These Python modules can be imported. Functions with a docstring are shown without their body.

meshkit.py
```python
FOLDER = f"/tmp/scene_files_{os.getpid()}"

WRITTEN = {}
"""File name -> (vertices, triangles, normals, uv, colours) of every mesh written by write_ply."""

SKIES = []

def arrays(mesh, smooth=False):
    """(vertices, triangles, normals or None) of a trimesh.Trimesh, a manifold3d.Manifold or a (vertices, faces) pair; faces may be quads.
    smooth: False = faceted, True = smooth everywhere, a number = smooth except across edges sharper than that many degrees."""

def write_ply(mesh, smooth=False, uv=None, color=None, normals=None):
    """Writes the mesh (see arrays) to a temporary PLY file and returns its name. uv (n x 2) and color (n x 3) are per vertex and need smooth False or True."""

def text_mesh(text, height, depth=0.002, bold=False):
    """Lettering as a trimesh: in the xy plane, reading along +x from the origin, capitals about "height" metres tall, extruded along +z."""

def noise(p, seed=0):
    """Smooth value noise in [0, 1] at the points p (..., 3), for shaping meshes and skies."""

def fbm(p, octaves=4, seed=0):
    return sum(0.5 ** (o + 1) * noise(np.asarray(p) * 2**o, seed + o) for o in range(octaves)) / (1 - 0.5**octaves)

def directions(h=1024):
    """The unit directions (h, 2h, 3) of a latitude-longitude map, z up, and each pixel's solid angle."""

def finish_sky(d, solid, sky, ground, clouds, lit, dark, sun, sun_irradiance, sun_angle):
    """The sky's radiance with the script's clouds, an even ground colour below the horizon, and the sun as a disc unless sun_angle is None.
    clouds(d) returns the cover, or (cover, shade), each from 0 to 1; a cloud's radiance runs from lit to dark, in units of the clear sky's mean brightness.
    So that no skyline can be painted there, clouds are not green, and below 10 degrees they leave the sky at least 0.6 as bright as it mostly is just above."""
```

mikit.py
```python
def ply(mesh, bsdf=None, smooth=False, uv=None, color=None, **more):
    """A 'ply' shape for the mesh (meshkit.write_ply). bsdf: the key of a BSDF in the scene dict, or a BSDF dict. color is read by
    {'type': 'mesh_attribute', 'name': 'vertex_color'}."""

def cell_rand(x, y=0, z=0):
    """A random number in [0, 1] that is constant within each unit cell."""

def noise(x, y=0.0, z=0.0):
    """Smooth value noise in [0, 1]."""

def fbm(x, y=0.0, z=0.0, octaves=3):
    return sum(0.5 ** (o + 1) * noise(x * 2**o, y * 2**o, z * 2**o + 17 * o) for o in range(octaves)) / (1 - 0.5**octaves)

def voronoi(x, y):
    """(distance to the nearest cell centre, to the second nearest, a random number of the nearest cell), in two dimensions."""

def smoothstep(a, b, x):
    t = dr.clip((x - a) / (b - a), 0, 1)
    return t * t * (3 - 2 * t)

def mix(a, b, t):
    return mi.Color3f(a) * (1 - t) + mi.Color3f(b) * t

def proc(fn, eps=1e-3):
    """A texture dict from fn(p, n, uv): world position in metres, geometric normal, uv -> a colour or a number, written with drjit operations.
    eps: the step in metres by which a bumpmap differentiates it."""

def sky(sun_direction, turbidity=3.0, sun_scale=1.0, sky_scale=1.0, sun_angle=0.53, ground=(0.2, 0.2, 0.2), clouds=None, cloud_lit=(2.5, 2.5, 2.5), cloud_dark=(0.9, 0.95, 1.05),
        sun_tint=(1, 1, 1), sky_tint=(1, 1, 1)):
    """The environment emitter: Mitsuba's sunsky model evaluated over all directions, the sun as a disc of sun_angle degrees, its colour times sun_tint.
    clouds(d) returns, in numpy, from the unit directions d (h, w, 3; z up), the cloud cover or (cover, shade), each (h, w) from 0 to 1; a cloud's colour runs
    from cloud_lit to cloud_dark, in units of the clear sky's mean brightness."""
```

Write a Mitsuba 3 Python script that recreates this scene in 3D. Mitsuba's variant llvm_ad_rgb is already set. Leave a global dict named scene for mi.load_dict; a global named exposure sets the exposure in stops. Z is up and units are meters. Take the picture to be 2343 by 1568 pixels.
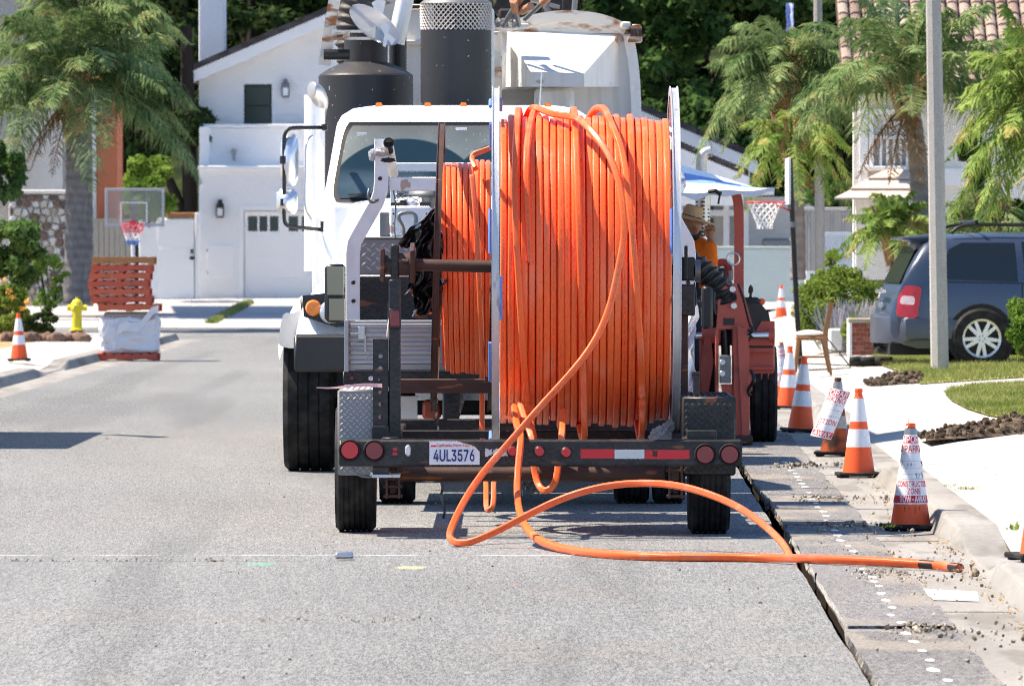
import math
import numpy as np, trimesh, drjit as dr, mitsuba as mi, mikit, meshkit
from shapely.geometry import Polygon, Point
from shapely.ops import unary_union
T = mi.ScalarTransform4f
scene, labels = {}, {}
# ---------------------------------------------------------------- camera, sky, exposure
F = 16871.0            # focal length in units of a 2342 x 1568 picture
CX, HY, EYE = 1171.0, 572.0, 1.716
PITCH = math.atan((784 - HY) / F)
scene['camera'] = {'type': 'thinlens', 'fov': math.degrees(2 * math.atan(CX / F)), 'fov_axis': 'x', 'aperture_radius': 0.010, 'focus_distance': 46.0,
                   'near_clip': 1.0, 'far_clip': 1500.0,
                   'to_world': T().look_at(origin=[0, 0, EYE], target=[0, math.cos(PITCH), EYE - math.sin(PITCH)], up=[0, 0, 1])}
SUN = (-0.50, 0.085, 0.80)
scene['sky_light'] = mikit.sky(SUN, turbidity=2.6, sky_scale=0.85, sun_tint=(0.96, 0.985, 1.03))
exposure = 2.78

def X(x, d): return (x - CX) * d / F
def Z(y, d): return EYE - (y - HY) * d / F
def at(x, y, d): return np.array([X(x, d), d, Z(y, d)])
def K(d): return d / F
rng = np.random.default_rng(7)

# ---------------------------------------------------------------- mesh helpers: a mesh is (vertices, triangles)
def J(*ms):
    ms = [m for m in ms if m is not None]
    v, f, n = [], [], 0
    for a, b in ms:
        v.append(np.asarray(a, float)); f.append(np.asarray(b, int) + n); n += len(a)
    return np.vstack(v), np.vstack(f)
def tm(m): return np.array(m.vertices), np.array(m.faces)
def MV(m, x=0, y=0, z=0): return m[0] + np.array([x, y, z]), m[1]
def SC(m, x=1, y=1, z=1):
    f = m[1] if x * y * z > 0 else m[1][:, ::-1]
    return m[0] * np.array([x, y, z]), f
def rotm(axis, deg):
    a = np.array({'x': (1, 0, 0), 'y': (0, 1, 0), 'z': (0, 0, 1)}[axis] if isinstance(axis, str) else axis, float); a /= np.linalg.norm(a)
    c, s = math.cos(math.radians(deg)), math.sin(math.radians(deg)); k = np.array([[0, -a[2], a[1]], [a[2], 0, -a[0]], [-a[1], a[0], 0]])
    return np.eye(3) * c + s * k + (1 - c) * np.outer(a, a)
def RT(m, axis, deg, about=(0, 0, 0)):
    o = np.array(about, float)
    return (m[0] - o) @ rotm(axis, deg).T + o, m[1]
_s = np.array([[a, b, c] for a in (-1, 1) for b in (-1, 1) for c in (-1, 1)], float)
def _cb():
    v = np.vstack([_s * [1, .9, .9], _s * [.9, 1, .9], _s * [.9, .9, 1]])
    h = trimesh.Trimesh(v, trimesh.convex.convex_hull(v).faces if False else None)
    from scipy.spatial import ConvexHull
    q = ConvexHull(v); f = q.simplices.copy(); n = q.equations[:, :3]
    t = np.cross(v[f[:, 1]] - v[f[:, 0]], v[f[:, 2]] - v[f[:, 0]]); flip = (t * n).sum(1) < 0
    f[flip] = f[flip][:, ::-1]
    return f
CBF = _cb()
def box(x0, x1, y0, y1, z0, z1, c=0.004):
    """box with chamfered edges"""
    h = np.array([x1 - x0, y1 - y0, z1 - z0]) / 2; o = np.array([x1 + x0, y1 + y0, z1 + z0]) / 2
    c = min(c, .45 * np.abs(h).min()); e = np.ones(3) * c
    v = np.vstack([_s * (h - e * [0, 1, 1]), _s * (h - e * [1, 0, 1]), _s * (h - e * [1, 1, 0])])
    return v + o, CBF
def hull(pts):
    from scipy.spatial import ConvexHull
    v = np.asarray(pts, float); q = ConvexHull(v); f = q.simplices.copy()
    t = np.cross(v[f[:, 1]] - v[f[:, 0]], v[f[:, 2]] - v[f[:, 0]]); flip = (t * q.equations[:, :3]).sum(1) < 0
    f[flip] = f[flip][:, ::-1]
    return v, f
def spline(pts, n=60, per=False):
    from scipy.interpolate import CubicSpline
    p = np.asarray(pts, float); t = np.r_[0, np.cumsum(np.sqrt(np.linalg.norm(np.diff(p, axis=0), axis=1)))]
    return CubicSpline(t, p, bc_type='natural')(np.linspace(0, t[-1], n))
def ring(r, n): a = np.arange(n) * 2 * math.pi / n; return np.stack([r * np.cos(a), r * np.sin(a)], 1)
def sweep(path, sec, up=None, caps=True, scale=None, closed=False, twist=None):
    """a section (k x 2) swept along a path; up: reference vector(s) for the section's second axis"""
    p = np.asarray(path, float); n, k = len(p), len(sec)
    t = np.gradient(p, axis=0) if not closed else np.roll(p, -1, 0) - np.roll(p, 1, 0)
    t /= np.linalg.norm(t, axis=1, keepdims=True) + 1e-12
    if up is not None:
        u = np.broadcast_to(np.asarray(up, float), p.shape)
        s = np.cross(t, u); s /= np.linalg.norm(s, axis=1, keepdims=True) + 1e-12; u = np.cross(s, t)
    else:
        u = np.zeros_like(p); r = np.array([0, 0, 1.0]) if abs(t[0][2]) < .9 else np.array([0, 1.0, 0])
        r = r - t[0] * (r @ t[0]); u[0] = r / np.linalg.norm(r)
        for i in range(1, n):
            r = u[i - 1] - t[i] * (u[i - 1] @ t[i]); u[i] = r / np.linalg.norm(r)
        s = np.cross(t, u)
    sc = np.ones(n) if scale is None else np.asarray(scale, float)
    v = (p[:, None] + (s[:, None] * sec[None, :, :1] + u[:, None] * sec[None, :, 1:]) * sc[:, None, None]).reshape(-1, 3)
    i, j = np.meshgrid(np.arange(n if closed else n - 1), np.arange(k), indexing='ij'); i, j = i.ravel(), j.ravel()
    a, b, c, d = i * k + j, i * k + (j + 1) % k, ((i + 1) % n) * k + (j + 1) % k, ((i + 1) % n) * k + j
    f = [np.stack([a, b, c], 1), np.stack([a, c, d], 1)]
    if caps and not closed:
        v = np.vstack([v, p[:1], p[-1:]]); j = np.arange(k)
        f += [np.stack([j * 0 + n * k, (j + 1) % k, j], 1), np.stack([j * 0 + n * k + 1, (n - 1) * k + j, (n - 1) * k + (j + 1) % k], 1)]
    return v, np.vstack(f)
def tube(path, r, n=10, caps=True, closed=False):
    p = np.asarray(path, float)
    return sweep(p, ring(1.0, n), caps=caps, scale=np.broadcast_to(np.asarray(r, float), len(p)), closed=closed)
def lathe(prof, n=32, axis='z', at_=(0, 0, 0), a0=0.0, a1=360.0):
    """profile [(radius, height)] turned about an axis"""
    pr = np.asarray(prof, float); full = abs(a1 - a0) >= 360
    a = np.radians(np.linspace(a0, a1, n + (0 if full else 1), endpoint=not full)); m, k = len(a), len(pr)
    v = np.stack([pr[None, :, 0] * np.cos(a)[:, None], pr[None, :, 0] * np.sin(a)[:, None], np.broadcast_to(pr[None, :, 1], (m, k))], -1).reshape(-1, 3)
    i, j = np.meshgrid(np.arange(m if full else m - 1), np.arange(k - 1), indexing='ij'); i, j = i.ravel(), j.ravel()
    A, B, C, D = i * k + j, ((i + 1) % m) * k + j, ((i + 1) % m) * k + j + 1, i * k + j + 1
    f = np.vstack([np.stack([A, B, C], 1), np.stack([A, C, D], 1)])
    f = f[np.abs(np.cross(v[f[:, 1]] - v[f[:, 0]], v[f[:, 2]] - v[f[:, 0]])).sum(1) > 1e-14]
    if axis == 'x': v = v[:, [2, 0, 1]]
    if axis == 'y': v = v[:, [1, 2, 0]]
    return v + np.array(at_, float), f
def cyl(p0, p1, r, n=16, c=0.0): return tube([p0, p1], r, n)
def disc(x, y, z, r, t, n=24, axis='y'):
    """short cylinder with a small chamfer, its axis along y, its front at the smaller y"""
    c = min(.25 * t, .1 * r)
    return lathe([(0, 0), (r - c, 0), (r, c), (r, t), (0, t)], n, axis, (x, y, z))
def prism(poly, d0, d1, plane='xz'):
    """polygon (shapely or points) extruded; plane xz: along y from d0 to d1; yz: along x; xy: along z"""
    g = poly if hasattr(poly, 'exterior') else Polygon(poly)
    v, f = tm(trimesh.creation.extrude_polygon(g, d1 - d0, engine='earcut'))
    if plane == 'xz': return np.stack([v[:, 0], d0 + v[:, 2], v[:, 1]], 1), f[:, ::-1]
    if plane == 'yz': return np.stack([d0 + v[:, 2], v[:, 0], v[:, 1]], 1), f
    return v + [0, 0, d0], f
def grid(fn, u, v):
    """surface fn(u, v) -> (.., 3) over two lists"""
    U, V = np.meshgrid(u, v, indexing='ij'); p = np.asarray(fn(U, V)).reshape(-1, 3); k = len(v)
    i, j = np.meshgrid(np.arange(len(u) - 1), np.arange(k - 1), indexing='ij'); i, j = i.ravel(), j.ravel()
    a = i * k + j
    return p, np.vstack([np.stack([a, a + k, a + k + 1], 1), np.stack([a, a + k + 1, a + 1], 1)])
def sheet(pts, z=0.0, fn=None, step=None):
    """flat or draped polygon facing up; pts are (x, y)"""
    v, f = trimesh.creation.triangulate_polygon(pts if hasattr(pts, 'exterior') else Polygon(pts), engine='earcut')
    v = np.column_stack([v, np.zeros(len(v))])
    if step:
        m = trimesh.Trimesh(v, f); v, f = trimesh.remesh.subdivide_to_size(m.vertices, m.faces, step, max_iter=20)
    t = np.cross(v[f[:, 1]] - v[f[:, 0]], v[f[:, 2]] - v[f[:, 0]])[:, 2]; f = f.copy(); f[t < 0] = f[t < 0][:, ::-1]
    v[:, 2] = z + (fn(v[:, 0], v[:, 1]) if fn else 0)
    return v, f
def bumpy(m, amp, freq, seed=0, along=None):
    """push vertices by noise"""
    v = m[0]; d = np.stack([meshkit.fbm(v * freq + 11 * k, 3, seed + k) for k in range(3)], 1) - .5
    return v + d * 2 * amp, m[1]
def stone(r, seed, n=1):
    g = np.random.default_rng(seed); m = trimesh.creation.icosphere(subdivisions=n, radius=1)
    v = np.array(m.vertices); v = v * (1 + .55 * (meshkit.noise(v * 1.6 + g.random(3) * 50, seed)[:, None] - .5)) * g.uniform(.6, 1.2, 3) * r
    return v, np.array(m.faces)
def scatter(proto, pts, scl, seed=0, flat=False):
    """copies of small protos joined into one mesh"""
    g = np.random.default_rng(seed); vs, fs, n = [], [], 0
    for i, (p, s) in enumerate(zip(pts, scl)):
        v, f = proto[i % len(proto)]; a = g.uniform(0, 360)
        v = v @ rotm('z', a).T * s
        if flat: v = v @ rotm(g.normal(size=3) * [1, 1, .2], g.uniform(0, 60)).T
        vs.append(v + p); fs.append(f + n); n += len(v)
    return np.vstack(vs), np.vstack(fs)

# ---------------------------------------------------------------- scene entries
_n = {}
def key(name):
    """numbered key: name, name_001, ..."""
    k = _n.get(name, 0); _n[name] = k + 1
    return name if k == 0 else f'{name}_{k:03d}'
def put(parent, name, mesh, mat, smooth=False, label=None, kind=None, uv=None, to_world=None):
    k = key(f'{parent}__{name}' if parent else name)
    v, f = mesh
    e = mikit.ply(trimesh.Trimesh(v, f, process=False), mat, smooth=smooth, uv=uv)
    if to_world is not None: e['to_world'] = to_world
    scene[k] = e
    if label or kind:
        labels[k] = {a: b for a, b in (('label', label), ('kind', kind)) if b}
    return k
def thing(name, label, cat, group=None, kind=None):
    k = key(name); labels[k] = {'label': label, 'category': cat}
    if group: labels[k]['group'] = group
    if kind: labels[k]['kind'] = kind
    return k
def tag(k, label=None, cat=None, group=None, kind=None):
    labels[k] = {a: b for a, b in (('label', label), ('category', cat), ('group', group), ('kind', kind)) if b}
    return k
def text(s, h, x, y, z, bold=True, width=None, depth=.0015):
    """lettering standing in the xz plane, facing the camera; (x, z) is its lower left corner"""
    v, f = tm(meshkit.text_mesh(s, h, depth, bold))
    v[:, 0] -= v[:, 0].min()
    if width: v[:, 0] *= width / v[:, 0].max()
    return np.stack([x + v[:, 0], y - v[:, 2], z + v[:, 1]], 1), f

# ---------------------------------------------------------------- materials
def rgb(*c): return {'type': 'rgb', 'value': list(map(float, c if len(c) > 1 else c * 3))}
def mat(name, col, rough=.5, metal=0.0, spec=.5, two=True, bump=None, bs=.002, eps=2e-3, **kw):
    b = {'type': 'principled', 'base_color': col if isinstance(col, dict) else rgb(*col), 'roughness': rough, 'metallic': metal, 'specular': spec, **kw}
    if bump is not None: b = {'type': 'bumpmap', 'arbitrary': mikit.proc(bump, eps), 'scale': bs, 'bsdf': b}
    scene[name] = {'type': 'twosided', 'bsdf': b} if two else b
    return name
N, FB, SS, MX = mikit.noise, mikit.fbm, mikit.smoothstep, mikit.mix
def C(a, b, t): return MX(a, b, t)
def speckle(p, f): return N(p.x * f, p.y * f, p.z * f)

def asphalt_col(p, n, uv):
    s = .40 * speckle(p, 75) + .42 * N(p.x * 210, p.y * 15, 3) + .18 * N(p.x * 120, p.y * 8, 8)
    big = FB(p.x * .5, p.y * .16, 3.0)
    c = C((.082, .086, .090), (.245, .252, .256), SS(.14, .86, s)) * (.80 + .36 * big)
    c = c * (1 - .16 * SS(.55, .7, FB(p.x * 1.6 + .3 * N(p.y * .2, 0, 0), p.y * .05, 31.0)))

    tan = SS(.58, .78, FB(p.x * .7, p.y * .35, 9.0)) * SS(.4, .6, N(p.x * 9, p.y * 4, 2)) * .10
    c = C(c, (.26, .21, .16), tan)
    def blot(x, y, rx, ry, k):   # sprayed survey paint
        q = dr.square((p.x - x) / rx) + dr.square((p.y - y) / ry)
        return SS(1.0, .2, q + .9 * (N(p.x * 25, p.y * 12, k) - .5)) * .38
    c = C(c, (.06, .42, .25), blot(-1.38, 40.3, .10, .22, 1)); c = C(c, (.75, .70, .22), blot(-.55, 39.9, .10, .2, 2))
    c = C(c, (.6, .12, .10), blot(.02, 38, .02, .1, 3))
    lin = SS(.045, .02, dr.abs(p.y - 41.55 - .012 * p.x + .03 * N(p.x * 2, 0, 0))) * SS(.36, .62, FB(p.x * 3.1, p.y * 9, 0)) * SS(1.9, 1.5, p.x)
    lin2 = SS(.05, .02, dr.abs(p.y - 40.75 + .02 * N(p.x * 2, 4, 0))) * SS(.5, .66, FB(p.x * 2.1, p.y * 9, 5)) * .7
    c = C(c, (.05, .05, .052), lin2 * .6)
    return C(c, (.72, .73, .74), lin * .7)
def asphalt_h(p, n, uv): return .6 * speckle(p, 90) + .4 * N(p.x * 220, p.y * 220, 1)
mat('asphalt', mikit.proc(asphalt_col), .85, spec=.25, bump=asphalt_h, bs=.004, eps=3e-3)
def strip_col(p, n, uv):
    s = .55 * speckle(p, 80) + .45 * N(p.x * 200, p.y * 160, p.z * 200)
    c = C((.05, .05, .052), (.285, .283, .285), SS(.22, .86, s)) * (.8 + .4 * FB(p.x * 1.2, p.y * .4, 1))
    return C(c, (.30, .26, .21), SS(.56, .74, FB(p.x * 3, p.y * 1.1, 4)) * .4)
mat('strip', mikit.proc(strip_col), .85, spec=.25, bump=asphalt_h, bs=.004, eps=3e-3)
def broken_col(p, n, uv): return C((.07, .065, .06), (.40, .39, .375), SS(.2, .8, .5 * speckle(p, 60) + .5 * speckle(p, 170)))
mat('broken', mikit.proc(broken_col), .95, spec=.1)
def conc_col(p, n, uv):
    s = .5 * speckle(p, 26) + .5 * speckle(p, 130)
    c = C((.29, .28, .26), (.44, .425, .40), FB(p.x * .8, p.y * .35, p.z * 2)) * (.84 + .28 * s)
    st = SS(.60, .80, FB(p.x * 2.2 + 7, p.y * .9, p.z * 3))
    return C(c, (.25, .235, .21), st * .35)
mat('concrete', mikit.proc(conc_col), .9, spec=.2)
def gut_col(p, n, uv):
    s = .5 * speckle(p, 40) + .5 * speckle(p, 150)
    c = C((.165, .16, .15), (.275, .27, .26), FB(p.x * 3, p.y * .6, p.z * 3)) * (.8 + .4 * s)
    return C(c, (.10, .092, .08), SS(.50, .72, FB(p.x * 5, p.y * 1.1, p.z * 6)) * .5)
mat('gutter_conc', mikit.proc(gut_col), .9, spec=.2)
def dirt_col(p, n, uv): return C((.035, .027, .02), (.15, .115, .085), SS(.25, .8, .5 * speckle(p, 14) + .5 * speckle(p, 70)))
mat('dirt', mikit.proc(dirt_col), 1.0, spec=.05)
def straw_col(p, n, uv): return C((.16, .11, .06), (.42, .30, .17), FB(p.x * 4, p.y * 2, 0))
mat('mulch', mikit.proc(straw_col), 1.0, spec=.05)
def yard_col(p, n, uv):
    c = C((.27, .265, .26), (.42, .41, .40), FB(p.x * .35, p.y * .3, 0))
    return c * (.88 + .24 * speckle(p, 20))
mat('yard_conc', mikit.proc(yard_col), .9, spec=.2)  # darkened overall to stand in for tree shade on the forecourt
def pebble_col(p, n, uv): return C((.09, .075, .06), (.50, .43, .34), SS(.15, .85, N(p.x * 31, p.y * 31, p.z * 31)))
mat('pebble', mikit.proc(pebble_col), .95, spec=.15)
def leafdry_col(p, n, uv): return C((.20, .10, .045), (.62, .42, .22), N(p.x * 23, p.y * 23, p.z * 23))
mat('dry_leaf', mikit.proc(leafdry_col), .8, spec=.2)
def paint_col(p, n, uv): return C((.70, .71, .71), (.30, .30, .30), SS(.50, .72, .5 * speckle(p, 50) + .5 * speckle(p, 160)))
mat('white_paint_mark', mikit.proc(paint_col), .8, spec=.2)

def leafmat(name, a, b, f=3.0, tr=.5, rough=.45, yellow=None):
    def col(p, n, uv):
        c = C(a, b, SS(.2, .8, .6 * N(p.x * f, p.y * f, p.z * f) + .4 * N(p.x * f * 7, p.y * f * 7, p.z * f * 7)))
        return c if yellow is None else C(c, yellow, SS(.62, .8, N(p.x * f * 1.7 + 9, p.y * f * 1.7, p.z * f * 1.7)) * .7)
    scene[name] = {'type': 'principledthin', 'base_color': mikit.proc(col), 'roughness': rough, 'spec_trans': 0.0, 'diff_trans': tr, 'eta': 1.4}
    return name
leafmat('leaf_dark', (.016, .032, .011), (.07, .11, .038), .8)
leafmat('leaf_mid', (.030, .07, .02), (.13, .22, .065), .8)
leafmat('leaf_bright', (.10, .19, .03), (.26, .36, .07), 1.2)
leafmat('palm_leaf', (.06, .12, .042), (.30, .40, .17), 2.2, rough=.25, yellow=(.33, .33, .14))
leafmat('palm_dead', (.16, .09, .04), (.42, .26, .12), 2.0)
leafmat('palm_yellow', (.10, .19, .04), (.33, .43, .12), 2.0, rough=.3, yellow=(.52, .44, .16))
leafmat('hedge_leaf', (.07, .13, .022), (.24, .31, .065), 2.0)
leafmat('grass_blade', (.15, .21, .05), (.40, .42, .16), 1.5, yellow=(.42, .36, .15))
leafmat('lavender_leaf', (.26, .30, .22), (.52, .47, .56), 5.0)
def lawn_col(p, n, uv): return C((.16, .17, .05), (.36, .34, .13), FB(p.x * 3, p.y * 1.5, 0))
mat('lawn_soil', mikit.proc(lawn_col), 1.0, spec=.05)
def bark_col(p, n, uv):
    r = .5 + .5 * dr.sin(p.z * 34 + 2 * N(p.x * 4, p.y * 4, p.z * 2))
    return C((.13, .115, .11), (.32, .29, .28), .25 * r + .75 * FB(p.x * 9, p.y * 9, p.z * 5))
mat('palm_bark', mikit.proc(bark_col), .95, spec=.1)
mat('bark_dark', (.035, .028, .024), .95, spec=.1)

# metals, paints, plastics
def orange_col(p, n, uv):
    u, v = uv.x, uv.y
    c = C((.84, .116, .024), (.92, .158, .038), N(u * .9, 3, 1))
    pr = SS(.028, .012, dr.abs(v - .25)) * SS(.50, .56, N(u * 110, 7, 0)) * SS(.46, .52, N(u * 1.1 + 5, 1, 2))
    dust = SS(.50, .8, FB(p.x * 9, p.y * 9, p.z * 2)) * .22
    return C(C(c, (.8, .45, .3), dust), (.20, .05, .02), pr * .38)
mat('conduit', mikit.proc(orange_col), .38, spec=.5)
def blacksteel_col(p, n, uv):
    w = FB(p.x * 7, p.y * 7, p.z * 7); s = speckle(p, 60)
    c = C((.009, .009, .010), (.034, .033, .034), SS(.3, .8, .6 * w + .4 * s))
    return C(c, (.20, .07, .03), SS(.74, .80, FB(p.x * 5 + 3, p.y * 5, p.z * 11)) * .8)
mat('black_steel', mikit.proc(blacksteel_col), .45, spec=.5)
def rust_col(p, n, uv):
    w = FB(p.x * 8, p.y * 8, p.z * 16)
    c = C((.040, .022, .018), (.085, .045, .034), w)
    return C(c, (.28, .10, .03), SS(.70, .78, FB(p.x * 6, p.y * 6 + 5, p.z * 26)) * .8)
mat('rust_brown', mikit.proc(rust_col), .6, spec=.4)
def whitepaint_col(p, n, uv):
    c = C((.74, .745, .75), (.84, .84, .835), FB(p.x * 2, p.y * 2, p.z * 2))
    g = SS(.52, .8, FB(p.x * 13, p.y * 13, p.z * 3)); c = C(c, (.52, .49, .45), g * .28)
    return C(c, (.33, .14, .06), SS(.80, .84, FB(p.x * 11 + 4, p.y * 11, p.z * 7)) * .7)
mat('white_worn', mikit.proc(whitepaint_col), .35, spec=.5, clearcoat=.4, clearcoat_gloss=.8)
def tank_col(p, n, uv):
    c = C((.66, .65, .62), (.80, .79, .77), FB(p.x * 1.5, p.y, p.z * 1.5))
    st = SS(.50, .8, FB(p.x * 16, p.y * 16, p.z * 1.1)); c = C(c, (.46, .42, .37), st * .4)
    return C(c, (.32, .13, .05), SS(.74, .80, FB(p.x * 4 + 2, p.y * 4, p.z * 5)) * .7)
mat('tank_white', mikit.proc(tank_col), .5, spec=.4)
def rustedge_col(p, n, uv):
    return C((.70, .66, .58), (.30, .12, .045), SS(.52, .74, FB(p.x * 7, p.y * 7, p.z * 14)))
mat('rusty_white', mikit.proc(rustedge_col), .6, spec=.3)
def tankblack_col(p, n, uv):
    c = C((.018, .019, .022), (.040, .041, .047), FB(p.x * 3, p.y * 3, p.z * .7))
    return C(c, (.6, .6, .6), SS(.93, .96, N(p.x * 38, p.y * 38, p.z * 38)) * .7)
mat('tank_black', mikit.proc(tankblack_col), .5, spec=.4)
mat('truck_white', (.82, .825, .83), .22, spec=.5, clearcoat=1.0, clearcoat_gloss=.95)
mat('chrome', (.82, .82, .83), .16, 1.0)
mat('dark_soil', (.022, .018, .015), 1.0, spec=.05)  # near-black soil for the trench floor and the undercut
mat('steel', (.62, .62, .64), .33, 1.0)
def alu_col(p, n, uv): return C((.34, .35, .36), (.52, .53, .54), FB(p.x * 5, p.y * 5, p.z * 9))
mat('aluminium', mikit.proc(alu_col), .42, .85)
def galv_col(p, n, uv):
    return C(C((.50, .53, .57), (.70, .72, .75), FB(p.x * 9, p.y * 9, p.z * 3)), (.25, .20, .17), SS(.70, .8, FB(p.x * 14, p.y * 14, p.z * 5)) * .6)
mat('galvanised', mikit.proc(galv_col), .45, .65)
mat('black_plastic', (.012, .012, .013), .4)
mat('tread_plate', (.24, .24, .245), .5, .3)
mat('tread_lug', (.46, .46, .47), .4, .4)
mat('bag_plastic', (.012, .012, .013), .22, spec=.6)
mat('dark_inside', (.012, .012, .013), .8)
mat('grey_metal', (.20, .21, .22), .5, .6)
def rubber_col(p, n, uv): return C((.010, .010, .011), (.034, .033, .032), SS(.35, .8, FB(p.x * 12, p.y * 6, p.z * 12)))
mat('rubber', mikit.proc(rubber_col), .75, spec=.3)
mat('red_lens', (.55, .012, .02), .18, clearcoat=1.0)
mat('dark_red_lens', (.20, .012, .018), .25, clearcoat=1.0)
mat('amber_lens', (.85, .22, .02), .2, clearcoat=1.0)
mat('clear_lens', (.75, .76, .78), .12, .4)
mat('red_tape', (.62, .02, .03), .35)
mat('white_tape', (.62, .64, .64), .4)
mat('blue_plastic', (.12, .24, .62), .4)
mat('blue_print', (.02, .04, .20), .5)
mat('red_print', (.58, .03, .05), .6)
mat('ink', (.02, .02, .025), .6)
mat('paper', (.80, .81, .83), .7, spec=.3)
mat('tape_grey', (.30, .31, .33), .35, .4)
def machine_col(p, n, uv):
    c = C((.46, .085, .055), (.56, .125, .09), FB(p.x * 3, p.y * 3, p.z * 3))
    return C(c, (.10, .05, .035), SS(.66, .84, FB(p.x * 9, p.y * 9, p.z * 6)) * .5)
mat('machine_red', mikit.proc(machine_col), .45, spec=.4)
mat('cone_orange', (.90, .115, .028), .5, spec=.4)
def dirtycone_col(p, n, uv): return C((.45, .09, .03), (.06, .035, .025), SS(.32, .62, FB(p.x * 9, p.y * 9, p.z * 7)))
mat('cone_dirty', mikit.proc(dirtycone_col), .7, spec=.2)
mat('cone_white', (.80, .80, .83), .35, spec=.5)
mat('glass_dark', (.012, .016, .018), .06, spec=.7)
mat('window_glass', (.03, .045, .045), .08, spec=.6)
mat('mirror_glass', (.30, .34, .32), .03, 1.0)
mat('skin', (.30, .15, .09), .5)
mat('hair', (.02, .016, .014), .7)
mat('shirt', (.80, .17, .02), .8, spec=.1)
mat('trousers', (.04, .05, .08), .9, spec=.1)
mat('straw_hat', (.58, .43, .27), .8, spec=.2)
mat('wood', (.30, .135, .05), .6)
mat('cushion', (.70, .66, .58), .9, spec=.1)
mat('yellow_paint', (.82, .66, .02), .4)
mat('suv_paint', (.042, .062, .105), .25, .3, clearcoat=1.0, clearcoat_gloss=.95)
mat('alloy', (.72, .72, .72), .3, .5)
def pole_col(p, n, uv): return C((.30, .29, .28), (.46, .45, .43), .5 * speckle(p, 45) + .5 * FB(p.x * 5, p.y * 5, p.z * 1.5))
mat('pole_concrete', mikit.proc(pole_col), .9, spec=.15)
def stucco(a, k): return lambda p, n, uv: mi.Color3f(a) * (.90 + .12 * FB(p.x * .8, p.y * .8, p.z * .8) + .08 * N(p.x * 30, p.y * 30, p.z * 30))
mat('stucco_white', mikit.proc(stucco((.80, .80, .80), 1)), .9, spec=.15)
mat('stucco_cream', mikit.proc(stucco((.74, .71, .66), 2)), .9, spec=.15)
mat('stucco_grey', mikit.proc(stucco((.50, .49, .47), 3)), .9, spec=.15)
mat('terracotta', mikit.proc(stucco((.50, .165, .085), 4)), .9, spec=.15)
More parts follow.
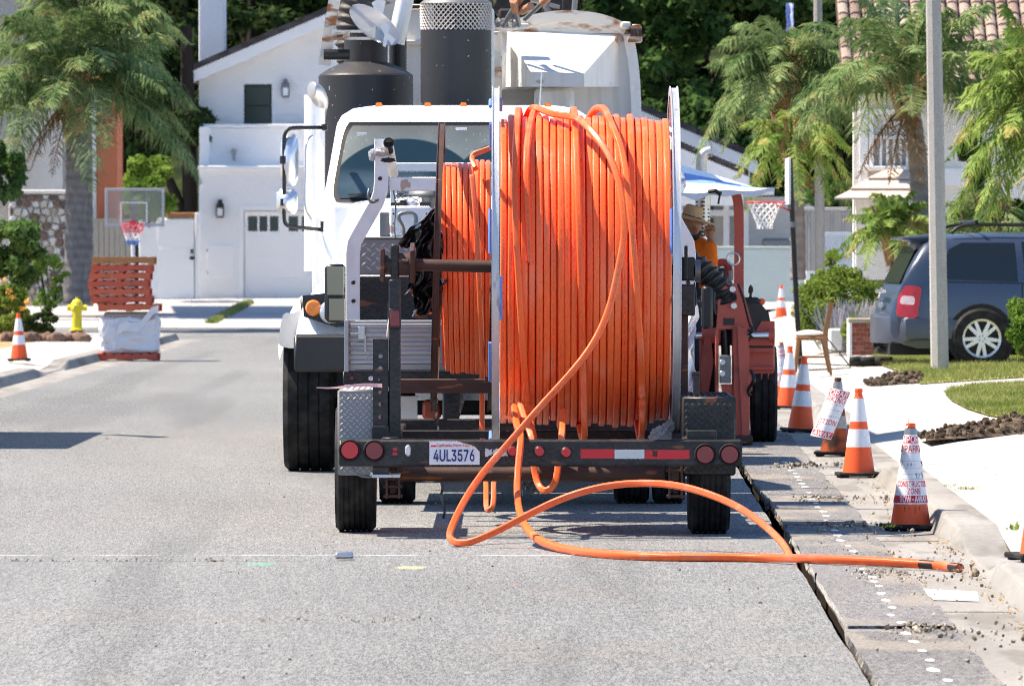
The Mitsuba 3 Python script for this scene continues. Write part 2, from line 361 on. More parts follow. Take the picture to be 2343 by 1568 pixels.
mat('sage', mikit.proc(stucco((.56, .62, .58), 5)), .9, spec=.15)
mat('trim_white', (.82, .82, .82), .5)
def shingle_col(p, n, uv): return C((.045, .040, .042), (.10, .09, .09), mikit.cell_rand(p.x * 3.2, p.y * 3.2, p.z * 6))
mat('shingle_dark', mikit.proc(shingle_col), .9, spec=.1)
for i, c in enumerate([(.27, .20, .17), (.33, .26, .22), (.22, .165, .145), (.36, .29, .25)]): mat(f'tile_{i}', c, .85, spec=.15)
for i, c in enumerate([(.33, .085, .045), (.42, .13, .075), (.28, .075, .05)]): mat(f'brick_{i}', c, .9, spec=.1)
for i, c in enumerate([(.52, .48, .42), (.20, .13, .10), (.40, .34, .28), (.60, .57, .52), (.13, .095, .08)]): mat(f'stone_{i}', c, .9, spec=.1)
for i, c in enumerate([(.62, .11, .085), (.56, .14, .075), (.50, .11, .07)]): mat(f'pallet_{i}', c, .75, spec=.2)
mat('mortar', (.50, .47, .43), .95, spec=.1)
mat('pallet_wood', (.40, .20, .09), .8, spec=.15)
mat('wrap', (.66, .66, .70), .25, spec=.6)
mat('block_grey', (.30, .27, .24), .9)
mat('net_white', (.82, .82, .82), .8)
mat('rim_red', (.70, .03, .04), .4)
scene['clear_board'] = {'type': 'blendbsdf', 'weight': .35, 'bsdf_0': {'type': 'thindielectric', 'int_ior': 1.5}, 'bsdf_1': {'type': 'twosided', 'bsdf': {'type': 'diffuse', 'reflectance': rgb(.45, .45, .42)}}}
# ---------------------------------------------------------------- ground, road, kerbs
def xT(d): return 1.05 + .0125 * d          # trench, its left edge
def xG(d): return 1.455 + .0163 * d         # asphalt strip / gutter
def xK(d): return 1.79 + .0167 * d          # gutter / kerb
XL = -6.35                                  # left kerb line
def zyard(x, y):
    x, y = np.asarray(x, float), np.asarray(y, float)
    r = np.where(x > 0, np.maximum(0, x - xK(y) - .2), np.maximum(0, XL - .2 - x))
    return .13 + .02 * np.minimum(r, 6) * (x > 0) + .0028 * np.clip(y - 60, 0, 160) * (x > -3)
def hit(x, y, fn=None, z=0.0):
    """the ground point seen at a place of the photograph"""
    d = np.linspace(25, 260, 4000); zz = fn(X(x, d), d) if fn else np.full_like(d, z)
    i = np.argmax(Z(y, d) < zz)
    return np.array([X(x, d[i]), d[i], float(zz[i])])

put(None, 'ground', sheet([(-400, 8), (400, 8), (400, 900), (-400, 900)], -.42), 'dirt'); tag('ground', kind='structure')
far = 168.0
ys = np.r_[np.arange(14, 72, .5), np.arange(72, far, 4), far]
def wob(y, s, a=.012): return a * (meshkit.fbm(np.stack([y * 1.3, y * 0 + s, y * 0], -1), 3) - .5) * 2
# slabs of the cut strip: each begins a little further right than the one behind it
cuts = [14, 33.3, 38.9, 45.7, 50.7, 58.5, 72, 100, far]
def jog(y): return .028 * np.sin(np.asarray(y) * .9)
left_edge = [(xT(y) + wob(y, 1), y) for y in ys]
put(None, 'road', sheet(Polygon([(-40, 14)] + left_edge + [(-40, far)]), 0.0), 'asphalt'); tag('road', kind='structure')
lw = J(*[grid(lambda u, v: np.stack([xT(u) + wob(u, 1) - .002 + 0 * v, u, v], -1), ys[ys < 75], np.array([-.42, -.03, -.004]))])
put('road', 'cut_edge', lw, 'broken')
# trench bottom with loose soil
put(None, 'trench_floor', bumpy(grid(lambda u, v: np.stack([xT(u) + v, u, -.34 + 0 * u], -1), np.arange(14, 75, .25), np.linspace(-.06, .3, 6)), .03, 6), 'dark_soil', smooth=True); tag('trench_floor', kind='structure')
strip = thing('asphalt_strip', 'strip of cut asphalt between the narrow trench and the gutter, dotted with white paint', 'asphalt strip', kind='structure')
labels[strip] = {'kind': 'structure'}
W0 = .030
for i, (a, b) in enumerate(zip(cuts[:-1], cuts[1:])):
    off = W0 + (.0, .02, .032, .04, .025, .03, .03, .03)[i]; top = (.012, .022, .016, .02, .014, .01, .008, .006)[i]
    b2 = b - (.10 if b < 75 else 0); yy = np.arange(a, b2, .18 if b < 75 else 2.0); yy = np.r_[yy, b2]
    e = [(xT(y) + off + wob(np.array(y), 5 + i, .006) + .02 * max(0, 1 - (b2 - y) / .5) * (i > 0), y) for y in yy]
    g = [(xG(y) + wob(np.array(y), 30, .02), y) for y in yy[::-1]]
    put(strip, 'slab', sheet(Polygon(e + g), top), 'strip')
    if b < 80:
        ee = np.array(e); n = len(ee)
        rw = np.linspace(0, 1, 4)
        def wall(u, v):
            k = np.clip((u * (n - 1)).astype(int), 0, n - 1); q = ee[k]
            return np.stack([q[..., 0] + .006 * np.sin(u * 977 + v * 9) + .03 * (v > .9), q[..., 1], top - v * .075], -1)
        put(strip, 'broken_edge', wall_m := grid(wall, np.linspace(0, 1, n), rw), 'broken')
        # undercut below the broken edge
        put(strip, 'soil_side', grid(lambda u, v: np.stack([ee[np.clip((u * (n - 1)).astype(int), 0, n - 1)][..., 0] + .06, ee[np.clip((u * (n - 1)).astype(int), 0, n - 1)][..., 1], top - .07 - v * .3], -1), np.linspace(0, 1, n), np.array([0, 1.0])), 'dark_soil')
        put(strip, 'cut_face', grid(lambda u, v: np.stack([e[0][0] + u * (g[-1][0] - e[0][0]) * .45, e[0][1] + 0 * u, top - v * .09 * (1 - u)], -1), np.linspace(0, 1, 8), np.array([0, 1.0])), 'broken')
# white paint dots
g0 = np.random.default_rng(3)
for y in np.r_[np.arange(29.2, 36.6, .72), np.arange(37.2, 38.8, .5), np.arange(39.3, 52, .78), np.arange(53, 60, .8)]:
    x = xT(y) + .29 + .004 * (y - 30) + g0.normal(0, .012); r = g0.uniform(.017, .028)
    a = np.linspace(0, 2 * math.pi, 16)[:-1]
    put(strip, 'paint_dot', sheet([(x + r * math.cos(t) * g0.uniform(.85, 1.1), y + r * 5.5 * math.sin(t) * g0.uniform(.8, 1.1)) for t in a], (.012, .022, .016, .02, .014, .01)[int(np.searchsorted(cuts, y)) - 1] + .003), 'white_paint_mark')
# gutter
yk = np.r_[np.arange(14, 75, 1.0), np.arange(75, 151, 5)]
put(None, 'gutter', sheet(Polygon([(xG(y) - .01 + 0, y) for y in yk] + [(xK(y) + .05, y) for y in yk[::-1]]), .004), 'gutter_conc'); tag('gutter', kind='structure')
put('gutter', 'paint_patch', sheet([(xG(36.1) + .02, 36.05), (xK(36.1) - .12, 35.9), (xK(37) - .08, 36.9), (xG(37) + .0, 37.25)], .009), 'white_paint_mark')
for y in (34.9, 43.4, 56.2, 66):
    put('gutter', 'joint', box(xG(y), xK(y), y, y + .012, -.02, .0065, .001), 'dirt')
# kerb in cast lengths; dropped at the driveways
def kerb_prof(h): return [(0.0, -.05), (.012, .01 * h / .13), (.062, h - .018), (.076, h - .004), (.092, h), (.30, h + .002), (.30, -.05)]
def kerb_piece(a, b, h0, h1, side=1, base=None):
    n = max(2, int((b - a) / .5) + 1); y = np.linspace(a, b, n); P = []
    for t, yy in zip(np.linspace(0, 1, n), y):
        h = h0 + (h1 - h0) * t; x0 = xK(yy) if base is None else base
        P.append([(x0 + side * q[0], yy, max(q[1], -.05)) for q in kerb_prof(max(h, .02))])
    P = np.array(P); k = P.shape[1]; v = P.reshape(-1, 3); f = []
    for i in range(n - 1):
        for j in range(k - 1):
            A = i * k + j; f += [[A, A + k, A + k + 1], [A, A + k + 1, A + 1]]
    for base_i in (0, (n - 1) * k):
        f += [[base_i, base_i + j + 1, base_i + j + 2] for j in range(k - 2)]
    f = np.array(f)
    return v, f if side < 0 else f[:, ::-1]
kb = thing('kerb', '', ''); labels[kb] = {'kind': 'structure'}
for a, b, h0, h1 in [(14, 24, .13, .13), (24.012, 31.4, .13, .13), (31.415, 37.6, .13, .13), (37.61, 38.9, .13, .03), (38.9, 41.2, .03, .03), (41.2, 42.6, .03, .13), (42.61, 44.0, .13, .13), (44.02, 49.8, .13, .13), (49.815, 54.6, .13, .13),
                     (54.62, 56.4, .13, .03), (56.4, 69, .03, .03), (69, 71.5, .03, .13), (71.52, 80, .13, .13), (80.02, 92, .13, .13), (92.02, 108, .13, .13), (108, 128, .13, .13)]:
    put(kb, 'cast_length', kerb_piece(a, b, h0, h1), 'gutter_conc', smooth=18)
for a, b, h0, h1 in [(70, 88, .13, .13), (88.03, 99, .13, .13), (99.03, 101.5, .13, .03), (101.5, 105, .03, .03), (105, 107, .03, .13), (107.03, 121, .13, .13), (121.03, 141, .13, .13)]:
    put(kb, 'cast_length', kerb_piece(a, b, h0, h1, -1, XL), 'gutter_conc', smooth=18)
put(None, 'gutter_left', sheet([(XL - .05, 60), (XL + .42, 60), (XL + .42, 141), (XL - .05, 141)], .004), 'gutter_conc'); tag('gutter_left', kind='structure')
# pavements and driveways to the right, in slabs with open joints
def band(x0, x1, y0, y1, step=3.0):
    yy = np.linspace(y0, y1, max(2, int((y1 - y0) / step) + 1)); xx = np.linspace(0, 1, 6)
    def fn(u, v):
        a = (xK(u) + .3 if x0 == 'k' else XL - .3 if x0 == 'l' else x0 + 0 * u); b = x1 + 0 * u; x = a + (b - a) * v
        z = zyard(x, u)
        if x0 == 'k':   # aprons fall to the dropped kerb
            h = np.interp(u, [37.6, 38.9, 41.2, 42.6, 54.6, 56.4, 69, 71.5], [.13, .03, .03, .13, .13, .03, .03, .13]) + .002
            t = np.clip((x - a) / .9, 0, 1); z = h + (z - h) * t
        return np.stack([x, u, z], -1)
    v, f = grid(fn, yy, xx)
    return v, f[:, ::-1]
pv = thing('pavement', '', ''); labels[pv] = {'kind': 'structure'}
ed = [14, 20, 26, 32.2, 37.6, 43.0, 48.6, 54.6, 60.8, 66.6, 71.6, 78, 86, 94, 104, 118, 134, 160]
for a, b in zip(ed[:-1], ed[1:]):
    put(pv, 'slab', band('k', 5.2 + .0167 * a, a + .02, b - .02, 1.0), 'concrete', smooth=True)
    put(pv, 'slab', band(5.21 + .0167 * a, 16, a + .02, b - .02, 1.0), 'concrete', smooth=True)
put(pv, 'joint_bed', MV(band('k', 16, 14, 160, 1.0), 0, 0, -.03), 'dirt')
yr = grid(lambda u, v: np.stack([v, u, zyard(v, u)], -1), np.linspace(160.01, 330, 40), np.linspace(3.5, 60, 20)); yr = (yr[0], yr[1][:, ::-1])
put(None, 'terrain', yr, 'yard_conc', smooth=True); tag('terrain', kind='structure')
yr = grid(lambda u, v: np.stack([v, u, zyard(v, u)], -1), np.linspace(14, 160, 40), np.linspace(16, 60, 10)); yr = (yr[0], yr[1][:, ::-1])
put('terrain', 'verge', yr, 'lawn_soil', smooth=True)
# left pavement, planting bed and driveways
for a, b in zip([60, 70, 80, 88, 99, 107, 114, 121, 131], [70, 80, 88, 99, 107, 114, 121, 131, 141]):
    yy = np.linspace(a + .01, b - .01, 6)
    q = grid(lambda u, v: np.stack([XL - .3 - v, u, .132 - (.132 - np.interp(u, [99, 101.5, 105, 107], [.132, .032, .032, .132])) * np.clip(1 - v / .8, 0, 1)], -1), yy, np.linspace(0, 1.6, 6))
    put(pv, 'slab', q, 'concrete', smooth=True)
q = grid(lambda u, v: np.stack([XL - 1.9 - v, u, zyard(XL - 1.9 - v, u)], -1), np.linspace(60, 141, 30), np.linspace(0, 40, 20))
put(None, 'planting_bed', q, 'mulch', smooth=True); tag('planting_bed', kind='structure')
# forecourt of the white house across the junction
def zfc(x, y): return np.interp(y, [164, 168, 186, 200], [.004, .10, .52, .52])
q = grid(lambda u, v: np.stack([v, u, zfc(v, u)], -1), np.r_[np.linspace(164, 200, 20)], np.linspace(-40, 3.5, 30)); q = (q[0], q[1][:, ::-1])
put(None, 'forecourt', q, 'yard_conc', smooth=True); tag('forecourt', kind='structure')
# hill behind everything
def zhill(x, y): return .5 + 26 * mikit_ss((y - 215) / 90) + 5 * (meshkit.fbm(np.stack([x * .03, y * .03, x * 0], -1), 3) - .5)
def mikit_ss(t): t = np.clip(t, 0, 1); return t * t * (3 - 2 * t)
q = grid(lambda u, v: np.stack([v, u, zhill(v, u)], -1), np.linspace(212, 420, 50), np.linspace(-160, 160, 90)); q = (q[0], q[1][:, ::-1])
put(None, 'hill', q, 'leaf_hill', smooth=True); tag('hill', kind='structure')
def hill_col(p, n, uv): return C((.012, .020, .008), (.045, .06, .022), SS(.3, .75, FB(p.x * .9, p.y * .9, p.z * .9)))
mat('leaf_hill', mikit.proc(hill_col), 1.0, spec=.05)
# lawns: turf and separate blades
def lawn(name, pts, n, seed, h=(.03, .07)):
    P = Polygon(pts); m = sheet(P, .012, zyard, 2.0)
    k = put(None, name, m, 'lawn_soil'); tag(k, kind='structure')
    g = np.random.default_rng(seed); x0, y0, x1, y1 = P.bounds; q = []
    import shapely
    c = g.uniform((x0, y0), (x1, y1), (n * 3, 2)); ok = shapely.contains_xy(P, c[:, 0], c[:, 1]); c = c[ok][:n]
    z = zyard(c[:, 0], c[:, 1]) + .01; hh = g.uniform(*h, len(c)); a = g.uniform(0, 6.28, len(c)); w = .006
    ln = g.normal(0, .6, (len(c), 2)) * hh[:, None]
    b = np.column_stack([c, z]); dx = np.stack([np.cos(a) * w, np.sin(a) * w, 0 * a], 1); tip = b + np.column_stack([ln, hh])
    v = np.stack([b - dx, b + dx, tip], 1).reshape(-1, 3); f = np.arange(len(v)).reshape(-1, 3)
    return k, (v, f)
hp_ = lambda L: [tuple(hit(x, y, zyard)[:2]) for x, y in L]
g1, b1 = lawn('lawn', hp_([(2163, 904), (2176, 918), (2212, 936), (2262, 952), (2300, 958), (2350, 950), (2520, 925), (2520, 866), (2342, 879), (2230, 885), (2172, 893)]), 20000, 1)
g2, b2 = lawn('lawn', hp_([(1990, 826), (2040, 845), (2098, 862), (2104, 879), (2200, 873), (2342, 864), (2560, 850), (2560, 790), (2030, 790)]), 36000, 2, (.03, .09))
g3, b3 = lawn('lawn', [(XL - 1.9, 84), (XL - 1.9, 100), (XL - 5, 99), (XL - 5, 84)], 6000, 3)
k = put(None, 'grass', J(b1, b2, b3), 'grass_blade'); tag(k, 'short green and straw-coloured grass on the lawn patches by the pavements', 'grass', kind='stuff')
# loose stones and leaves
g = np.random.default_rng(5); ST = [stone(1, i, 1) for i in range(8)]
pts, sc = [], []
def drop(n, ya, yb, xa, xb, s0, s1, z=.0, fn=None):
    for _ in range(n):
        y = g.uniform(ya, yb); x = g.uniform(xa(y), xb(y)); pts.append((x, y, (fn(x, y) if fn else z) + .002)); sc.append(min(s1, s0 * (1 + g.exponential(.7))))
for c in (33.3, 38.9, 45.7, 50.7, 58.5):
    drop(60, c - 1.2, c + .25, lambda y: xT(y) + .22, lambda y: xK(y), .006, .028, .02)
    drop(50, c - .5, c + .15, lambda y: xT(y) + .3, lambda y: xG(y), .006, .024, .022)
drop(170, 26, 46, lambda y: xT(y) + .1, lambda y: xK(y), .004, .014, .02)
drop(420, 24, 46, lambda y: -2.6, lambda y: xT(y) - .05, .003, .011)
drop(100, 46, 70, lambda y: -5, lambda y: xT(y) - .05, .004, .014)
drop(60, 40.6, 41.0, lambda y: -2.9, lambda y: -1.6, .005, .018)
drop(60, 34.0, 34.5, lambda y: -1.2, lambda y: -.3, .004, .014)
drop(40, 28, 60, lambda y: xK(y) + .4, lambda y: xK(y) + 3, .004, .012, fn=lambda x, y: float(zyard(x, y)))
k = put(None, 'gravel', scatter(ST, pts, np.array(sc) * .8, 1), 'pebble'); tag(k, 'loose stones and crumbs of asphalt scattered on the road, strip and gutter', 'gravel', kind='stuff')
pts, sc = [], []
drop(110, 31, 40.5, lambda y: xK(y) - .10, lambda y: xK(y) + .03, .010, .02, .010)
drop(80, 46, 58, lambda y: xK(y) - .20, lambda y: xK(y) + .02, .009, .018, .010)
drop(60, 38.5, 43.5, lambda y: xK(y) - .1, lambda y: xK(y) + .04, .009, .018, .02)
drop(60, 36, 55, lambda y: xG(y) - .1, lambda y: xG(y) + .1, .010, .02, .012)
lf = [(np.array([(-1, 0, .25), (0, -.45, 0), (1, 0, .3), (0, .45, .05), (0, 0, -.12)], float), np.array([[0, 1, 4], [1, 2, 4], [2, 3, 4], [3, 0, 4]]))]
k = put(None, 'dry_leaves', scatter(lf, [(p[0], p[1], p[2] + .012) for p in pts], sc, 2, True), 'dry_leaf'); tag(k, 'dry curled leaves lying along the kerb', 'dry leaves', kind='stuff')
# spoil heaps
def heap(x0, x1, y, w, h, seed, label, lean=0):
    t = np.linspace(0, 1, 60); s = np.linspace(-1, 1, 14)
    def fn(u, v):
        x = x0 + (x1 - x0) * u; yy = y + v * w + lean * u
        e = np.sqrt(np.clip(1 - v * v, 0, 1)) * np.clip(np.minimum(u, 1.15 - u) * 5, 0, 1) ** .7
        q = np.stack([x * 3, yy * 2, x * 0 + seed], -1)
        return np.stack([x, yy, zyard(x, yy) - .01 + h * (.25 + .75 * u) * e * (.35 + 1.2 * meshkit.fbm(q, 3, seed)) + .04 * e * (meshkit.noise(q * 5, seed) - .5)], -1)
    m = grid(fn, t, s); m = (m[0], m[1][:, ::-1])
    gg = np.random.default_rng(seed); p, c = [], []
    for _ in range(240):
        q = m[0][gg.integers(len(m[0]))]; p.append(q + gg.normal(0, .03, 3) * [1, 2, .1]); c.append(gg.uniform(.008, .04))
    k = put(None, 'dirt_pile', J(m, scatter(ST, p, c, seed)), 'dirt'); tag(k, label, 'dirt pile')
heap(hit(2118, 1002, zyard)[0], hit(2420, 985, zyard)[0], hit(2200, 996, zyard)[1], .8, .13, 4, 'long low heap of dark soil on the driveway below the nearer lawn', 1.5)
heap(hit(1985, 876, zyard)[0], hit(2100, 872, zyard)[0], hit(2060, 873, zyard)[1], .9, .11, 6, 'small heap of dark soil at the foot of the concrete street pole')
# weeds at the pavement joint
def weed(x, y, n, h, sp, seed, wd=.16, tall=(.4, 1.2)):
    gg = np.random.default_rng(seed); V, Fc, o = [], [], 0
    for _ in range(n):
        a = gg.uniform(0, 6.28); l = h * gg.uniform(.5, 1); b = np.array([x, y, 0]) + np.array([gg.normal(0, sp), gg.normal(0, sp * 2.2), 0]); b[2] = zyard(b[0], b[1]) - .005
        d = np.array([math.cos(a) * .7, math.sin(a) * .7, gg.uniform(*tall)]) * l; w = np.array([-math.sin(a), math.cos(a), 0]) * l * wd
        V += [b, b + d * .55 - w, b + d, b + d * .55 + w]; Fc += [[o, o + 1, o + 2], [o, o + 2, o + 3]]; o += 4
    return np.array(V), np.array(Fc)
tag(put(None, 'weed', J(weed(3.02, 48.9, 60, .03, .06, 1), weed(2.94, 49.6, 30, .025, .04, 2)), 'hedge_leaf'), 'flat green weed spreading on the concrete behind the TOW-AWAY cone', 'weed')
tag(put(None, 'weed', weed(2.85, 41.8, 22, .06, .012, 3), 'hedge_leaf'), 'thin upright weed growing in the kerb joint right of the TOW-AWAY cone', 'weed')
tag(put(None, 'weed', weed(xG(42.4) + .02, 42.4, 40, .022, .03, 4), 'hedge_leaf'), 'small dry weed in the crack between asphalt strip and gutter', 'weed')
# ---------------------------------------------------------------- reel trailer
def bxp(x0, x1, y0, y1, d0, d1, c=.004, ref=None):
    """box whose front face, at depth d0 (or ref), spans a region of the photograph"""
    r = ref or d0
    return box(X(x0, r), X(x1, r), d0, d1, Z(y1, r), Z(y0, r), c)
def tyre(cx, cy, cz, R, w, grooves=4, rib=.010, rim=.6, n=64):
    """tread band with circumferential grooves and round shoulders; axle along x"""
    h = w / 2; pr = [(R * rim, -h * .80), (R * .80, -h * 1.0), (R * .93, -h * .99), (R - .018, -h * .90), (R, -h * .80)]
    e = np.linspace(-h * .80, h * .80, grooves + 2)
    for q in e[1:-1]: pr += [(R, q - .007), (R - rib, q - .005), (R - rib, q + .005), (R, q + .007)]
    pr += [(R, h * .80), (R - .018, h * .90), (R * .93, h * .99), (R * .80, h), (R * rim, h * .80)]
    return lathe(pr, n, 'x', (cx, cy, cz))
def lozenges(x0, x1, z0, z1, y, s=.032, seed=0):
    """raised tread pattern on an upright plate facing the camera"""
    V, Fc, o = [], [], 0
    l, w, t = s * .42, s * .13, .0035
    for i, zz in enumerate(np.arange(z0 + s * .4, z1 - s * .3, s * .5)):
        for j, xx in enumerate(np.arange(x0 + s * (.4 if i % 2 else .9), x1 - s * .3, s)):
            a = math.radians(40 if i % 2 else -40); c, q = math.cos(a), math.sin(a)
            P = [(-l, 0), (0, -w), (l, 0), (0, w)]
            V += [(xx + p[0] * c - p[1] * q, y, zz + p[0] * q + p[1] * c) for p in P] + [(xx, y - t, zz)]
            Fc += [[o, o + 1, o + 4], [o + 1, o + 2, o + 4], [o + 2, o + 3, o + 4], [o + 3, o, o + 4]]; o += 5
    return np.array(V), np.array(Fc)
tr = thing('reel_trailer', 'black steel reel trailer with diamond plate fender boxes and a bent number plate', 'trailer')
DB = 43.95
xb0, xb1 = X(775, DB), X(1698, DB); zb0, zb1 = Z(1066, DB), Z(1005, DB)
put(tr, 'bumper', box(xb0, xb1, DB, DB + .11, zb0, zb1, .012), 'black_steel', smooth=40)
for x, y in ((800, 1029), (856, 1030), (1613, 1039), (1669, 1039)):
    k = put(tr, 'tail_light', disc(X(x, DB), DB - .016, Z(y, DB), .0545, .018, 32), 'red_lens' if x in (800,) else 'dark_red_lens', smooth=35)
    gr = lathe([(.054, .012), (.056, -.006), (.062, -.008), (.067, -.002), (.067, .016)], 32, 'y', (X(x, DB), DB - .014, Z(y, DB)))
    put(k, 'grommet', gr, 'rubber', smooth=35)
for x, y in ((1172, 1031), (1234, 1032), (1295, 1034)):
    k = put(tr, 'marker_light', disc(X(x, DB), DB - .022, Z(y, DB), .028, .024, 24), 'red_lens', smooth=35)
    put(k, 'bezel', lathe([(.028, .012), (.030, -.010), (.035, -.006), (.037, .014)], 24, 'y', (X(x, DB), DB - .012, Z(y, DB))), 'black_plastic', smooth=35)
# number plate, bent at one corner
px0, px1, pz0, pz1 = X(982, DB), X(1097, DB), Z(1062, DB), Z(1008, DB)
yp = DB - .016
def plate_fn(u, v):
    b = np.clip((u + v - 1.55) / .45, 0, 1)
    q = np.stack([u * 3, v * 2, u * 0 + 3], -1)
    return np.stack([px0 + (px1 - px0) * (u - .10 * b), yp - .030 * b + .007 * (meshkit.noise(q * 1.6, 2) - .5), pz0 + (pz1 - pz0) * (v - .22 * b)], -1)
pm = grid(plate_fn, np.linspace(0, 1, 40), np.linspace(0, 1, 20))
pl = put(tr, 'number_plate', J(pm, MV(pm, 0, .003, 0)), 'paper', smooth=True, label='white number plate with blue characters and a folded corner')
put(pl, 'characters', MV(text('4UL3576', .066, px0 + .024, yp - .006, pz0 + .022, True, .245), 0, 0, 0), 'blue_print')
put(pl, 'script', text('California Perm Trailer', .017, px0 + .044, yp - .006, pz1 - .034, False, .215), 'red_print')
put(pl, 'sticker', box(px0 + .010, px0 + .040, yp - .006, yp - .003, pz1 - .034, pz1 - .024, .0005), 'red_tape')
# reflective tape and plate lamp
for n_, (a, b, m) in enumerate([(1328, 1404, 'red_tape'), (1405.5, 1474, 'white_tape'), (1475.5, 1577, 'red_tape')]):
    put(tr, 'reflective_tape', box(X(a, DB), X(b, DB), DB - .0022, DB, Z(1048 + n_ * .6, DB), Z(1027 + n_ * .6, DB), .0004), m)
gq = np.random.default_rng(2)
def scrap(x0, x1, y0, y1, seed):
    q = np.random.default_rng(seed); c = np.array([(x0 + x1) / 2, (y0 + y1) / 2]); r = np.array([(x1 - x0) / 2, (y1 - y0) / 2])
    a = np.linspace(0, 2 * math.pi, 15)[:-1]; p = [c + r * np.array([np.clip(1.3 * math.cos(t), -1, 1), np.clip(1.3 * math.sin(t), -1, 1)]) * q.uniform(.6, 1.05) for t in a]
    return prism([(X(u, DB), Z(v, DB)) for u, v in p], DB - .002, DB + .001)
for i, (a, b, y0, y1, m) in enumerate([(1108, 1128, 1025, 1044, 'white_tape'), (1126, 1150, 1024, 1043, 'white_tape'), (1146, 1163, 1026, 1044, 'white_tape'), (897, 910, 1022, 1031, 'red_tape'), (897, 909, 1034, 1041, 'red_tape'), (1490, 1504, 1028, 1046, 'rust_brown')]):
    put(tr, 'tape_scrap', MV(scrap(a, b, y0, y1, i), 0, -.001 * (i == 5), 0), m)
lamp = hull([(X(933, DB) + sx * w, DB - e, Z(1030, DB) + sz) for sx in (-1, 1) for w, sz, e in ((.007, .034, .0), (.018, .020, .0), (.018, -.020, 0), (.007, -.034, 0), (.005, .028, .014), (.012, .016, .016), (.012, -.016, .016), (.005, -.028, .014))])
put(tr, 'plate_lamp', lamp, 'clear_lens')
# fender boxes
for side, (x0, x1, yt, dz, m) in enumerate([(772, 862, 890, 44.25, 'tread_plate'), (1560, 1683, 907, 44.25, 'black_steel')]):
    a, b = X(x0, dz), X(x1, dz); zt, zb = Z(yt, dz), Z(1087, dz)
    k = put(tr, 'fender_box', box(a, b, dz, dz + 1.45, zb, zt, .012), m, smooth=40, label='bare diamond plate fender box' if side == 0 else 'black diamond plate fender box')
    put(k, 'tread_pattern', lozenges(a + .008, b - .008, zb + .01, zt - .012, dz - .0005, .038), ('tread_lug', m)[side], kind='stuff')
    tl = lozenges(a + .008, b - .008, 0, 1.4, 0, .034); v = tl[0]
    put(k, 'top_tread', (np.stack([v[:, 0], dz + .02 + v[:, 2], zt + .0005 - v[:, 1]], 1), tl[1]), ('tread_lug', m)[side], kind='stuff')
put(tr, 'mounting_plate', bxp(1571, 1640, 984, 1006, 44.05, 44.2, .004), 'black_steel')
# wheels
for xa, xb, dw in ((768, 860, 45.0), (1573, 1668, 44.75)):
    cx = (X(xa, dw) + X(xb, dw)) / 2; w = X(xb, dw) - X(xa, dw)
    k = put(tr, 'wheel', tyre(cx, dw, .39, .39, w, 5), 'rubber', smooth=30)
    put(k, 'rim', lathe([(.02, -.05), (.12, -.06), (.2, -.02), (.235, -w * .38), (.235, w * .38), (.2, .06), (.02, .05)], 32, 'x', (cx, dw, .39)), 'grey_metal', smooth=30)
ax = 44.87
put(tr, 'axle', cyl((-.95, ax, .39), (1.15, ax, .39), .045, 14), 'black_steel', smooth=40)
# chassis rails and cross members
put(tr, 'chassis_rail', box(-.78, -.68, DB + .12, 48.2, .46, .60, .008), 'black_steel', smooth=40)
put(tr, 'chassis_rail', box(1.02, 1.12, DB + .12, 48.2, .46, .60, .008), 'black_steel', smooth=40)
put(tr, 'crossbar', cyl((X(905, 44.4), 44.4, Z(1084, 44.4)), (X(1520, 44.4), 44.4, Z(1084, 44.4)), .044, 18), 'rust_brown', smooth=40, label='rusty brown round crossbar below the bumper')
put(tr, 'crossbar', bxp(912, 1545, 984, 1002, 45.9, 46.0, .006), 'black_steel', smooth=40)
put(tr, 'crossbar', bxp(912, 1545, 958, 984, 47.6, 47.72, .006), 'black_steel', smooth=40)
put(tr, 'crossbar', bxp(905, 1560, 866, 899, 46.75, 46.86, .006), 'rust_brown', smooth=40)
put(tr, 'drawbar', box(.08, .20, 48.2, 50.6, .46, .58, .008), 'black_steel', smooth=40)
# posts
DP = 44.22
def holed(x0, x1, y0, y1, holes, d, t=.008):
    P = Polygon([(X(x0, d), Z(y1, d)), (X(x1, d), Z(y1, d)), (X(x1, d), Z(y0, d)), (X(x0, d), Z(y0, d))])
    for hx, hy, r in holes: P = P.difference(Point(X(hx, d), Z(hy, d)).buffer(r, 10))
    return prism(P, d, d + t)
hp = [(870, y, .0125) for y in (814, 842, 870, 897, 924, 953)]
a, b = X(853, DP), X(887, DP)
pp = J(holed(853, 887, 775, 1003, hp, DP), box(a, a + .008, DP + .009, DP + .09, Z(1003, DP), Z(775, DP), .001), box(b - .008, b, DP + .009, DP + .09, Z(1003, DP), Z(775, DP), .001))
k = put(tr, 'perforated_post', pp, 'black_steel')
put(k, 'sleeve', bxp(850, 889, 974, 1004, DP - .012, DP + .11, .004), 'black_steel')
k = put(tr, 'post', bxp(889, 916, 640, 1000, DP + .01, DP + .11, .006), 'black_steel', smooth=40)
put(k, 'foot_plate', bxp(880, 919, 990, 1003, DP - .01, DP + .15, .003), 'black_steel')
put(k, 'lamp_housing', bxp(889, 917, 706, 752, DP - .018, DP + .01, .008), 'black_plastic', smooth=40)
put(k, 'lamp', bxp(893, 913, 711, 746, DP - .024, DP - .010, .007), 'dark_red_lens', smooth=40)
k = put(tr, 'post', bxp(1549, 1574, 700, 1004, 45.0, 45.1, .006), 'rust_brown', smooth=40)
put(k, 'gusset', bxp(1540, 1578, 990, 1010, 44.6, 45.15, .006), 'black_steel')
put(k, 'top_block', bxp(1549, 1590, 650, 722, 44.9, 45.05, .008), 'black_steel', smooth=40)
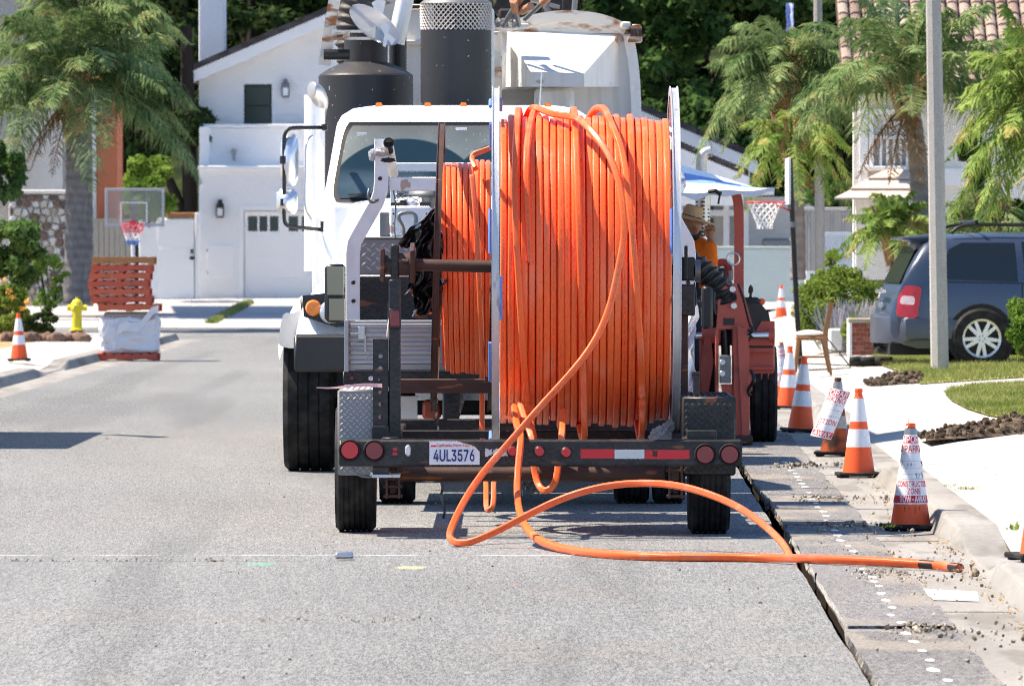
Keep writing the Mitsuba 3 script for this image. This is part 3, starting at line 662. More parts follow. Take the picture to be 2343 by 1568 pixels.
# axle of the reel with its bearings
DA = 45.4; ZA = 1.598
put(tr, 'reel_axle', cyl((X(900, DA), DA, ZA + .03), (X(1588, DA), DA, ZA - .01), .0375, 20), 'rust_brown', smooth=40, label='long brown steel axle of the large reel')
br = J(bxp(895, 911, 563, 690, DA - .04, DA + .04, .006), disc(0, 0, 0, .01, .01))[0:2]
k = put(tr, 'bearing_bracket', bxp(893, 912, 560, 690, DA - .06, DA + .06, .006), 'black_steel', smooth=40)
for x0, x1, r, m in ((869, 882, .055, 'rust_brown'), (882, 897, .06, 'black_steel'), (912, 938, .072, 'rust_brown')):
    put(k, 'collar', lathe([(.01, 0), (r, .0), (r, X(x1, DA) - X(x0, DA)), (.01, X(x1, DA) - X(x0, DA))], 22, 'x', (X(x0, DA), DA, ZA + .03)), m, smooth=40)
put(k, 'flange_plate', RT(bxp(937, 949, 562, 640, DA - .10, DA + .10, .006), 'x', 14, (0, DA, ZA)), 'rust_brown', smooth=40, label='rusty orange flange plate on the axle')
put(k, 'end_plate', RT(bxp(868, 880, 574, 640, DA - .09, DA + .09, .006), 'x', -10, (0, DA, ZA)), 'rust_brown', smooth=40)
put(k, 'set_screw', J(cyl((X(920, DA), DA - .09, ZA + .055), (X(934, DA), DA - .10, ZA + .05), .011, 8), cyl((X(927, DA), DA - .05, ZA + .05), (X(927, DA), DA - .10, ZA + .055), .008, 8)), 'rust_brown')
k = put(tr, 'bearing_bracket', bxp(1553, 1590, 588, 642, DA - .06, DA + .05, .008), 'black_plastic', smooth=40)
put(k, 'hook', tube(spline([at(1588, 646, DA - .1), at(1592, 690, DA - .1), at(1588, 700, DA - .1), at(1556, 700, DA - .1)], 20), .006, 8), 'black_plastic', smooth=True)
put(k, 'latch', bxp(1565, 1573, 562, 640, DA - .09, DA - .06, .003), 'black_plastic')
put(k, 'collar', lathe([(.01, 0), (.07, 0), (.07, .035), (.01, .035)], 22, 'x', (X(1589, DA), DA, ZA - .01)), 'grey_metal', smooth=40)
# wire loop frame below the left bearing, rag rope, jack foot, spring hangers
wl = [(889, 690), (888, 745), (889, 800)]
put(tr, 'wire_frame', J(tube([at(889, 692, DA - .12), at(888, 738, DA - .12), at(914, 738, DA - .12), at(914, 690, DA - .12)], .005, 6), tube([at(888, 716, DA - .12), at(914, 717, DA - .12)], .004, 6)), 'black_plastic')
put(tr, 'rag', tube(spline([at(905, 645, DA - .14), at(899, 668, DA - .15), at(903, 690, DA - .14), at(893, 725, DA - .14), at(886, 770, DA - .14)], 24), np.linspace(.016, .007, 24), 7), 'cushion', smooth=True)
put(tr, 'jack_foot', bxp(845, 915, 1084, 1092, 43.98, 44.2, .003), 'galvanised')
put(tr, 'jack_handle', tube(spline([at(806, 1069, 43.98), at(814, 1080, 43.97), at(826, 1088, 43.97), at(850, 1090, 43.98)], 16), .007, 8), 'grey_metal', smooth=True)
put(tr, 'jack_leg', bxp(852, 890, 1066, 1084, 44.0, 44.1, .005), 'black_steel')
put(tr, 'drop_light', J(bxp(1585, 1600, 855, 905, 44.3, 44.38, .004), bxp(1583, 1601, 850, 858, 44.28, 44.4, .003)), 'black_steel')
for x in (898, 1545):
    k = put(tr, 'spring_hanger', J(bxp(x - 12, x + 10, 1064, 1100, 44.25, 44.35, .005), bxp(x - 8, x + 8, 1100, 1128, 44.27, 44.36, .005)), 'rust_brown', smooth=40)
    put(k, 'shackle_plate', J(bxp(x - 16, x - 11, 1068, 1140, 44.22, 44.30, .002), bxp(x + 12, x + 17, 1068, 1140, 44.22, 44.30, .002)), 'rust_brown')
    for y in (1076, 1112, 1134):
        put(k, 'bolt', cyl(at(x - 21, y, 44.24), at(x + 22, y, 44.24), .011, 10), 'rust_brown', smooth=40)
tag(put(None, 'warning_ribbon', grid(lambda u, v: np.stack([X(724 + 150 * u, 44.2) + 0 * v, 44.2 - .02 + .02 * np.sin(u * 9), Z(886 - 6 * u + 6 * (v - .5) * (.4 + 1.2 * u) + 2 * np.sin(u * 7), 44.2)], -1), np.linspace(0, 1, 24), np.linspace(0, 1, 4)), 'ribbon_pink', smooth=True), 'pale pink ribbon lying over the left fender box and sticking out sideways', 'ribbon')
mat('ribbon_pink', (.80, .48, .48), .6)

# ---------------------------------------------------------------- large reel
def cable_reel(label, xl, xr, yc, zc, Rf, wl, wr, tilt, m_rim, hubR, blue=True):
    k = thing('cable_reel', label, 'cable reel')
    for x0, w in ((xl, wl), (xr, wr)):
        rim = lathe([(Rf - .060, 0), (Rf, 0), (Rf + .0, w * .12), (Rf - .012, w * .16), (Rf - .012, w * .84), (Rf, w * .88), (Rf, w), (Rf - .060, w), (Rf - .060, w * .9), (Rf - .06, w * .1)], 96, 'x', (x0, yc, zc))
        f = put(k, 'flange', RT(rim, 'y', tilt, (x0, yc, zc)), m_rim, smooth=30)
        for i in range(8):
            a = math.radians(i * 45 + 12); c, s = math.cos(a), math.sin(a)
            sp = tube([(x0 + w * .5, yc + c * hubR * .5, zc + s * hubR * .5), (x0 + w * .5, yc + c * (Rf - .03), zc + s * (Rf - .03))], .018, 8)
            put(f, 'spoke', RT(sp, 'y', tilt, (x0, yc, zc)), m_rim, smooth=40)
        if blue:
            for i in range(16):
                for off in ((-.010, w + .008) if x0 == xl else (-.008,)):
                    if (i * 7 + (off > 0) * 3) % 5 < (3 if x0 == xl and off < 0 else 4): continue
                    a = np.radians(np.linspace(i * 22.5 + 2, i * 22.5 + 17, 8))
                    r = Rf - .075 - .012 * (i % 3)
                    put(f, 'blue_strip', tube(np.stack([x0 + off + 0 * a, yc + r * np.cos(a), zc + r * np.sin(a)], 1), .011, 8), 'blue_plastic', smooth=40)
    put(k, 'drum', lathe([(hubR, xl), (hubR, xr)], 48, 'x', (0, yc, zc)), 'black_steel', smooth=True)
    return k
YC, ZC = 45.4, 1.598
XLF, XRF = X(1125.5, 45.4), X(1531, 45.4)
reel = cable_reel('tall steel reel with galvanised flanges and blue strips, wound with thick orange conduit', XLF, XRF, YC, ZC, 1.127, .046, .050, 0, 'galvanised', .45)
# conduit section: rounded hexagon-like bar with flat faces; uv.x runs along it in metres, uv.y round it
def cond_sec(w, h):
    """octagon-like bar: broad outer face, bevelled shoulders; each corner is a close pair of points"""
    c = [(.5, -.2), (.5, .2), (.36, .5), (-.36, .5), (-.5, .2), (-.5, -.2), (-.36, -.5), (.36, -.5)]
    c = np.array(c) * [w, h]; p = []
    for i in range(8):
        a, b, d = c[i - 1], c[i], c[(i + 1) % 8]
        for o in (a, d): u = o - b; p.append(b + u / np.linalg.norm(u) * min(.0030, .2 * np.linalg.norm(u)))
    return np.array(p)
def conduit_mesh(path, w, h, up, closed=False, start=0.0):
    path = np.asarray(path, float); sec = cond_sec(w, h); k = len(sec)
    if closed: path = np.vstack([path, path[:1]]); up = np.vstack([up, up[:1]]) if np.ndim(up) == 2 else up
    m = sweep(path, sec, up=up, caps=not closed)
    L = np.r_[0, np.cumsum(np.linalg.norm(np.diff(path, axis=0), axis=1))] + start
    # the section starts at +x: the face along +up has its centre near k/4 of the way round
    ang = (np.arctan2(sec[:, 1], sec[:, 0]) / (2 * math.pi)) % 1
    uv = np.column_stack([np.repeat(L, k), np.tile(ang, len(path))])
    if not closed: uv = np.vstack([uv, [[L[0], .6], [L[-1], .6]]])
    return m, uv
def winding(parent, xc, yc, zc, R, w, h, sag=0.0, dx=None, seed=0, n=90, tilt=0.0, label=None, wv=.0022):
    a = np.linspace(math.pi, 3 * math.pi, n, endpoint=False); g = np.random.default_rng(seed)
    low = np.clip(-np.sin(a), 0, 1)
    r = R + sag * low ** 2 + .004 * np.sin(3 * a + g.uniform(0, 6))
    x = xc + g.uniform(-1, 1) * wv + wv * np.sin(a + g.uniform(0, 6)) + wv * .4 * np.sin(4 * a + g.uniform(0, 6)) + (dx(a) if dx else 0) - tilt * r * np.sin(a)
    # a runs from the side that faces the camera (-y) upwards
    p = np.stack([x, yc - r * np.cos(a), zc + r * np.sin(a)], 1); up = np.stack([0 * a, -np.cos(a), np.sin(a)], 1)
    m, uv = conduit_mesh(p, w, h, up, True, g.uniform(0, 40))
    return put(parent, 'winding', m, 'conduit', smooth=True, uv=uv, label=label)
cd = thing('orange_conduit', 'orange conduit wound on the tall reel, loose loops trailing over the road', 'conduit')
NW = 24; pitch = (XRF - XLF - .046 - .012) / NW
und = lathe([(.46, XLF + .05), (.90, XLF + .05), (.905, XRF - .006), (.46, XRF - .006)], 96, 'x', (0, YC, ZC))
put(cd, 'inner_layers', und, 'conduit_plain', smooth=40)
mat('conduit_plain', (.55, .07, .02), .5)
gw = np.random.default_rng(11)
for i in range(NW):
    x = XLF + .050 + pitch * (i + .5)
    R = .9235 + (-.014 if i % 5 == 2 else 0) + (-.022 if i < 1 or i > 18 else 0) + gw.uniform(-.007, .007)
    winding(cd, x, YC, ZC, R, pitch * .985, .050, sag=[.028, .0, .018, .004][i % 4] + (.025 if i in (17, 20, 21) else 0), seed=i)
def strand(pts, n=90, w=.041, h=.044, up=(0, -1, 0), name='loose_length', label=None, seed=0):
    m, uv = conduit_mesh(spline(pts, n), w, h, up, False, seed * 3.1)
    return put(cd, name, m, 'conduit', smooth=True, uv=uv, label=label)
RS = .9235 + .046
def on_reel(x, y, lift=0.0, up=True):
    """point on the wound face of the reel at a place of the photograph"""
    zz = Z(y, 44.55); s = np.clip((zz - ZC) / (RS + lift), -.999, .999)
    dd = YC - (RS + lift) * math.sqrt(1 - s * s)
    zz = Z(y, dd); s = np.clip((zz - ZC) / (RS + lift), -.999, .999); dd = YC - (RS + lift) * math.sqrt(1 - s * s)
    return np.array([X(x, dd), dd, ZC + s * (RS + lift)])
def radial(P): u = P - np.array([0, YC, ZC]); u[:, 0] = 0; return u / np.linalg.norm(u, axis=1, keepdims=True)
def strand_r(pts, n=100, name='loose_length', label=None, seed=0, w=.041):
    p = spline(pts, n); m, uv = conduit_mesh(p, w, .044, radial(p), False, seed * 3.1)
    return put(cd, name, m, 'conduit', smooth=True, uv=uv, label=label)
back = lambda x, a, r: np.array([x, YC - r * math.cos(math.radians(a)), ZC + r * math.sin(math.radians(a))])
# the big loop: over the top of the reel, down across its face, to the road and into the trench
strand([back(X(1195, 45.4), 118, RS), back(X(1215, 45.4), 98, RS + .03), np.array([X(1262, 45.1), 45.1, Z(260, 45.1)]), np.array([X(1305, 44.9), 44.95, Z(266, 44.9)]), at(1345, 292, 44.62), at(1383, 340, 44.45), at(1410, 400, 44.33), at(1425, 480, 44.22), at(1426, 545, 44.17),
        at(1414, 615, 44.12), at(1396, 694, 44.08), at(1362, 775, 44.0), at(1312, 845, 43.9), at(1240, 925, 43.75), at(1172, 1003, 43.6), at(1112, 1072, 43.4), at(1062, 1145, 43.1), at(1033, 1205, 42.85), at(1031, 1232, 42.72), at(1053, 1241, 42.64), at(1092, 1233, 42.6),
        at(1175, 1194, 42.5), at(1262, 1150, 42.4), at(1340, 1122, 42.35), at(1420, 1107, 42.3), at(1500, 1105, 42.2), at(1580, 1117, 42.0), at(1655, 1143, 41.8), at(1715, 1176, 41.5), at(1765, 1216, 41.2), at(1800, 1258, 40.9), at(1818, 1300, 40.7)],
       260, label='loose loop of conduit arching from the reel over the road into the trench', seed=2)
# the free end: hangs from under the reel, lies across the road to the gutter
Yg = lambda y, z=.024: (EYE - z) * F / (y - HY)
ends = [at(1176, 930, 44.75), at(1183, 975, 44.3), at(1191, 1003, 43.85), at(1187, 1050, 43.72), at(1183, 1105, 43.6), at(1185, 1150, 43.4), at(1200, 1200, 42.9)] + [np.array([X(x, Yg(y, z)), Yg(y, z), z]) for x, y, z in ((1235, 1235, .05), (1300, 1256, .026), (1380, 1266, .025), (1480, 1272, .024), (1600, 1274, .024), (1740, 1275, .026), (1850, 1277, .042), (1960, 1281, .046), (2060, 1286, .042), (2140, 1292, .034), (2196, 1298, .030))]
fe = strand(ends, 200, up=(0, -.55, 1), label='free end of the conduit lying across the strip and gutter', seed=5)
pe = spline(ends, 200)
def wrap_(i0, i1): return tube(pe[i0:i1], .0245, 12)
put(fe, 'black_tape', wrap_(185, 190), 'black_plastic', smooth=40); put(fe, 'black_tape', wrap_(195, 200), 'black_plastic', smooth=40)
# loop hanging behind the bumper
strand([at(1190, 925, 44.7), at(1205, 970, 44.5), at(1217, 1010, 44.35), at(1222, 1070, 44.3), at(1234, 1112, 44.25), at(1250, 1121, 44.2), at(1265, 1110, 44.2), at(1276, 1070, 44.25), at(1284, 1005, 44.35), at(1288, 940, 44.7)], 90, seed=7)
# slanting turns on the wound face
strand_r([back(X(1200, 45.4), 150, RS + .01), back(X(1188, 45.4), 100, RS + .012)] + [on_reel(x, y, .012) for x, y in ((1181, 310), (1178, 400), (1179, 500), (1184, 600), (1191, 720), (1199, 840), (1206, 920))] + [at(1213, 970, 44.62), at(1220, 1003, 44.55)], 130, seed=8)
strand_r([back(X(1325, 45.4), 130, RS - .01), back(X(1350, 45.4), 106, RS + .01), back(X(1376, 45.3), 90, RS + .022)] + [on_reel(x, y, .034) for x, y in ((1403, 296), (1420, 340), (1434, 420), (1444, 510))] + [on_reel(x, y, .012) for x, y in ((1453, 610), (1460, 710), (1465, 800), (1468, 890))] + [at(1469, 950, 44.62), at(1468, 985, 44.75), back(X(1462, 45.4), -97, RS + .05), back(X(1450, 45.4), -130, RS)], 150, seed=9)
strand_r([back(X(1300, 45.4), 130, RS + .01), back(X(1311, 45.4), 96, RS + .012)] + [on_reel(x, y, .012) for x, y in ((1316, 300), (1320, 400), (1324, 500), (1328, 620), (1331, 740), (1334, 860))] + [at(1336, 940, 44.58), at(1337, 985, 44.6), at(1333, 1000, 44.8), at(1328, 985, 45.1), back(X(1322, 45.4), -110, RS)], 130, seed=10)
strand_r([back(X(1232, 45.4), 130, RS + .01), back(X(1226, 45.4), 100, RS + .012)] + [on_reel(x, y, .010) for x, y in ((1206, 330), (1204, 420))] + [on_reel(x, y, -.02) for x, y in ((1208, 520), (1212, 600))], 90, seed=12)
# silver tape and cloth tied to the flange
def crumple(c, r, seed, sx=1, sz=1, amp=.5):
    m = trimesh.creation.icosphere(subdivisions=3, radius=1); v = np.array(m.vertices)
    v = v * (1 + amp * (meshkit.fbm(v * 2.6 + seed * 7, 3, seed)[:, None] - .5) * 2 + .25 * (meshkit.noise(v * 7 + seed, seed)[:, None] - .5))
    return v * np.array([r * sx, r * .6, r * sz]) + np.array(c), np.array(m.faces)
put(reel, 'tape_knot', crumple(at(1549, 414, 45.0), .052, 3, 1, 1.25), 'foil', label='crumpled silver tape round the right flange')
mat('foil', (.70, .70, .72), .22, .9)
put(reel, 'cloth_knot', J(crumple(at(1508, 998, 44.6), .05, 8, 1.2, 1.1), crumple(at(1530, 975, 44.7), .035, 9)), 'cloth_grey')
mat('cloth_grey', (.36, .33, .31), .95, spec=.1)

# ---------------------------------------------------------------- small reel on the truck bed
YS, ZS = 47.6, Z(611, 47.6)
x0 = X(1012, YS); x1 = X(1124, YS)
r2 = cable_reel('smaller reel with a rusty brown flange, left of the tall reel on the truck bed', X(994, YS), x1, YS, ZS, .937, .042, .04, 1.6, 'rust_brown', .3, blue=False)
c2 = thing('orange_conduit', 'orange conduit wound on the smaller reel with the rusty brown flange', 'conduit')
put(c2, 'inner_layers', lathe([(.3, x0), (.636, x0), (.636, x1 - .004), (.3, x1 - .004)], 80, 'x', (0, YS, ZS)), 'conduit_plain', smooth=40)
for i in range(9):
    xx = x0 + (x1 - x0 - .006) * (i + .5) / 9
    winding(c2, xx, YS, ZS, .653 + (0 if i < 6 else .02) + gw.uniform(-.004, .004), .0335, .040, sag=.01 * (i % 3), seed=50 + i, n=72, wv=.0012, tilt=.028 * (1 - i / 9) - .004)
def strand2(pts, n=60, **k):
    m, uv = conduit_mesh(spline(pts, n), .034, .036, (0, -1, 0), False, 4.0); return put(c2, 'loose_length', m, 'conduit', smooth=True, uv=uv, **k)
strand2([at(1122, 338, 47.20), at(1108, 344, 47.20), at(1090, 350, 47.20), at(1081, 357, 47.20), at(1082, 372, 47.15), at(1088, 386, 47.10)])
strand2([at(1080, 400, 46.90), at(1087, 480, 46.85), at(1094, 600, 46.82), at(1099, 720, 46.85), at(1103, 850, 46.90), at(1103, 985, 46.90), at(1110, 1080, 46.60), at(1112, 1140, 46.20), at(1118, 1166, 46.00), at(1125, 1160, 46.00), at(1129, 1120, 46.10), at(1131, 1060, 46.40)], 120)
# ---------------------------------------------------------------- flatbed truck that tows the trailer
ft = thing('flatbed_truck', 'white flatbed work truck with a pipe rack and aluminium tailgate, towing the reel trailer', 'truck')
put(ft, 'tailgate', J(bxp(798, 1588, 732, 846, 48.6, 48.64, .004), *[bxp(800, 1586, y, y + 11, 48.575, 48.605, .005) for y in (740, 760, 781, 801, 822)]), 'aluminium', smooth=40, label='ribbed aluminium tailgate')
put(ft, 'tailgate_edge', J(bxp(787, 797, 732, 850, 48.50, 48.62, .003), bxp(797, 812, 732, 850, 48.60, 48.615, .002)), 'aluminium')
k = put(ft, 'latch', J(bxp(818, 834, 746, 776, 48.54, 48.575, .004), bxp(800, 822, 760, 764, 48.53, 48.55, .002), bxp(833, 836, 766, 806, 48.54, 48.56, .002)), 'steel')
put(ft, 'rear_beam', bxp(784, 1590, 848, 884, 48.55, 48.70, .008), 'black_steel', smooth=40)
for x in (805, 1565):
    put(ft, 'marker_light', disc(X(x, 48.55), 48.535, Z(864, 48.55), .012, .02, 14), 'dark_red_lens')
put(ft, 'plate_lamp', bxp(843, 868, 860, 870, 48.525, 48.55, .006), 'clear_lens')
put(ft, 'bed', box(-1.1, 1.2, 48.7, 52.2, .82, .93, .01), 'black_steel')
put(ft, 'bulkhead', bxp(820, 1560, 632, 731, 49.2, 49.26, .004), 'black_steel', label='scuffed black steel bulkhead panel')
k = put(ft, 'tool_chest', bxp(820, 1560, 545, 629, 49.25, 49.95, .008), 'tread_plate', smooth=40, label='diamond plate tool chest')
put(k, 'tread_pattern', lozenges(X(824, 49.2), X(1010, 49.2), Z(622, 49.2), Z(549, 49.2), 49.249, .062), 'tread_lug', kind='stuff')
put(k, 'lid_edge', bxp(818, 1562, 541, 546, 49.23, 49.98, .003), 'aluminium')
# bent rack posts, left and right alike
cxm = (X(792, 49.0) + X(1590, 49.0)) / 2
def rack_post(mx):
    pts = [(872, 318), (872, 418), (870, 440), (862, 463), (818, 540), (810, 556), (807, 580), (807, 735)]
    p = np.array([[X(x, 49.0), 49.0, Z(y, 49.0)] for x, y in pts]);
    if mx: p[:, 0] = 2 * cxm - p[:, 0]
    s = .047; sec = np.array([(s, s * .9), (s * .9, s), (-s * .9, s), (-s, s * .9), (-s, -s * .9), (-s * .9, -s), (s * .9, -s), (s, -s * .9)])
    d = [p[0]]
    for a, b in zip(p[:-1], p[1:]): d += list(np.linspace(a, b, 5)[1:])
    return sweep(d, sec, up=(0, 1, 0))
for mx in (0, 1):
    k = put(ft, 'rack_post', rack_post(mx), 'white_worn', smooth=30)
    for x, y in ((808, 646), (808, 688), (869, 408)):
        xx = X(x, 48.94); xx = 2 * cxm - xx if mx else xx
        put(k, 'bolt', disc(xx, 48.938, Z(y, 48.94), .014, .016, 12), 'black_plastic', smooth=40)
put(ft, 'rack_beam', bxp(890, 1470, 405, 437, 49.0, 49.09, .006), 'white_worn', smooth=40)
put(ft, 'rack_beam', bxp(885, 1470, 372, 392, 51.6, 51.69, .006), 'white_worn', smooth=40)
for x in (893, 1440): put(ft, 'rack_brace', J(bxp(x, x + 14, 392, 545, 51.62, 51.68, .004)), 'white_worn')
# expanded metal guard
def lattice(x0, x1, z0, z1, y, s, r, ang=.55):
    V = []; h = s * ang
    ms = []
    n = int((x1 - x0 + (z1 - z0) / ang) / s) + 1
    for i in range(-n, n + 1):
        for sg in (1, -1):
            pts = []
            xa, xb = x0, x1
            fx = lambda xx: z0 + sg * (xx - (x0 + i * s)) * ang
            a = np.array([(xx, fx(xx)) for xx in np.linspace(x0, x1, 2)])
            # clip to the panel
            za, zb = a[0, 1], a[1, 1]
            t0, t1 = 0.0, 1.0
            dz = zb - za
            lo, hi = sorted(((z0 - za) / dz, (z1 - za) / dz)); t0, t1 = max(0, lo), min(1, hi)
            if t1 - t0 < .01: continue
            P = a[0] + (a[1] - a[0]) * t0; Q = a[0] + (a[1] - a[0]) * t1
            ms.append(tube([(P[0], y, P[1]), (Q[0], y, Q[1])], r, 4, caps=False))
    return J(*ms)
put(ft, 'mesh_guard', lattice(X(905, 51.6), X(1100, 51.6), Z(545, 51.6), Z(437, 51.6), 51.62, .07, .0035), 'steel', kind='stuff')
k = put(ft, 'generator', bxp(891, 985, 471, 541, 49.9, 50.5, .012), 'white_worn', smooth=40, label='white machine box with a bent pipe handle')
put(k, 'pipe_handle', tube(spline([at(923, 541, 49.85), at(921, 520, 49.83), at(914, 505, 49.8), at(912, 493, 49.8), at(922, 487, 49.8), at(940, 487, 49.8), at(950, 494, 49.8), at(951, 510, 49.8), at(948, 541, 49.85)], 40), .014, 10), 'grey_metal', smooth=True)
put(k, 'top_parts', J(bxp(893, 925, 463, 472, 49.95, 50.2, .005), bxp(960, 985, 462, 472, 49.95, 50.2, .005), bxp(915, 930, 458, 468, 50.0, 50.1, .004)), 'black_plastic')
put(k, 'filler_cap', lathe([(0, .03), (.045, .03), (.05, .02), (.05, 0), (0, 0)], 20, 'z', (X(938, 50), 50.1, Z(471, 50))), 'clear_lens', smooth=40)
put(k, 'side_panel', bxp(868, 891, 485, 541, 49.95, 50.4, .006), 'grey_metal')
for x, y in ((900, 489), (900, 512), (976, 489)): put(k, 'screw', disc(X(x, 49.9), 49.893, Z(y, 49.9), .007, .01, 10), 'black_plastic')
put(ft, 'work_lamp', lathe([(0, .10), (.07, .09), (.13, .05), (.14, .02), (.05, .0), (.04, -.1), (0, -.1)], 24, 'z', (X(980, 50.6), 50.6, Z(452, 50.6))), 'grey_metal', smooth=40)
# tied pipes on the left post, with tape
k = put(ft, 'tied_pipe', tube([at(888, 326, 48.85), at(900, 398, 49.3)], .033, 14, caps=False), 'wood_pale', smooth=40)
mat('wood_pale', (.62, .58, .52), .7)
put(k, 'pipe_mouth', tube([at(889, 327, 48.84), at(892, 345, 48.95)], .026, 14), 'dark_inside')
put(k, 'pipe_ring', lathe([(.026, 0), (.036, 0), (.036, .02), (.026, .02)], 18, 'y', tuple(at(889, 327, 48.82))), 'black_plastic', smooth=40)
put(ft, 'duct_tape', J(crumple(at(872, 348, 48.96), .075, 5, 1.05, .42, .25), crumple(at(851, 356, 48.9), .03, 6, .7, 1.2)), 'foil_grey', label='grey tape wound round the left rack post')
mat('foil_grey', (.42, .43, .45), .4, .5)
put(ft, 'strap_knot', J(crumple(at(888, 366, 48.95), .03, 7, 1.6, .5)), 'black_plastic')
put(ft, 'wire', J(tube(spline([at(845, 432, 48.9), at(842, 450, 48.88), at(850, 462, 48.9), at(866, 455, 48.9)], 20), .010, 6), tube(spline([at(900, 437, 49), at(905, 480, 49.1), at(902, 520, 49.1), at(905, 545, 49.1)], 20), .005, 5), tube(spline([at(906, 690, 48.5), at(880, 770, 48.4), at(852, 800, 48.4), at(836, 826, 48.4)], 20), .003, 4)), 'grey_metal', smooth=True)
# wheels, cab, towing mirrors
for x0, x1 in ((775, 858), (868, 950), (1404, 1484), (1492, 1566)):
    k = put(ft, 'wheel', tyre((X(x0, 50.1) + X(x1, 50.1)) / 2, 50.1, .385, .385, X(x1, 50.1) - X(x0, 50.1), 4), 'rubber', smooth=30)
    put(k, 'rim', lathe([(.02, -.02), (.21, -.02), (.235, -.08), (.235, .08), (.21, .02), (.02, .02)], 28, 'x', ((X(x0, 50.1) + X(x1, 50.1)) / 2, 50.1, .385)), 'grey_metal', smooth=30)
put(ft, 'axle', J(cyl((-.9, 50.1, .385), (.95, 50.1, .385), .06, 12), lathe([(0, -.15), (.10, -.12), (.15, 0), (.10, .12), (0, .15)], 20, 'x', (.05, 50.1, .385))), 'black_steel', smooth=40)
put(ft, 'frame_rail', J(box(-.45, -.35, 48.7, 55.5, .60, .80), box(.45, .55, 48.7, 55.5, .60, .80)), 'black_steel')
cab = hull([(x, y, z) for x, y, z in [(-.90, 52.4, .65), (1.0, 52.4, .65), (-.90, 52.4, 1.3), (1.0, 52.4, 1.3), (-.80, 52.55, 1.78), (.90, 52.55, 1.78), (-.80, 53.6, 1.8), (.90, 53.6, 1.8), (-.92, 54.4, 1.25), (1.02, 54.4, 1.25), (-.92, 55.6, 1.15), (1.02, 55.6, 1.15), (-.92, 55.6, .6), (1.02, 55.6, .6)]])
k = put(ft, 'cab', cab, 'white_worn'); put(k, 'rear_window', box(-.6, .7, 52.38, 52.42, 1.38, 1.66, .01), 'window_glass')
for x in (-.86, .96):
    put(ft, 'front_wheel', tyre(x, 54.9, .385, .385, .23, 4), 'rubber', smooth=30)
k = put(ft, 'towing_mirror', bxp(742, 792, 604, 737, 52.8, 52.92, .03), 'black_plastic', smooth=40, label='tall black towing mirror on the left side')
put(k, 'mirror_pane', RT(bxp(748, 788, 609, 674, 52.79, 52.80, .004), 'z', -14, tuple(at(748, 640, 52.79))), 'mirror_glass')
put(k, 'mirror_pane', RT(bxp(752, 788, 682, 732, 52.79, 52.80, .004), 'z', -6, tuple(at(752, 640, 52.79))), 'mirror_glass')
put(k, 'arm', box(X(790, 52.85), -.9, 52.83, 52.89, Z(672, 52.85), Z(655, 52.85)), 'black_plastic')
k = put(ft, 'towing_mirror', bxp(1604, 1631, 655, 752, 52.8, 52.92, .03), 'black_plastic', smooth=40, label='black towing mirror on the right side')
put(k, 'arm', box(1.0, X(1606, 52.85), 52.83, 52.89, Z(702, 52.85), Z(688, 52.85)), 'black_plastic')
# torn plastic at the right post and things below the reel
sheetm = grid(lambda u, v: np.stack([X(1562 + 24 * v + 8 * np.sin(u * 9), 48.6), 48.5 + .05 * np.sin(u * 13 + v * 6), Z(690 + 210 * u, 48.6)], -1), np.linspace(0, 1, 40), np.linspace(0, 1, 8))
put(ft, 'plastic_sheet', bumpy(sheetm, .03, 9, 3), 'wrap', smooth=True)
put(ft, 'white_panel', bxp(915, 955, 905, 960, 49.3, 49.34, .003), 'white_worn')
put(ft, 'red_can', bxp(966, 1008, 915, 960, 49.5, 49.8, .02), 'machine_red', smooth=40)
put(ft, 'stand_leg', bxp(1012, 1036, 890, 962, 48.9, 48.98, .005), 'grey_metal')
put(ft, 'hitch_chain', J(*[lathe([(.018, -.006), (.026, 0), (.018, .006), (.012, 0), (.018, -.006)], 10, ('x', 'y', 'z')[i % 3], tuple(at(1195 + 7 * (i % 7) + 3 * math.sin(i * 2.1), 1100 + 8 * math.sin(i * 1.3) + (i // 7) * 6, 47.6))) for i in range(26)]), 'grey_metal', smooth=40)
tag(put(None, 'strap', J(grid(lambda u, v: np.stack([X(1003 + 14 * u + 3 * np.sin(u * 17) + 6 * v, 47.2), 47.2 + .02 * np.sin(u * 14 + 3 * v), Z(1045 + 140 * u, 47.2)], -1), np.linspace(0, 1, 40), np.linspace(-.5, .5, 3)), grid(lambda u, v: np.stack([X(992 + 12 * u + 5 * v, 47.2), 47.2 + .015 * np.sin(u * 19 + 3 * v), Z(900 + 95 * u, 47.2)], -1), np.linspace(0, 1, 30), np.linspace(-.5, .5, 3))), 'strap_dark', smooth=True), 'twisted grey strap hanging under the trailer to the road', 'strap')

# ---------------------------------------------------------------- black plastic bag beside the small reel
def bag_piece(pts, wid, seed, amp=.05):
    p = spline([at(x, y, 46.95) for x, y in pts], 60); w = np.interp(np.linspace(0, 1, 60), np.linspace(0, 1, len(wid)), wid)
    v = np.linspace(-1, 1, 26)
    q = p[:, None] + np.stack([np.outer(w, v), np.zeros((60, 26)), .15 * np.outer(w, v)], -1)
    fold = .05 * np.sin(v[None] * 7 + 3 * np.sin(np.linspace(0, 7, 60))[:, None] + seed) + .016 * np.sin(v[None] * 13 + np.linspace(0, 9, 60)[:, None])
    q[..., 1] += fold * np.minimum(1, w[:, None] / .06)
    i, j = np.meshgrid(np.arange(59), np.arange(25), indexing='ij'); a = (i * 26 + j).ravel()
    m = (q.reshape(-1, 3), np.vstack([np.stack([a, a + 26, a + 27], 1), np.stack([a, a + 27, a + 1], 1)]))
    return bumpy(m, .03, 5, seed)
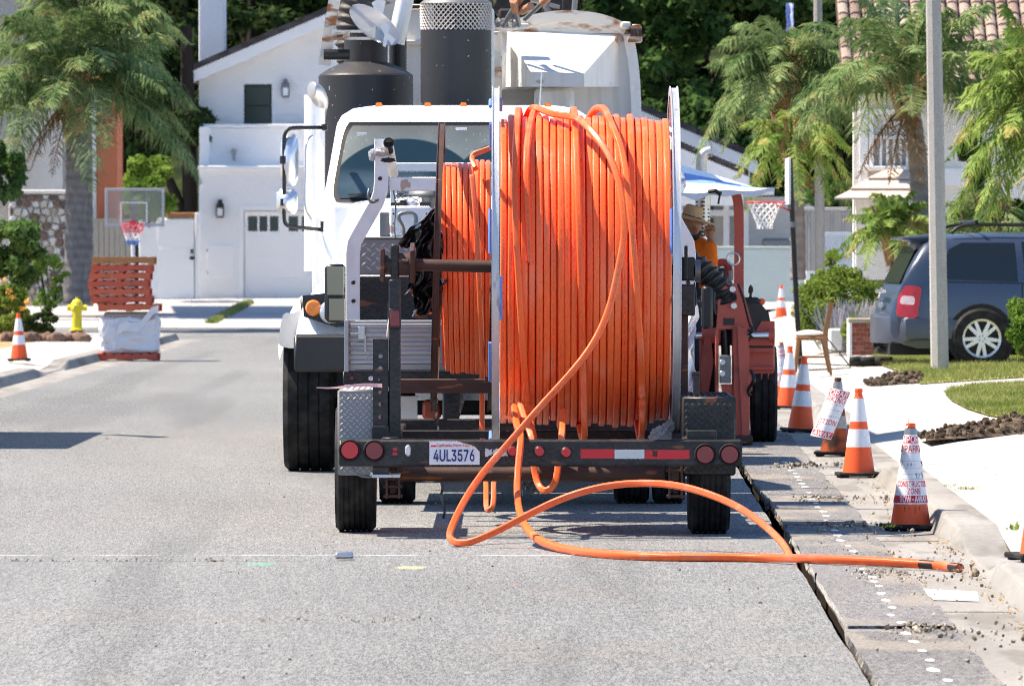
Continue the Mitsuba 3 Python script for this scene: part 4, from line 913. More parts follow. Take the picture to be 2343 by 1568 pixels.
bagk = put(None, 'plastic_bag', J(bag_piece([(1000, 478), (985, 500), (968, 525), (950, 560), (940, 566)], [.02, .05, .10, .12, .02], 1), bag_piece([(990, 530), (980, 570), (972, 610), (965, 650), (960, 670)], [.05, .09, .12, .09, .10], 2), bag_piece([(985, 640), (975, 670), (970, 690), (975, 720)], [.10, .10, .06, .09], 3)), 'bag_plastic', smooth=50)
tag(bagk, 'torn black plastic bag hanging beside the brown flange of the smaller reel', 'plastic bag')

# ---------------------------------------------------------------- vacuum truck facing the camera
vt = thing('vacuum_truck', 'big white vacuum truck facing the camera, with black filter cylinders and a debris tank', 'truck')
XC = X(1060, 58.5)
def sy(pts): return pts + [(2 * XC - x, y, z) for x, y, z in pts]
# cab: shell with a rounded roof, loft of cross sections from the hood line up
def cabshell():
    secs = []
    for z, hw, yf, r in [(1.30, 1.13, 58.7, .10), (2.05, 1.125, 58.75, .10), (2.16, 1.115, 58.85, .10), (2.40, 1.075, 59.05, .10), (2.70, 1.03, 59.28, .12), (2.74, 1.02, 59.30, .14), (2.80, .99, 59.36, .18), (2.86, .90, 59.46, .22), (2.885, .76, 59.62, .26)]:
        yb = 61.3; p = []
        for cxx, cyy, a0 in ((XC - hw + r, yf + r, 180), (XC + hw - r, yf + r, 270), (XC + hw - .1, yb - .1, 0), (XC - hw + .1, yb - .1, 90)):
            rr = r if cyy < 60 else .1
            for t in np.radians(np.linspace(a0, a0 + 90, 7)): p.append((cxx + rr * math.cos(t), cyy + rr * math.sin(t), z))
        secs.append(p)
    P = np.array(secs); n, k = P.shape[:2]; v = P.reshape(-1, 3); f = []
    for i in range(n - 1):
        for j in range(k): a, b = i * k + j, i * k + (j + 1) % k; f += [[a, b, b + k], [a, b + k, a + k]]
    c = len(v); v = np.vstack([v, v[-k:].mean(0)[None] + [0, 0, .012]]); f += [[c, (n - 1) * k + j, (n - 1) * k + (j + 1) % k] for j in range(k)]
    return v, np.array(f)[:, [0, 1, 2]]
cabk = put(vt, 'cab', cabshell(), 'truck_white', smooth=30)
# windscreen: curved sheet a little in front of the shell, dusty outside the wiped arcs
def ws(u, v, off=0.0, grow=0.0):
    s = 2 * u - 1; t = v
    z = 2.13 + (2.715 - 2.13) * t + grow * (2 * t - 1)
    hw = 1.03 - .10 * t + grow
    e = np.abs(s)
    yf = np.interp(z, [2.05, 2.16, 2.40, 2.70, 2.74], [58.75, 58.85, 59.05, 59.28, 59.30])
    return np.stack([XC + s * hw, yf - .012 - off + .035 * np.clip((e - .6) / .4, 0, 1) ** 2, z], -1)
def rrect(uu, vv): # squeeze the corners to round them
    s = 2 * uu - 1; k = 1 - .04 * np.abs(2 * vv - 1) ** 6
    return (s * k + 1) / 2
put(cabk, 'windscreen_seal', grid(lambda u, v: ws(rrect(u, v), v, 0.022, .03), np.linspace(0, 1, 40), np.linspace(0, 1, 16)), 'black_plastic', smooth=True)
def ws_col(p, n, uv):
    xl, xr = XC - .47, XC + .47
    dl = dr.sqrt(dr.square((p.x - xl) / .62) + dr.square((p.z - 2.10) / .50)); dr_ = dr.sqrt(dr.square((p.x - xr) / .62) + dr.square((p.z - 2.10) / .50))
    wiped = SS(1.03, 1.0, dr.minimum(dl, dr_))
    dust = C((.065, .09, .10), (.12, .15, .16), FB(p.x * 6, p.z * 6, 1)) + mi.Color3f(.25) * SS(.9, .94, N(p.x * 55, p.z * 55, 0)) * .5
    tint = SS(2.62, 2.70, p.z)
    clean = C((.012, .03, .045), (.05, .085, .11), SS(.35, .65, FB(p.x * 2.2 + 3, p.z * 6.5, 2)) * SS(2.42, 2.25, p.z))
    return C(C(dust, (.10, .10, .10), tint * .7), clean, wiped)
def ws_rough(p, n, uv):
    xl, xr = XC - .47, XC + .47
    dl = dr.sqrt(dr.square((p.x - xl) / .62) + dr.square((p.z - 2.10) / .50)); dr_ = dr.sqrt(dr.square((p.x - xr) / .62) + dr.square((p.z - 2.10) / .50))
    return .42 - .37 * SS(1.03, 1.0, dr.minimum(dl, dr_))
scene['windscreen'] = {'type': 'twosided', 'bsdf': {'type': 'principled', 'base_color': mikit.proc(ws_col), 'roughness': mikit.proc(ws_rough), 'specular': .5, 'metallic': 0.0}}
put(cabk, 'windscreen', grid(lambda u, v: ws(rrect(u, v), v, .036), np.linspace(0, 1, 40), np.linspace(0, 1, 16)), 'windscreen', smooth=True)
def wsp(x, z, o=.03): return np.array([x, float(np.interp(z, [2.05, 2.16, 2.40, 2.70], [58.75, 58.85, 59.05, 59.28])) - o - .03, z])
put(cabk, 'wiper', J(tube([wsp(XC - .92, 2.155), wsp(XC - .30, 2.165)], .010, 6), tube([wsp(XC - .3, 2.165, .04), wsp(XC - .2, 2.12, .04)], .010, 6)), 'black_plastic')
put(cabk, 'wiper', J(tube([wsp(XC + .05, 2.155), wsp(XC + .7, 2.165)], .010, 6)), 'black_plastic')
put(cabk, 'windscreen_sticker', box(XC - .86, XC - .78, 59.20, 59.215, 2.625, 2.66, .001), 'white_tape')
put(cabk, 'toll_tag', box(X(1042, 59.2), X(1068, 59.2), 59.215, 59.23, 2.645, 2.70, .003), 'clear_lens')
for x in (867, 978, 1060, 1142, 1253):
    p = at(x, 249, 59.6)
    put(vt, 'roof_light', hull([(p[0] + sx * w, p[1] + sy_ * .05, p[2] + h) for w, h in ((.027, 0), (.027, .035), (.018, .05)) for sx in (-1, 1) for sy_ in (-1, 1)]), 'amber_lens')
# hood and wings
def loft(secs, smooth=None):
    P = np.array(secs, float); n, k = P.shape[:2]; v = P.reshape(-1, 3); f = []
    for i in range(n - 1):
        for j in range(k - 1): a = i * k + j; f += [[a, a + k, a + k + 1], [a, a + k + 1, a + 1]]
    return v, np.array(f)
hs = []
for y, zt, hw, zs in [(58.85, 2.16, 1.0, 1.55), (58.3, 2.08, .94, 1.5), (57.5, 1.96, .88, 1.42), (56.8, 1.82, .82, 1.36), (56.45, 1.68, .78, 1.3), (56.3, 1.45, .76, 1.2), (56.25, 1.1, .75, 1.05)]:
    s = []
    for t in np.linspace(-1, 1, 25):
        e = abs(t); zz = zt - .07 * e ** 2 - (zt - .07 - zs) * np.clip((e - .80) / .20, 0, 1) ** 2
        s.append((XC + hw * math.copysign(min(1, e / .93), t) , y, zz))
    hs.append(s)
put(vt, 'hood', loft(hs), 'truck_white', smooth=40)
gr_ = []
put(vt, 'grille', J(box(XC - .52, XC + .52, 56.2, 56.26, 1.02, 1.62, .03), *[box(XC - .48, XC + .48, 56.17, 56.2, z, z + .03, .008) for z in np.arange(1.08, 1.56, .07)]), 'chrome', smooth=40)
def wing(sd):
    sec = []
    out = [(632, 690), (640, 660), (665, 640), (690, 625)]
    o = []
    for y, top, outx in [(58.9, 1.62, 1.24), (58.4, 1.60, 1.26), (57.8, 1.55, 1.28), (57.0, 1.50, 1.29), (56.6, 1.40, 1.27), (56.35, 1.22, 1.22), (56.25, 1.05, 1.15)]:
        inner = .70; p = []
        for t in np.linspace(0, 1, 14):
            a = t * math.pi / 2
            xx = inner + (outx - inner) * math.sin(a) ** .75 if t < .86 else outx
            zz = top - (top - .98) * (1 - math.cos(a)) ** 1.25
            p.append((XC + sd * xx, y, min(zz, top) if t < 1 else .92))
        o.append(p)
    m = loft(o); front = o[-1]
    c = np.array(front); base = np.column_stack([c[:, 0], c[:, 1], np.full(len(c), .92)])
    fr = loft([c, base])
    return J(m, fr)
for sd in (-1, 1):
    k = put(vt, 'wing', wing(sd), 'truck_white', smooth=45)
    xx = XC + sd * 1.33
    fl = grid(lambda u, v: np.stack([XC + sd * (1.24 + .17 * v + .02 * np.sin(u * 5)), 56.9 + 1.2 * u + .0 * v, 1.36 - .22 * v ** 2 - .15 * v - .12 * (2 * u - 1) ** 2], -1), np.linspace(0, 1, 14), np.linspace(0, 1, 8))
    fl2 = grid(lambda u, v: np.stack([XC + sd * (1.41 - .17 * u + .01 * np.sin(u * 9)), 56.88 + .01 * u + 0 * v, .99 - .03 * np.sin(u * 3) + v * (.0 + .27 * np.minimum(1, u * 3 + .25))], -1), np.linspace(0, 1, 10), np.linspace(0, 1, 8))
    put(k, 'flare', J(fl, fl2), 'white_flare', smooth=True)
    hd = put(vt, 'headlight', hull([(XC + sd * x, y, z) for x, y, z in [(1.20, 56.12, 1.21), (1.21, 56.14, 1.37), (.76, 56.10, 1.42), (.74, 56.08, 1.16), (.95, 56.08, 1.13), (1.18, 56.5, 1.2), (.74, 56.5, 1.38)]]), 'black_plastic', smooth=30)
    put(hd, 'indicator', lathe([(0, -.03), (.05, -.024), (.058, -.008), (.062, .03)], 28, 'y', (XC + sd * 1.10 * (XC - X(717, 56.15)) / 1.10, 56.07, Z(704, 56.15))), 'amber_lens', smooth=40)
    put(hd, 'lamp', lathe([(0, -.03), (.06, -.024), (.085, -.006), (.09, .03)], 28, 'y', (XC + sd * (XC - X(757, 56.1)), 56.05, Z(713, 56.1))), 'clear_lens', smooth=40)
    wx = (X(650, 57.4) + X(768, 57.4)) / 2; wx = wx if sd < 0 else 2 * XC - wx
    k = put(vt, 'wheel', tyre(wx, 57.45, .54, .54, X(768, 57.4) - X(650, 57.4), 3, .016, .52), 'rubber', smooth=30)
    put(k, 'rim', lathe([(.02, -.1), (.2, -.12), (.27, -.05), (.29, -.17), (.29, .17), (.27, .05), (.02, .05)], 32, 'x', (wx, 57.45, .54)), 'grey_metal', smooth=30)
    # mirrors
    def mx(x, y, d): q = at(x, y, d); return np.array([q[0] if sd < 0 else 2 * XC - q[0], d, q[2]])
    mp = [mx(748, 292, 58.9), mx(700, 292, 58.7), mx(672, 293, 58.6), mx(658, 297, 58.58), mx(651, 312, 58.57), mx(650, 350, 58.57), mx(650, 440, 58.57), mx(650, 495, 58.57), mx(654, 512, 58.58), mx(668, 518, 58.6), mx(705, 522, 58.7), mx(740, 526, 58.9)]
    ma = put(vt, 'mirror_arm', tube(spline(mp, 80), .0155, 10), 'black_plastic', smooth=True)
    put(ma, 'clamp', J(tube([mx(650, 357, 58.57), mx(650, 375, 58.57)], .034, 10), tube([mx(650, 455, 58.57), mx(650, 471, 58.57)], .034, 10), box(*sorted((mx(736, 0, 58.8)[0], mx(748, 0, 58.8)[0])), 58.8, 59.0, Z(298, 58.8), Z(284, 58.8)), box(*sorted((mx(733, 0, 58.8)[0], mx(746, 0, 58.8)[0])), 58.8, 59.0, Z(530, 58.8), Z(506, 58.8))), 'black_plastic', smooth=40)
    for nm, x0, x1, y0, y1 in (('mirror', 641, 683, 306, 426), ('mirror', 632, 681, 432, 491)):
        c0 = mx((x0 + x1) / 2, (y0 + y1) / 2, 58.62); hw_ = K(58.6) * (x1 - x0) / 2; hh = K(58.6) * (y1 - y0) / 2
        P = []
        for a in np.linspace(-1, 1, 17):
            row = []
            for b in np.linspace(-1, 1, 13):
                e = max(abs(a), abs(b)); r = (abs(a) ** 4 + abs(b) ** 4) ** .25
                k2 = e / r if r > 1e-6 else 1
                row.append((c0[0] + hw_ * b * k2, c0[1] - .09 * (1 - min(1, r) ** 2) ** .8, c0[2] + hh * a * k2))
            P.append(row)
        put(vt, nm, loft(P), 'mirror_shell', smooth=True)
put(vt, 'front_bumper', box(X(672, 55.95), 2 * XC - X(672, 55.95), 55.95, 56.25, Z(850, 55.95), Z(765, 55.95), .02), 'bumper_black', smooth=40, label='broad black front bumper')
mat('bumper_black', (.022, .022, .024), .38, spec=.5)
mat('mirror_shell', (.82, .83, .85), .30, .85)
mat('white_flare', (.62, .61, .58), .6)
put(vt, 'front_axle', J(cyl((XC - 1.2, 57.45, .5), (XC + 1.2, 57.45, .5), .07, 10), box(XC - .5, XC + .5, 56.4, 66, .70, .95)), 'dark_inside')
put(vt, 'fuel_tank', box(XC - 1.15, XC + 1.15, 59.4, 66.5, .55, 1.0, .05), 'dark_inside')
for y in (64.5, 65.8):
    for sx in (-1.08, 1.08): put(vt, 'rear_wheel', tyre(XC + sx, y, .52, .52, .5, 3), 'rubber', smooth=30)
# exhaust stack, guard, grab handle
ep = put(vt, 'exhaust_stack', tube(np.vstack([[at(724, 620, 61.2)], spline([at(726, 300, 61.2), at(727, 262, 61.2), at(732, 240, 61.1), at(730, 222, 61.0), at(720, 208, 60.95), at(712, 206, 60.93)], 24)]), .068, 20), 'exhaust_metal', smooth=True)
mat('exhaust_metal', (.58, .56, .53), .4, .7)
sh = lathe([(.095, Z(620, 61)), (.098, Z(620, 61)), (.098, Z(217, 61)), (.095, Z(217, 61))], 20, 'z', (X(722, 61), 61.1, 0), 150, 320)
put(ep, 'heat_shield', sh, 'truck_white', smooth=30)
put(vt, 'grab_handle', tube(spline([at(715, 312, 59.6), at(707, 318, 59.55), at(701, 332, 59.5), at(700, 360, 59.5), at(699, 420, 59.5), at(699, 466, 59.5), at(703, 482, 59.5), at(714, 500, 59.55)], 40), .013, 8), 'steel', smooth=True)
put(vt, 'step_box', box(XC - 1.22, XC - 1.05, 59.2, 61, 1.0, 2.0, .03), 'truck_white', smooth=40)
# filter cylinders
d1 = 63.0
c1 = (X(837, d1), d1, 0); R1 = K(d1) * 108
k = put(vt, 'filter_housing', lathe([(0, 1.6), (R1, 1.6), (R1, Z(174, d1)), (R1 - .012, Z(170, d1)), (R1 - .02, Z(169, d1)), (R1 * .80, Z(158, d1)), (R1 * .58, Z(148, d1)), (K(d1) * 50, Z(143, d1)), (K(d1) * 50, Z(80, d1)), (K(d1) * 46, Z(80, d1)), (K(d1) * 46, Z(100, d1)), (0, Z(100, d1))], 64, 'z', c1), 'tank_black', smooth=35, label='black filter cylinder with a domed top and narrow neck')
lidc = at(856, 58, 62.6)
ld = RT(RT(lathe([(0, 0), (.24, 0), (.25, .006), (.24, .012), (0, .012)], 40, 'z'), 'x', 28), 'y', 38)
mat('strap_dark', (.05, .05, .055), .6)
put(k, 'lid', MV(ld, *lidc), 'exhaust_metal', smooth=40, label='hinged metal lid standing open')
hk = [(880, 50), (893, 62), (888, 76), (905, 92), (897, 105), (888, 92), (882, 110), (876, 106), (880, 80), (870, 60)]
put(k, 'lid_bracket', prism([(X(x, 62.5), Z(y, 62.5)) for x, y in hk], 62.4, 62.43), 'steel')
d2 = 62.2; c2_ = (X(1043, d2), d2, 0); R2 = K(d2) * 81
k = put(vt, 'filter_housing', lathe([(0, 1.6), (R2, 1.6), (R2, Z(71, d2)), (R2 - .006, Z(70, d2)), (R2 - .03, Z(69, d2)), (0, Z(69, d2))], 64, 'z', c2_), 'tank_black', smooth=35, label='tall black filter cylinder with a wire mesh collar')
ms = []
zA, zB = Z(70, d2), Z(10, d2); st = (zB - zA)
for i in range(44):
    for sg in (1, -1):
        a = np.radians(i * 360 / 44) + sg * np.linspace(0, st / (R2) * .9, 8)
        ms.append(tube(np.stack([c2_[0] + R2 * np.cos(a), d2 + R2 * np.sin(a), np.linspace(zA, zB, 8)], 1), .006, 4, caps=False))
put(k, 'mesh_collar', J(*ms), 'grey_mesh', kind='stuff'); mat('grey_mesh', (.42, .41, .40), .5, .4)
put(k, 'inner_core', lathe([(0, zA), (R2 * .62, zA), (R2 * .62, zB), (0, zB)], 32, 'z', c2_), 'dark_inside', smooth=40)
put(k, 'cap', lathe([(R2, Z(12, d2)), (R2 + .006, Z(9, d2)), (R2 - .01, Z(5, d2)), (R2 * .85, Z(-3, d2)), (0, Z(-10, d2))], 48, 'z', c2_), 'grey_metal', smooth=40)
# debris tank and its inlet hood
dt_ = 66.0
prof = [(1130, 70), (1160, 62), (1200, 52), (1250, 41), (1300, 37), (1350, 41), (1400, 54), (1432, 69), (1447, 82), (1456, 160), (1463, 290), (1463, 620), (1130, 620)]
put(vt, 'debris_tank', prism([(X(x, dt_), Z(y, dt_)) for x, y in prof], dt_, dt_ + 4.2), 'tank_white')
rim_ = [at(x, y, dt_ - .02) for x, y in prof[:8]]
tk = _n and 'vacuum_truck__debris_tank'
put(tk, 'rusty_arch', sweep(spline(rim_, 40), np.array([(.05, .035), (-.05, .035), (-.05, -.035), (.05, -.035)]), up=(0, 1, 0)), 'rusty_white', smooth=30)
ap = [(1150, 78), (1165, 69), (1200, 58), (1250, 47), (1300, 43), (1350, 47), (1395, 58), (1430, 77)]
put(tk, 'arch_plate', prism([(X(x, dt_), Z(y, dt_)) for x, y in ap], dt_ - .03, dt_ - .002), 'rusty_white')
dl = 65.0
hood = hull([at(1160, 72, dt_), at(1416, 78, dt_), at(1416, 199, dt_), at(1156, 199, dt_), at(1213, 164, dl), at(1336, 168, dl), at(1336, 199, dl), at(1213, 199, dl), at(1160, 74, dt_ - .1), at(1205, 199, dl + .35), at(1180, 199, dt_ - .2)])
put(tk, 'inlet_hood', hood, 'tank_white', label='sloping inlet hood on the tank front')
put(tk, 'inlet_duct', box(X(1222, 65.3), X(1314, 65.3), 65.25, 65.95, Z(330, 65.3), Z(200, 65.3), .04), 'tank_white', smooth=40)
put(tk, 'edge_post', sweep(spline([at(1437, 80, 65.9), at(1446, 130, 65.9), at(1453, 200, 65.9), at(1456, 320, 65.9)], 20), np.array([(.045, .05), (-.045, .05), (-.045, -.05), (.045, -.05)]), up=(0, 1, 0)), 'tank_white')
hg = put(tk, 'hinge', J(bxp(1420, 1443, 50, 66, 65.7, 66.0, .02), bxp(1444, 1466, 56, 82, 65.75, 66, .01), bxp(1436, 1469, 82, 97, 65.7, 66, .01)), 'rusty_white', smooth=40)
for i in range(3): put(hg, 'hinge_ring', lathe([(.02, 0), (.045, 0), (.045, .03), (.02, .03)], 16, 'x', (X(1442 + i * 9, 65.7), 65.68, Z(72, 65.7))), 'rust_brown', smooth=40)
put(tk, 'data_plate', bxp(1193, 1207, 224, 246, 65.9, 65.92, .002), 'yellow_paint')
put(tk, 'data_plate', bxp(1228, 1262, 113, 122, 65.93, 65.94, .001), 'white_tape')
put(tk, 'shade_panel', bxp(1128, 1225, 205, 420, 65.7, 65.74, .004), 'grey_paint'); mat('grey_paint', (.38, .36, .33), .6)
put(tk, 'side_column', bxp(1126, 1148, 72, 235, 65.5, 65.8, .01), 'rusty_white', smooth=40)
put(tk, 'lug_plate', J(holed(1122, 1145, 118, 152, [(1133, 130, .028)], 65.4, .03)), 'tank_white')
put(tk, 'top_rail', bxp(1122, 1210, 54, 66, 65.3, 65.38, .008), 'tank_white', smooth=40)
# levers and machinery on top
for i, (a, b, m) in enumerate([((1150, 60), (1182, 8), 'grey_metal'), ((1200, 45), (1243, 5), 'grey_metal'), ((1168, 40), (1195, 25), 'grey_metal'), ((1187, 58), (1179, 24), 'grey_metal')]):
    lv = put(tk, 'lever', tube([at(*a, 65.2), at(*b, 65.0)], .022, 10), m, smooth=40)
    A, B = at(*a, 65.2), at(*b, 65.0); u = (B - A) / np.linalg.norm(B - A)
    put(lv, 'grip', tube([B - u * .02, B + u * .16], .036, 10), 'grip_rust', smooth=40)
mat('grip_rust', (.45, .22, .12), .6)
for q_ in (bxp(1128, 1320, -10, 32, 67.2, 68, .03), bxp(1240, 1290, -20, 55, 66.8, 67.2, .02), bxp(1140, 1235, 20, 58, 66.4, 66.6, .02), bxp(1286, 1316, -20, 30, 66.3, 66.4, .01)): put(vt, 'valve_bank', q_, 'dark_inside', smooth=40)
put(vt, 'guard_frame', J(tube([at(1316, -10, 66), at(1313, 30, 66)], .025, 8), tube([at(1240, -8, 66), at(1262, 46, 66)], .03, 8), tube([at(1214, 0, 66), at(1280, 18, 66)], .02, 8)), 'grey_metal')
for i in range(9): put(vt, 'valve_knob', crumple(at(1140 + 9 * (i % 5), 56 - 7 * (i // 5), 65.3), .026, i), 'rusty_white' if i % 2 else 'grey_metal')
# white tank column between the cylinders
put(vt, 'rear_tank', bxp(905, 1130, 10, 620, 64.2, 65.4, .05), 'tank_white', smooth=40)
put(vt, 'rusty_band', bxp(903, 970, 12, 20, 64.1, 64.2, .008), 'rust_brown'); put(vt, 'rusty_band', bxp(903, 970, 92, 104, 64.12, 64.2, .008), 'rusty_white')
put(vt, 'riser_pipe', tube([at(910, 62, 63.6), at(910, 330, 63.6)], K(63.6) * 20, 24), 'black_plastic', smooth=40)
# boom with corrugated hose
def corrug(path, r, amp, n=10, pitch=.07):
    p = np.asarray(path); L = np.r_[0, np.cumsum(np.linalg.norm(np.diff(p, axis=0), axis=1))]
    q = np.linspace(0, L[-1], int(L[-1] / pitch * 6)); pp = np.stack([np.interp(q, L, p[:, i]) for i in range(3)], 1)
    return tube(pp, r + amp * np.sin(q / pitch * 2 * math.pi), n)
bm, bm2 = [put(vt, 'boom_arm', sweep([at(x0, 150, d), at(x1, 80, d), at(x2, -40, d), at(x2 + 30, -300, d)], np.array([(.05, .03), (-.05, .03), (-.05, -.03), (.05, -.03)]), up=(0, 1, 0)), 'rusty_white', label='rust streaked white boom arm') for x0, x1, x2, d in ((742, 752, 772, 62.6), (868, 880, 905, 64.0))]
put(bm, 'cross_bracket', prism(Polygon([(X(758, 62.5), Z(92, 62.5)), (X(858, 62.5), Z(92, 62.5)), (X(860, 62.5), Z(62, 62.5)), (X(850, 62.5), Z(64, 62.5)), (X(846, 62.5), Z(70, 62.5)), (X(762, 62.5), Z(70, 62.5)), (X(760, 62.5), Z(62, 62.5))]).difference(Polygon([(X(770, 62.5), Z(86, 62.5)), (X(785, 62.5), Z(86, 62.5)), (X(785, 62.5), Z(76, 62.5)), (X(770, 62.5), Z(76, 62.5))])).difference(Polygon([(X(800, 62.5), Z(86, 62.5)), (X(840, 62.5), Z(86, 62.5)), (X(840, 62.5), Z(76, 62.5)), (X(800, 62.5), Z(76, 62.5))])), 62.4, 62.5), 'rusty_white')
put(bm, 'suction_hose', corrug(spline([at(812, 160, 63.2), at(806, 90, 63.2), at(810, 30, 63.2), at(835, -60, 63.2), at(870, -240, 63.2)], 40), K(63.2) * 37, .012, 28), 'rubber_grey', smooth=True, label='ribbed dark suction hose')
mat('rubber_grey', (.065, .06, .056), .6)
put(bm, 'pivot_pin', tube([at(741, 125, 62.5), at(800, 125, 62.5)], K(62.5) * 12, 16), 'black_plastic', smooth=40)
put(bm, 'lift_cylinder', tube([at(905, 100, 63.0), at(935, -40, 63.0), at(960, -200, 63.0)], .075, 14), 'white_worn', smooth=40)
put(vt, 'aerial', tube([at(1234, 250, 60.0), at(1239, 165, 60.0)], .006, 5), 'steel')

# ---------------------------------------------------------------- trencher with a tarpaulin canopy
tc = thing('trencher', 'red ride-on trencher under a blue and white canopy, right of the reel', 'trencher')
dm = 65.0
def R_(x0, x1, y0, y1, d0, d1, c=.015): return bxp(x0, x1, y0, y1, d0, d1, c)
put(tc, 'roll_post', sweep(spline([at(1660, 425, 66.2), at(1676, 432, 66.2), at(1685, 450, 66.2), at(1689, 480, 66.2), at(1690, 560, 66.2), at(1690, 700, 66.2)], 40), np.array([(.042, .05), (-.042, .05), (-.042, -.05), (.042, -.05)]), up=(0, 1, 0)), 'machine_red', smooth=30)
put(tc, 'roll_post', tube([at(1540, 430, 66.2), at(1530, 700, 66.2)], .045, 8), 'machine_red')
cano = []
def canopy(u, v):
    x = 1440 + (1766 - 1440) * u
    lo = 443 - 11 * u ** 2 + 2.5 * np.sin(u * 17) * (1 - v); hi = 340 + 92 * u ** 1.15
    return np.stack([X(x, 65.2), 64.6 + 2.6 * v, Z(lo + (hi - lo) * v ** .85 - 5 * np.sin(v * 3.14) * (1 - u), 65.2)], -1)
def canopy_col(p, n, uv):
    v = (p.y - 64.6) / 2.6
    return C((.80, .81, .83), (.16, .28, .62), SS(.26, .29, v) * SS(.64, .61, v))
mat('canopy_cloth', mikit.proc(canopy_col), .6)
cm = grid(canopy, np.linspace(0, 1, 50), np.linspace(0, 1, 20)); cm = (cm[0], cm[1])
val = grid(lambda u, v: canopy(u, 0 * v) + np.stack([0 * u, 0 * u + .0, -(.035 + .015 * np.sin(u * 31)) * v - .01 * v], -1), np.linspace(0, 1, 60), np.linspace(0, 1, 3))
ck = put(tc, 'canopy', J(cm, MV(cm, 0, 0, -.006)), 'canopy_cloth', smooth=True, label='blue and white striped cloth canopy')
put(ck, 'valance', val, 'canopy_edge', smooth=True); mat('canopy_edge', (.60, .64, .72), .7)
put(ck, 'tie', J(tube([at(1622, 438, 64.6), at(1635, 436, 64.55), at(1650, 444, 64.55)], .02, 6), tube([at(1647, 440, 64.55), at(1643, 466, 64.6)], .010, 6)), 'black_plastic')
put(tc, 'exhaust_pipe', tube(spline([at(1605, 400, 67.6), at(1604, 375, 67.6), at(1607, 358, 67.6), at(1615, 349, 67.6), at(1628, 346, 67.6)], 24), .050, 14, caps=True), 'exhaust_metal', smooth=True)
ex = put(tc, 'heat_shield', tube([at(1608, 440, 67.3), at(1606, 620, 67.3)], K(67.3) * 17, 24), 'steel', smooth=40)
put(ex, 'slots', J(*[MV(lathe([(K(67.3) * 17.4, 0), (K(67.3) * 17.4, .014)], 4, 'z', (0, 0, 0), a - 16, a + 16), X(1607, 67.3), 67.3, z) for z in np.arange(Z(600, 67.3), Z(450, 67.3), .034) for a in (215, 270, 325)]), 'dark_inside', kind='stuff')
# seat, engine, dark body, tyres
put(tc, 'engine_housing', J(R_(1500, 1600, 620, 900, 66.0, 67.5), R_(1596, 1642, 660, 985, 66.2, 67.0), R_(1590, 1720, 700, 790, 66.0, 66.6)), 'dark_inside', smooth=40)
put(tc, 'seat', J(R_(1600, 1668, 612, 700, 66.6, 66.8, .06), R_(1560, 1665, 690, 720, 65.9, 66.8, .05)), 'black_plastic', smooth=40)
put(tc, 'armrest', tube(spline([at(1640, 604, 66.3), at(1655, 600, 66.3), at(1666, 610, 66.3), at(1668, 640, 66.3)], 16), .035, 8), 'machine_red', smooth=True)
hz = hull([at(x, y, d) for d in (65.46, 66.8) for x, y in ((1704, 695), (1738, 692), (1758, 715), (1768, 760), (1768, 800), (1704, 800))])
put(tc, 'mudguard', hz, 'black_plastic', smooth=30)
put(tc, 'control_lever', J(tube([at(1716, 695, 65.8), at(1717, 668, 65.8)], .012, 6), crumple(at(1717, 662, 65.8), .025, 2, .8, 1.6)), 'black_plastic')
put(tc, 'control_box', J(R_(1704, 1737, 680, 698, 65.7, 66.2)), 'black_plastic', smooth=40); put(tc, 'knob', crumple(at(1742, 690, 65.8), .03, 4, 1, 1, .1), 'cone_orange', smooth=True)
put(tc, 'side_frame', J(R_(1705, 1772, 738, 896, 65.5, 66.3), R_(1700, 1770, 795, 806, 65.42, 65.5, .006), R_(1700, 1772, 838, 846, 65.44, 65.5, .006)), 'machine_red', smooth=40)
put(tc, 'side_gusset', hull([at(x, y, d) for d in (65.42, 65.5) for x, y in ((1708, 790), (1742, 734), (1772, 734), (1772, 790))]), 'machine_red')
for nm, a, b, dd in (('wheel', 1720, 1778, 65.6), ('wheel', 1500, 1560, 65.6), ('wheel', 1722, 1776, 68.0), ('wheel', 1500, 1560, 68.0)):
    r = .44 if dd < 66 else .42
    put(tc, nm, tyre((X(a, dd) + X(b, dd)) / 2, dd + .3, r, r, X(b, dd) - X(a, dd), 2, .02, .5), 'rubber', smooth=30)
put(tc, 'hydraulic_rod', tube([at(1590, 767, 65.3), at(1615, 767, 65.3)], .03, 12), 'chrome', smooth=40); put(tc, 'hydraulic_rod', tube([at(1700, 767, 65.3), at(1764, 767, 65.3)], .032, 14), 'chrome', smooth=40)
put(tc, 'rod_end', tube([at(1605, 767, 65.3), at(1660, 767, 65.3)], .07, 14), 'machine_red', smooth=40); put(tc, 'rod_end', tube([at(1758, 767, 65.3), at(1772, 767, 65.3)], .065, 14), 'machine_red', smooth=40)
# slewing boom post in front
bp = hull([at(x, y, d) for d in (64.7, 64.95) for x, y in ((1645, 652), (1652, 648), (1688, 648), (1697, 655), (1700, 690), (1722, 745), (1724, 752), (1638, 752), (1640, 735), (1650, 715))])
bk = put(tc, 'boom_head', bp, 'machine_red')
for x, y, m in ((1659, 661, 'machine_red'), (1675, 661, 'steel'), (1678, 681, 'dark_inside'), (1678, 699, 'steel')): put(bk, 'bolt', disc(X(x, 64.7), 64.66, Z(y, 64.7), .028, .05, 14), m, smooth=40)
put(bk, 'data_plate', bxp(1655, 1680, 728, 743, 64.68, 64.70, .002), 'black_plastic')
put(tc, 'boom_column', J(R_(1676, 1708, 748, 1012, 64.66, 64.95, .012), R_(1636, 1644, 752, 960, 64.7, 64.9, .006), R_(1704, 1715, 860, 1005, 64.85, 65.1, .02)), 'machine_red', smooth=40)
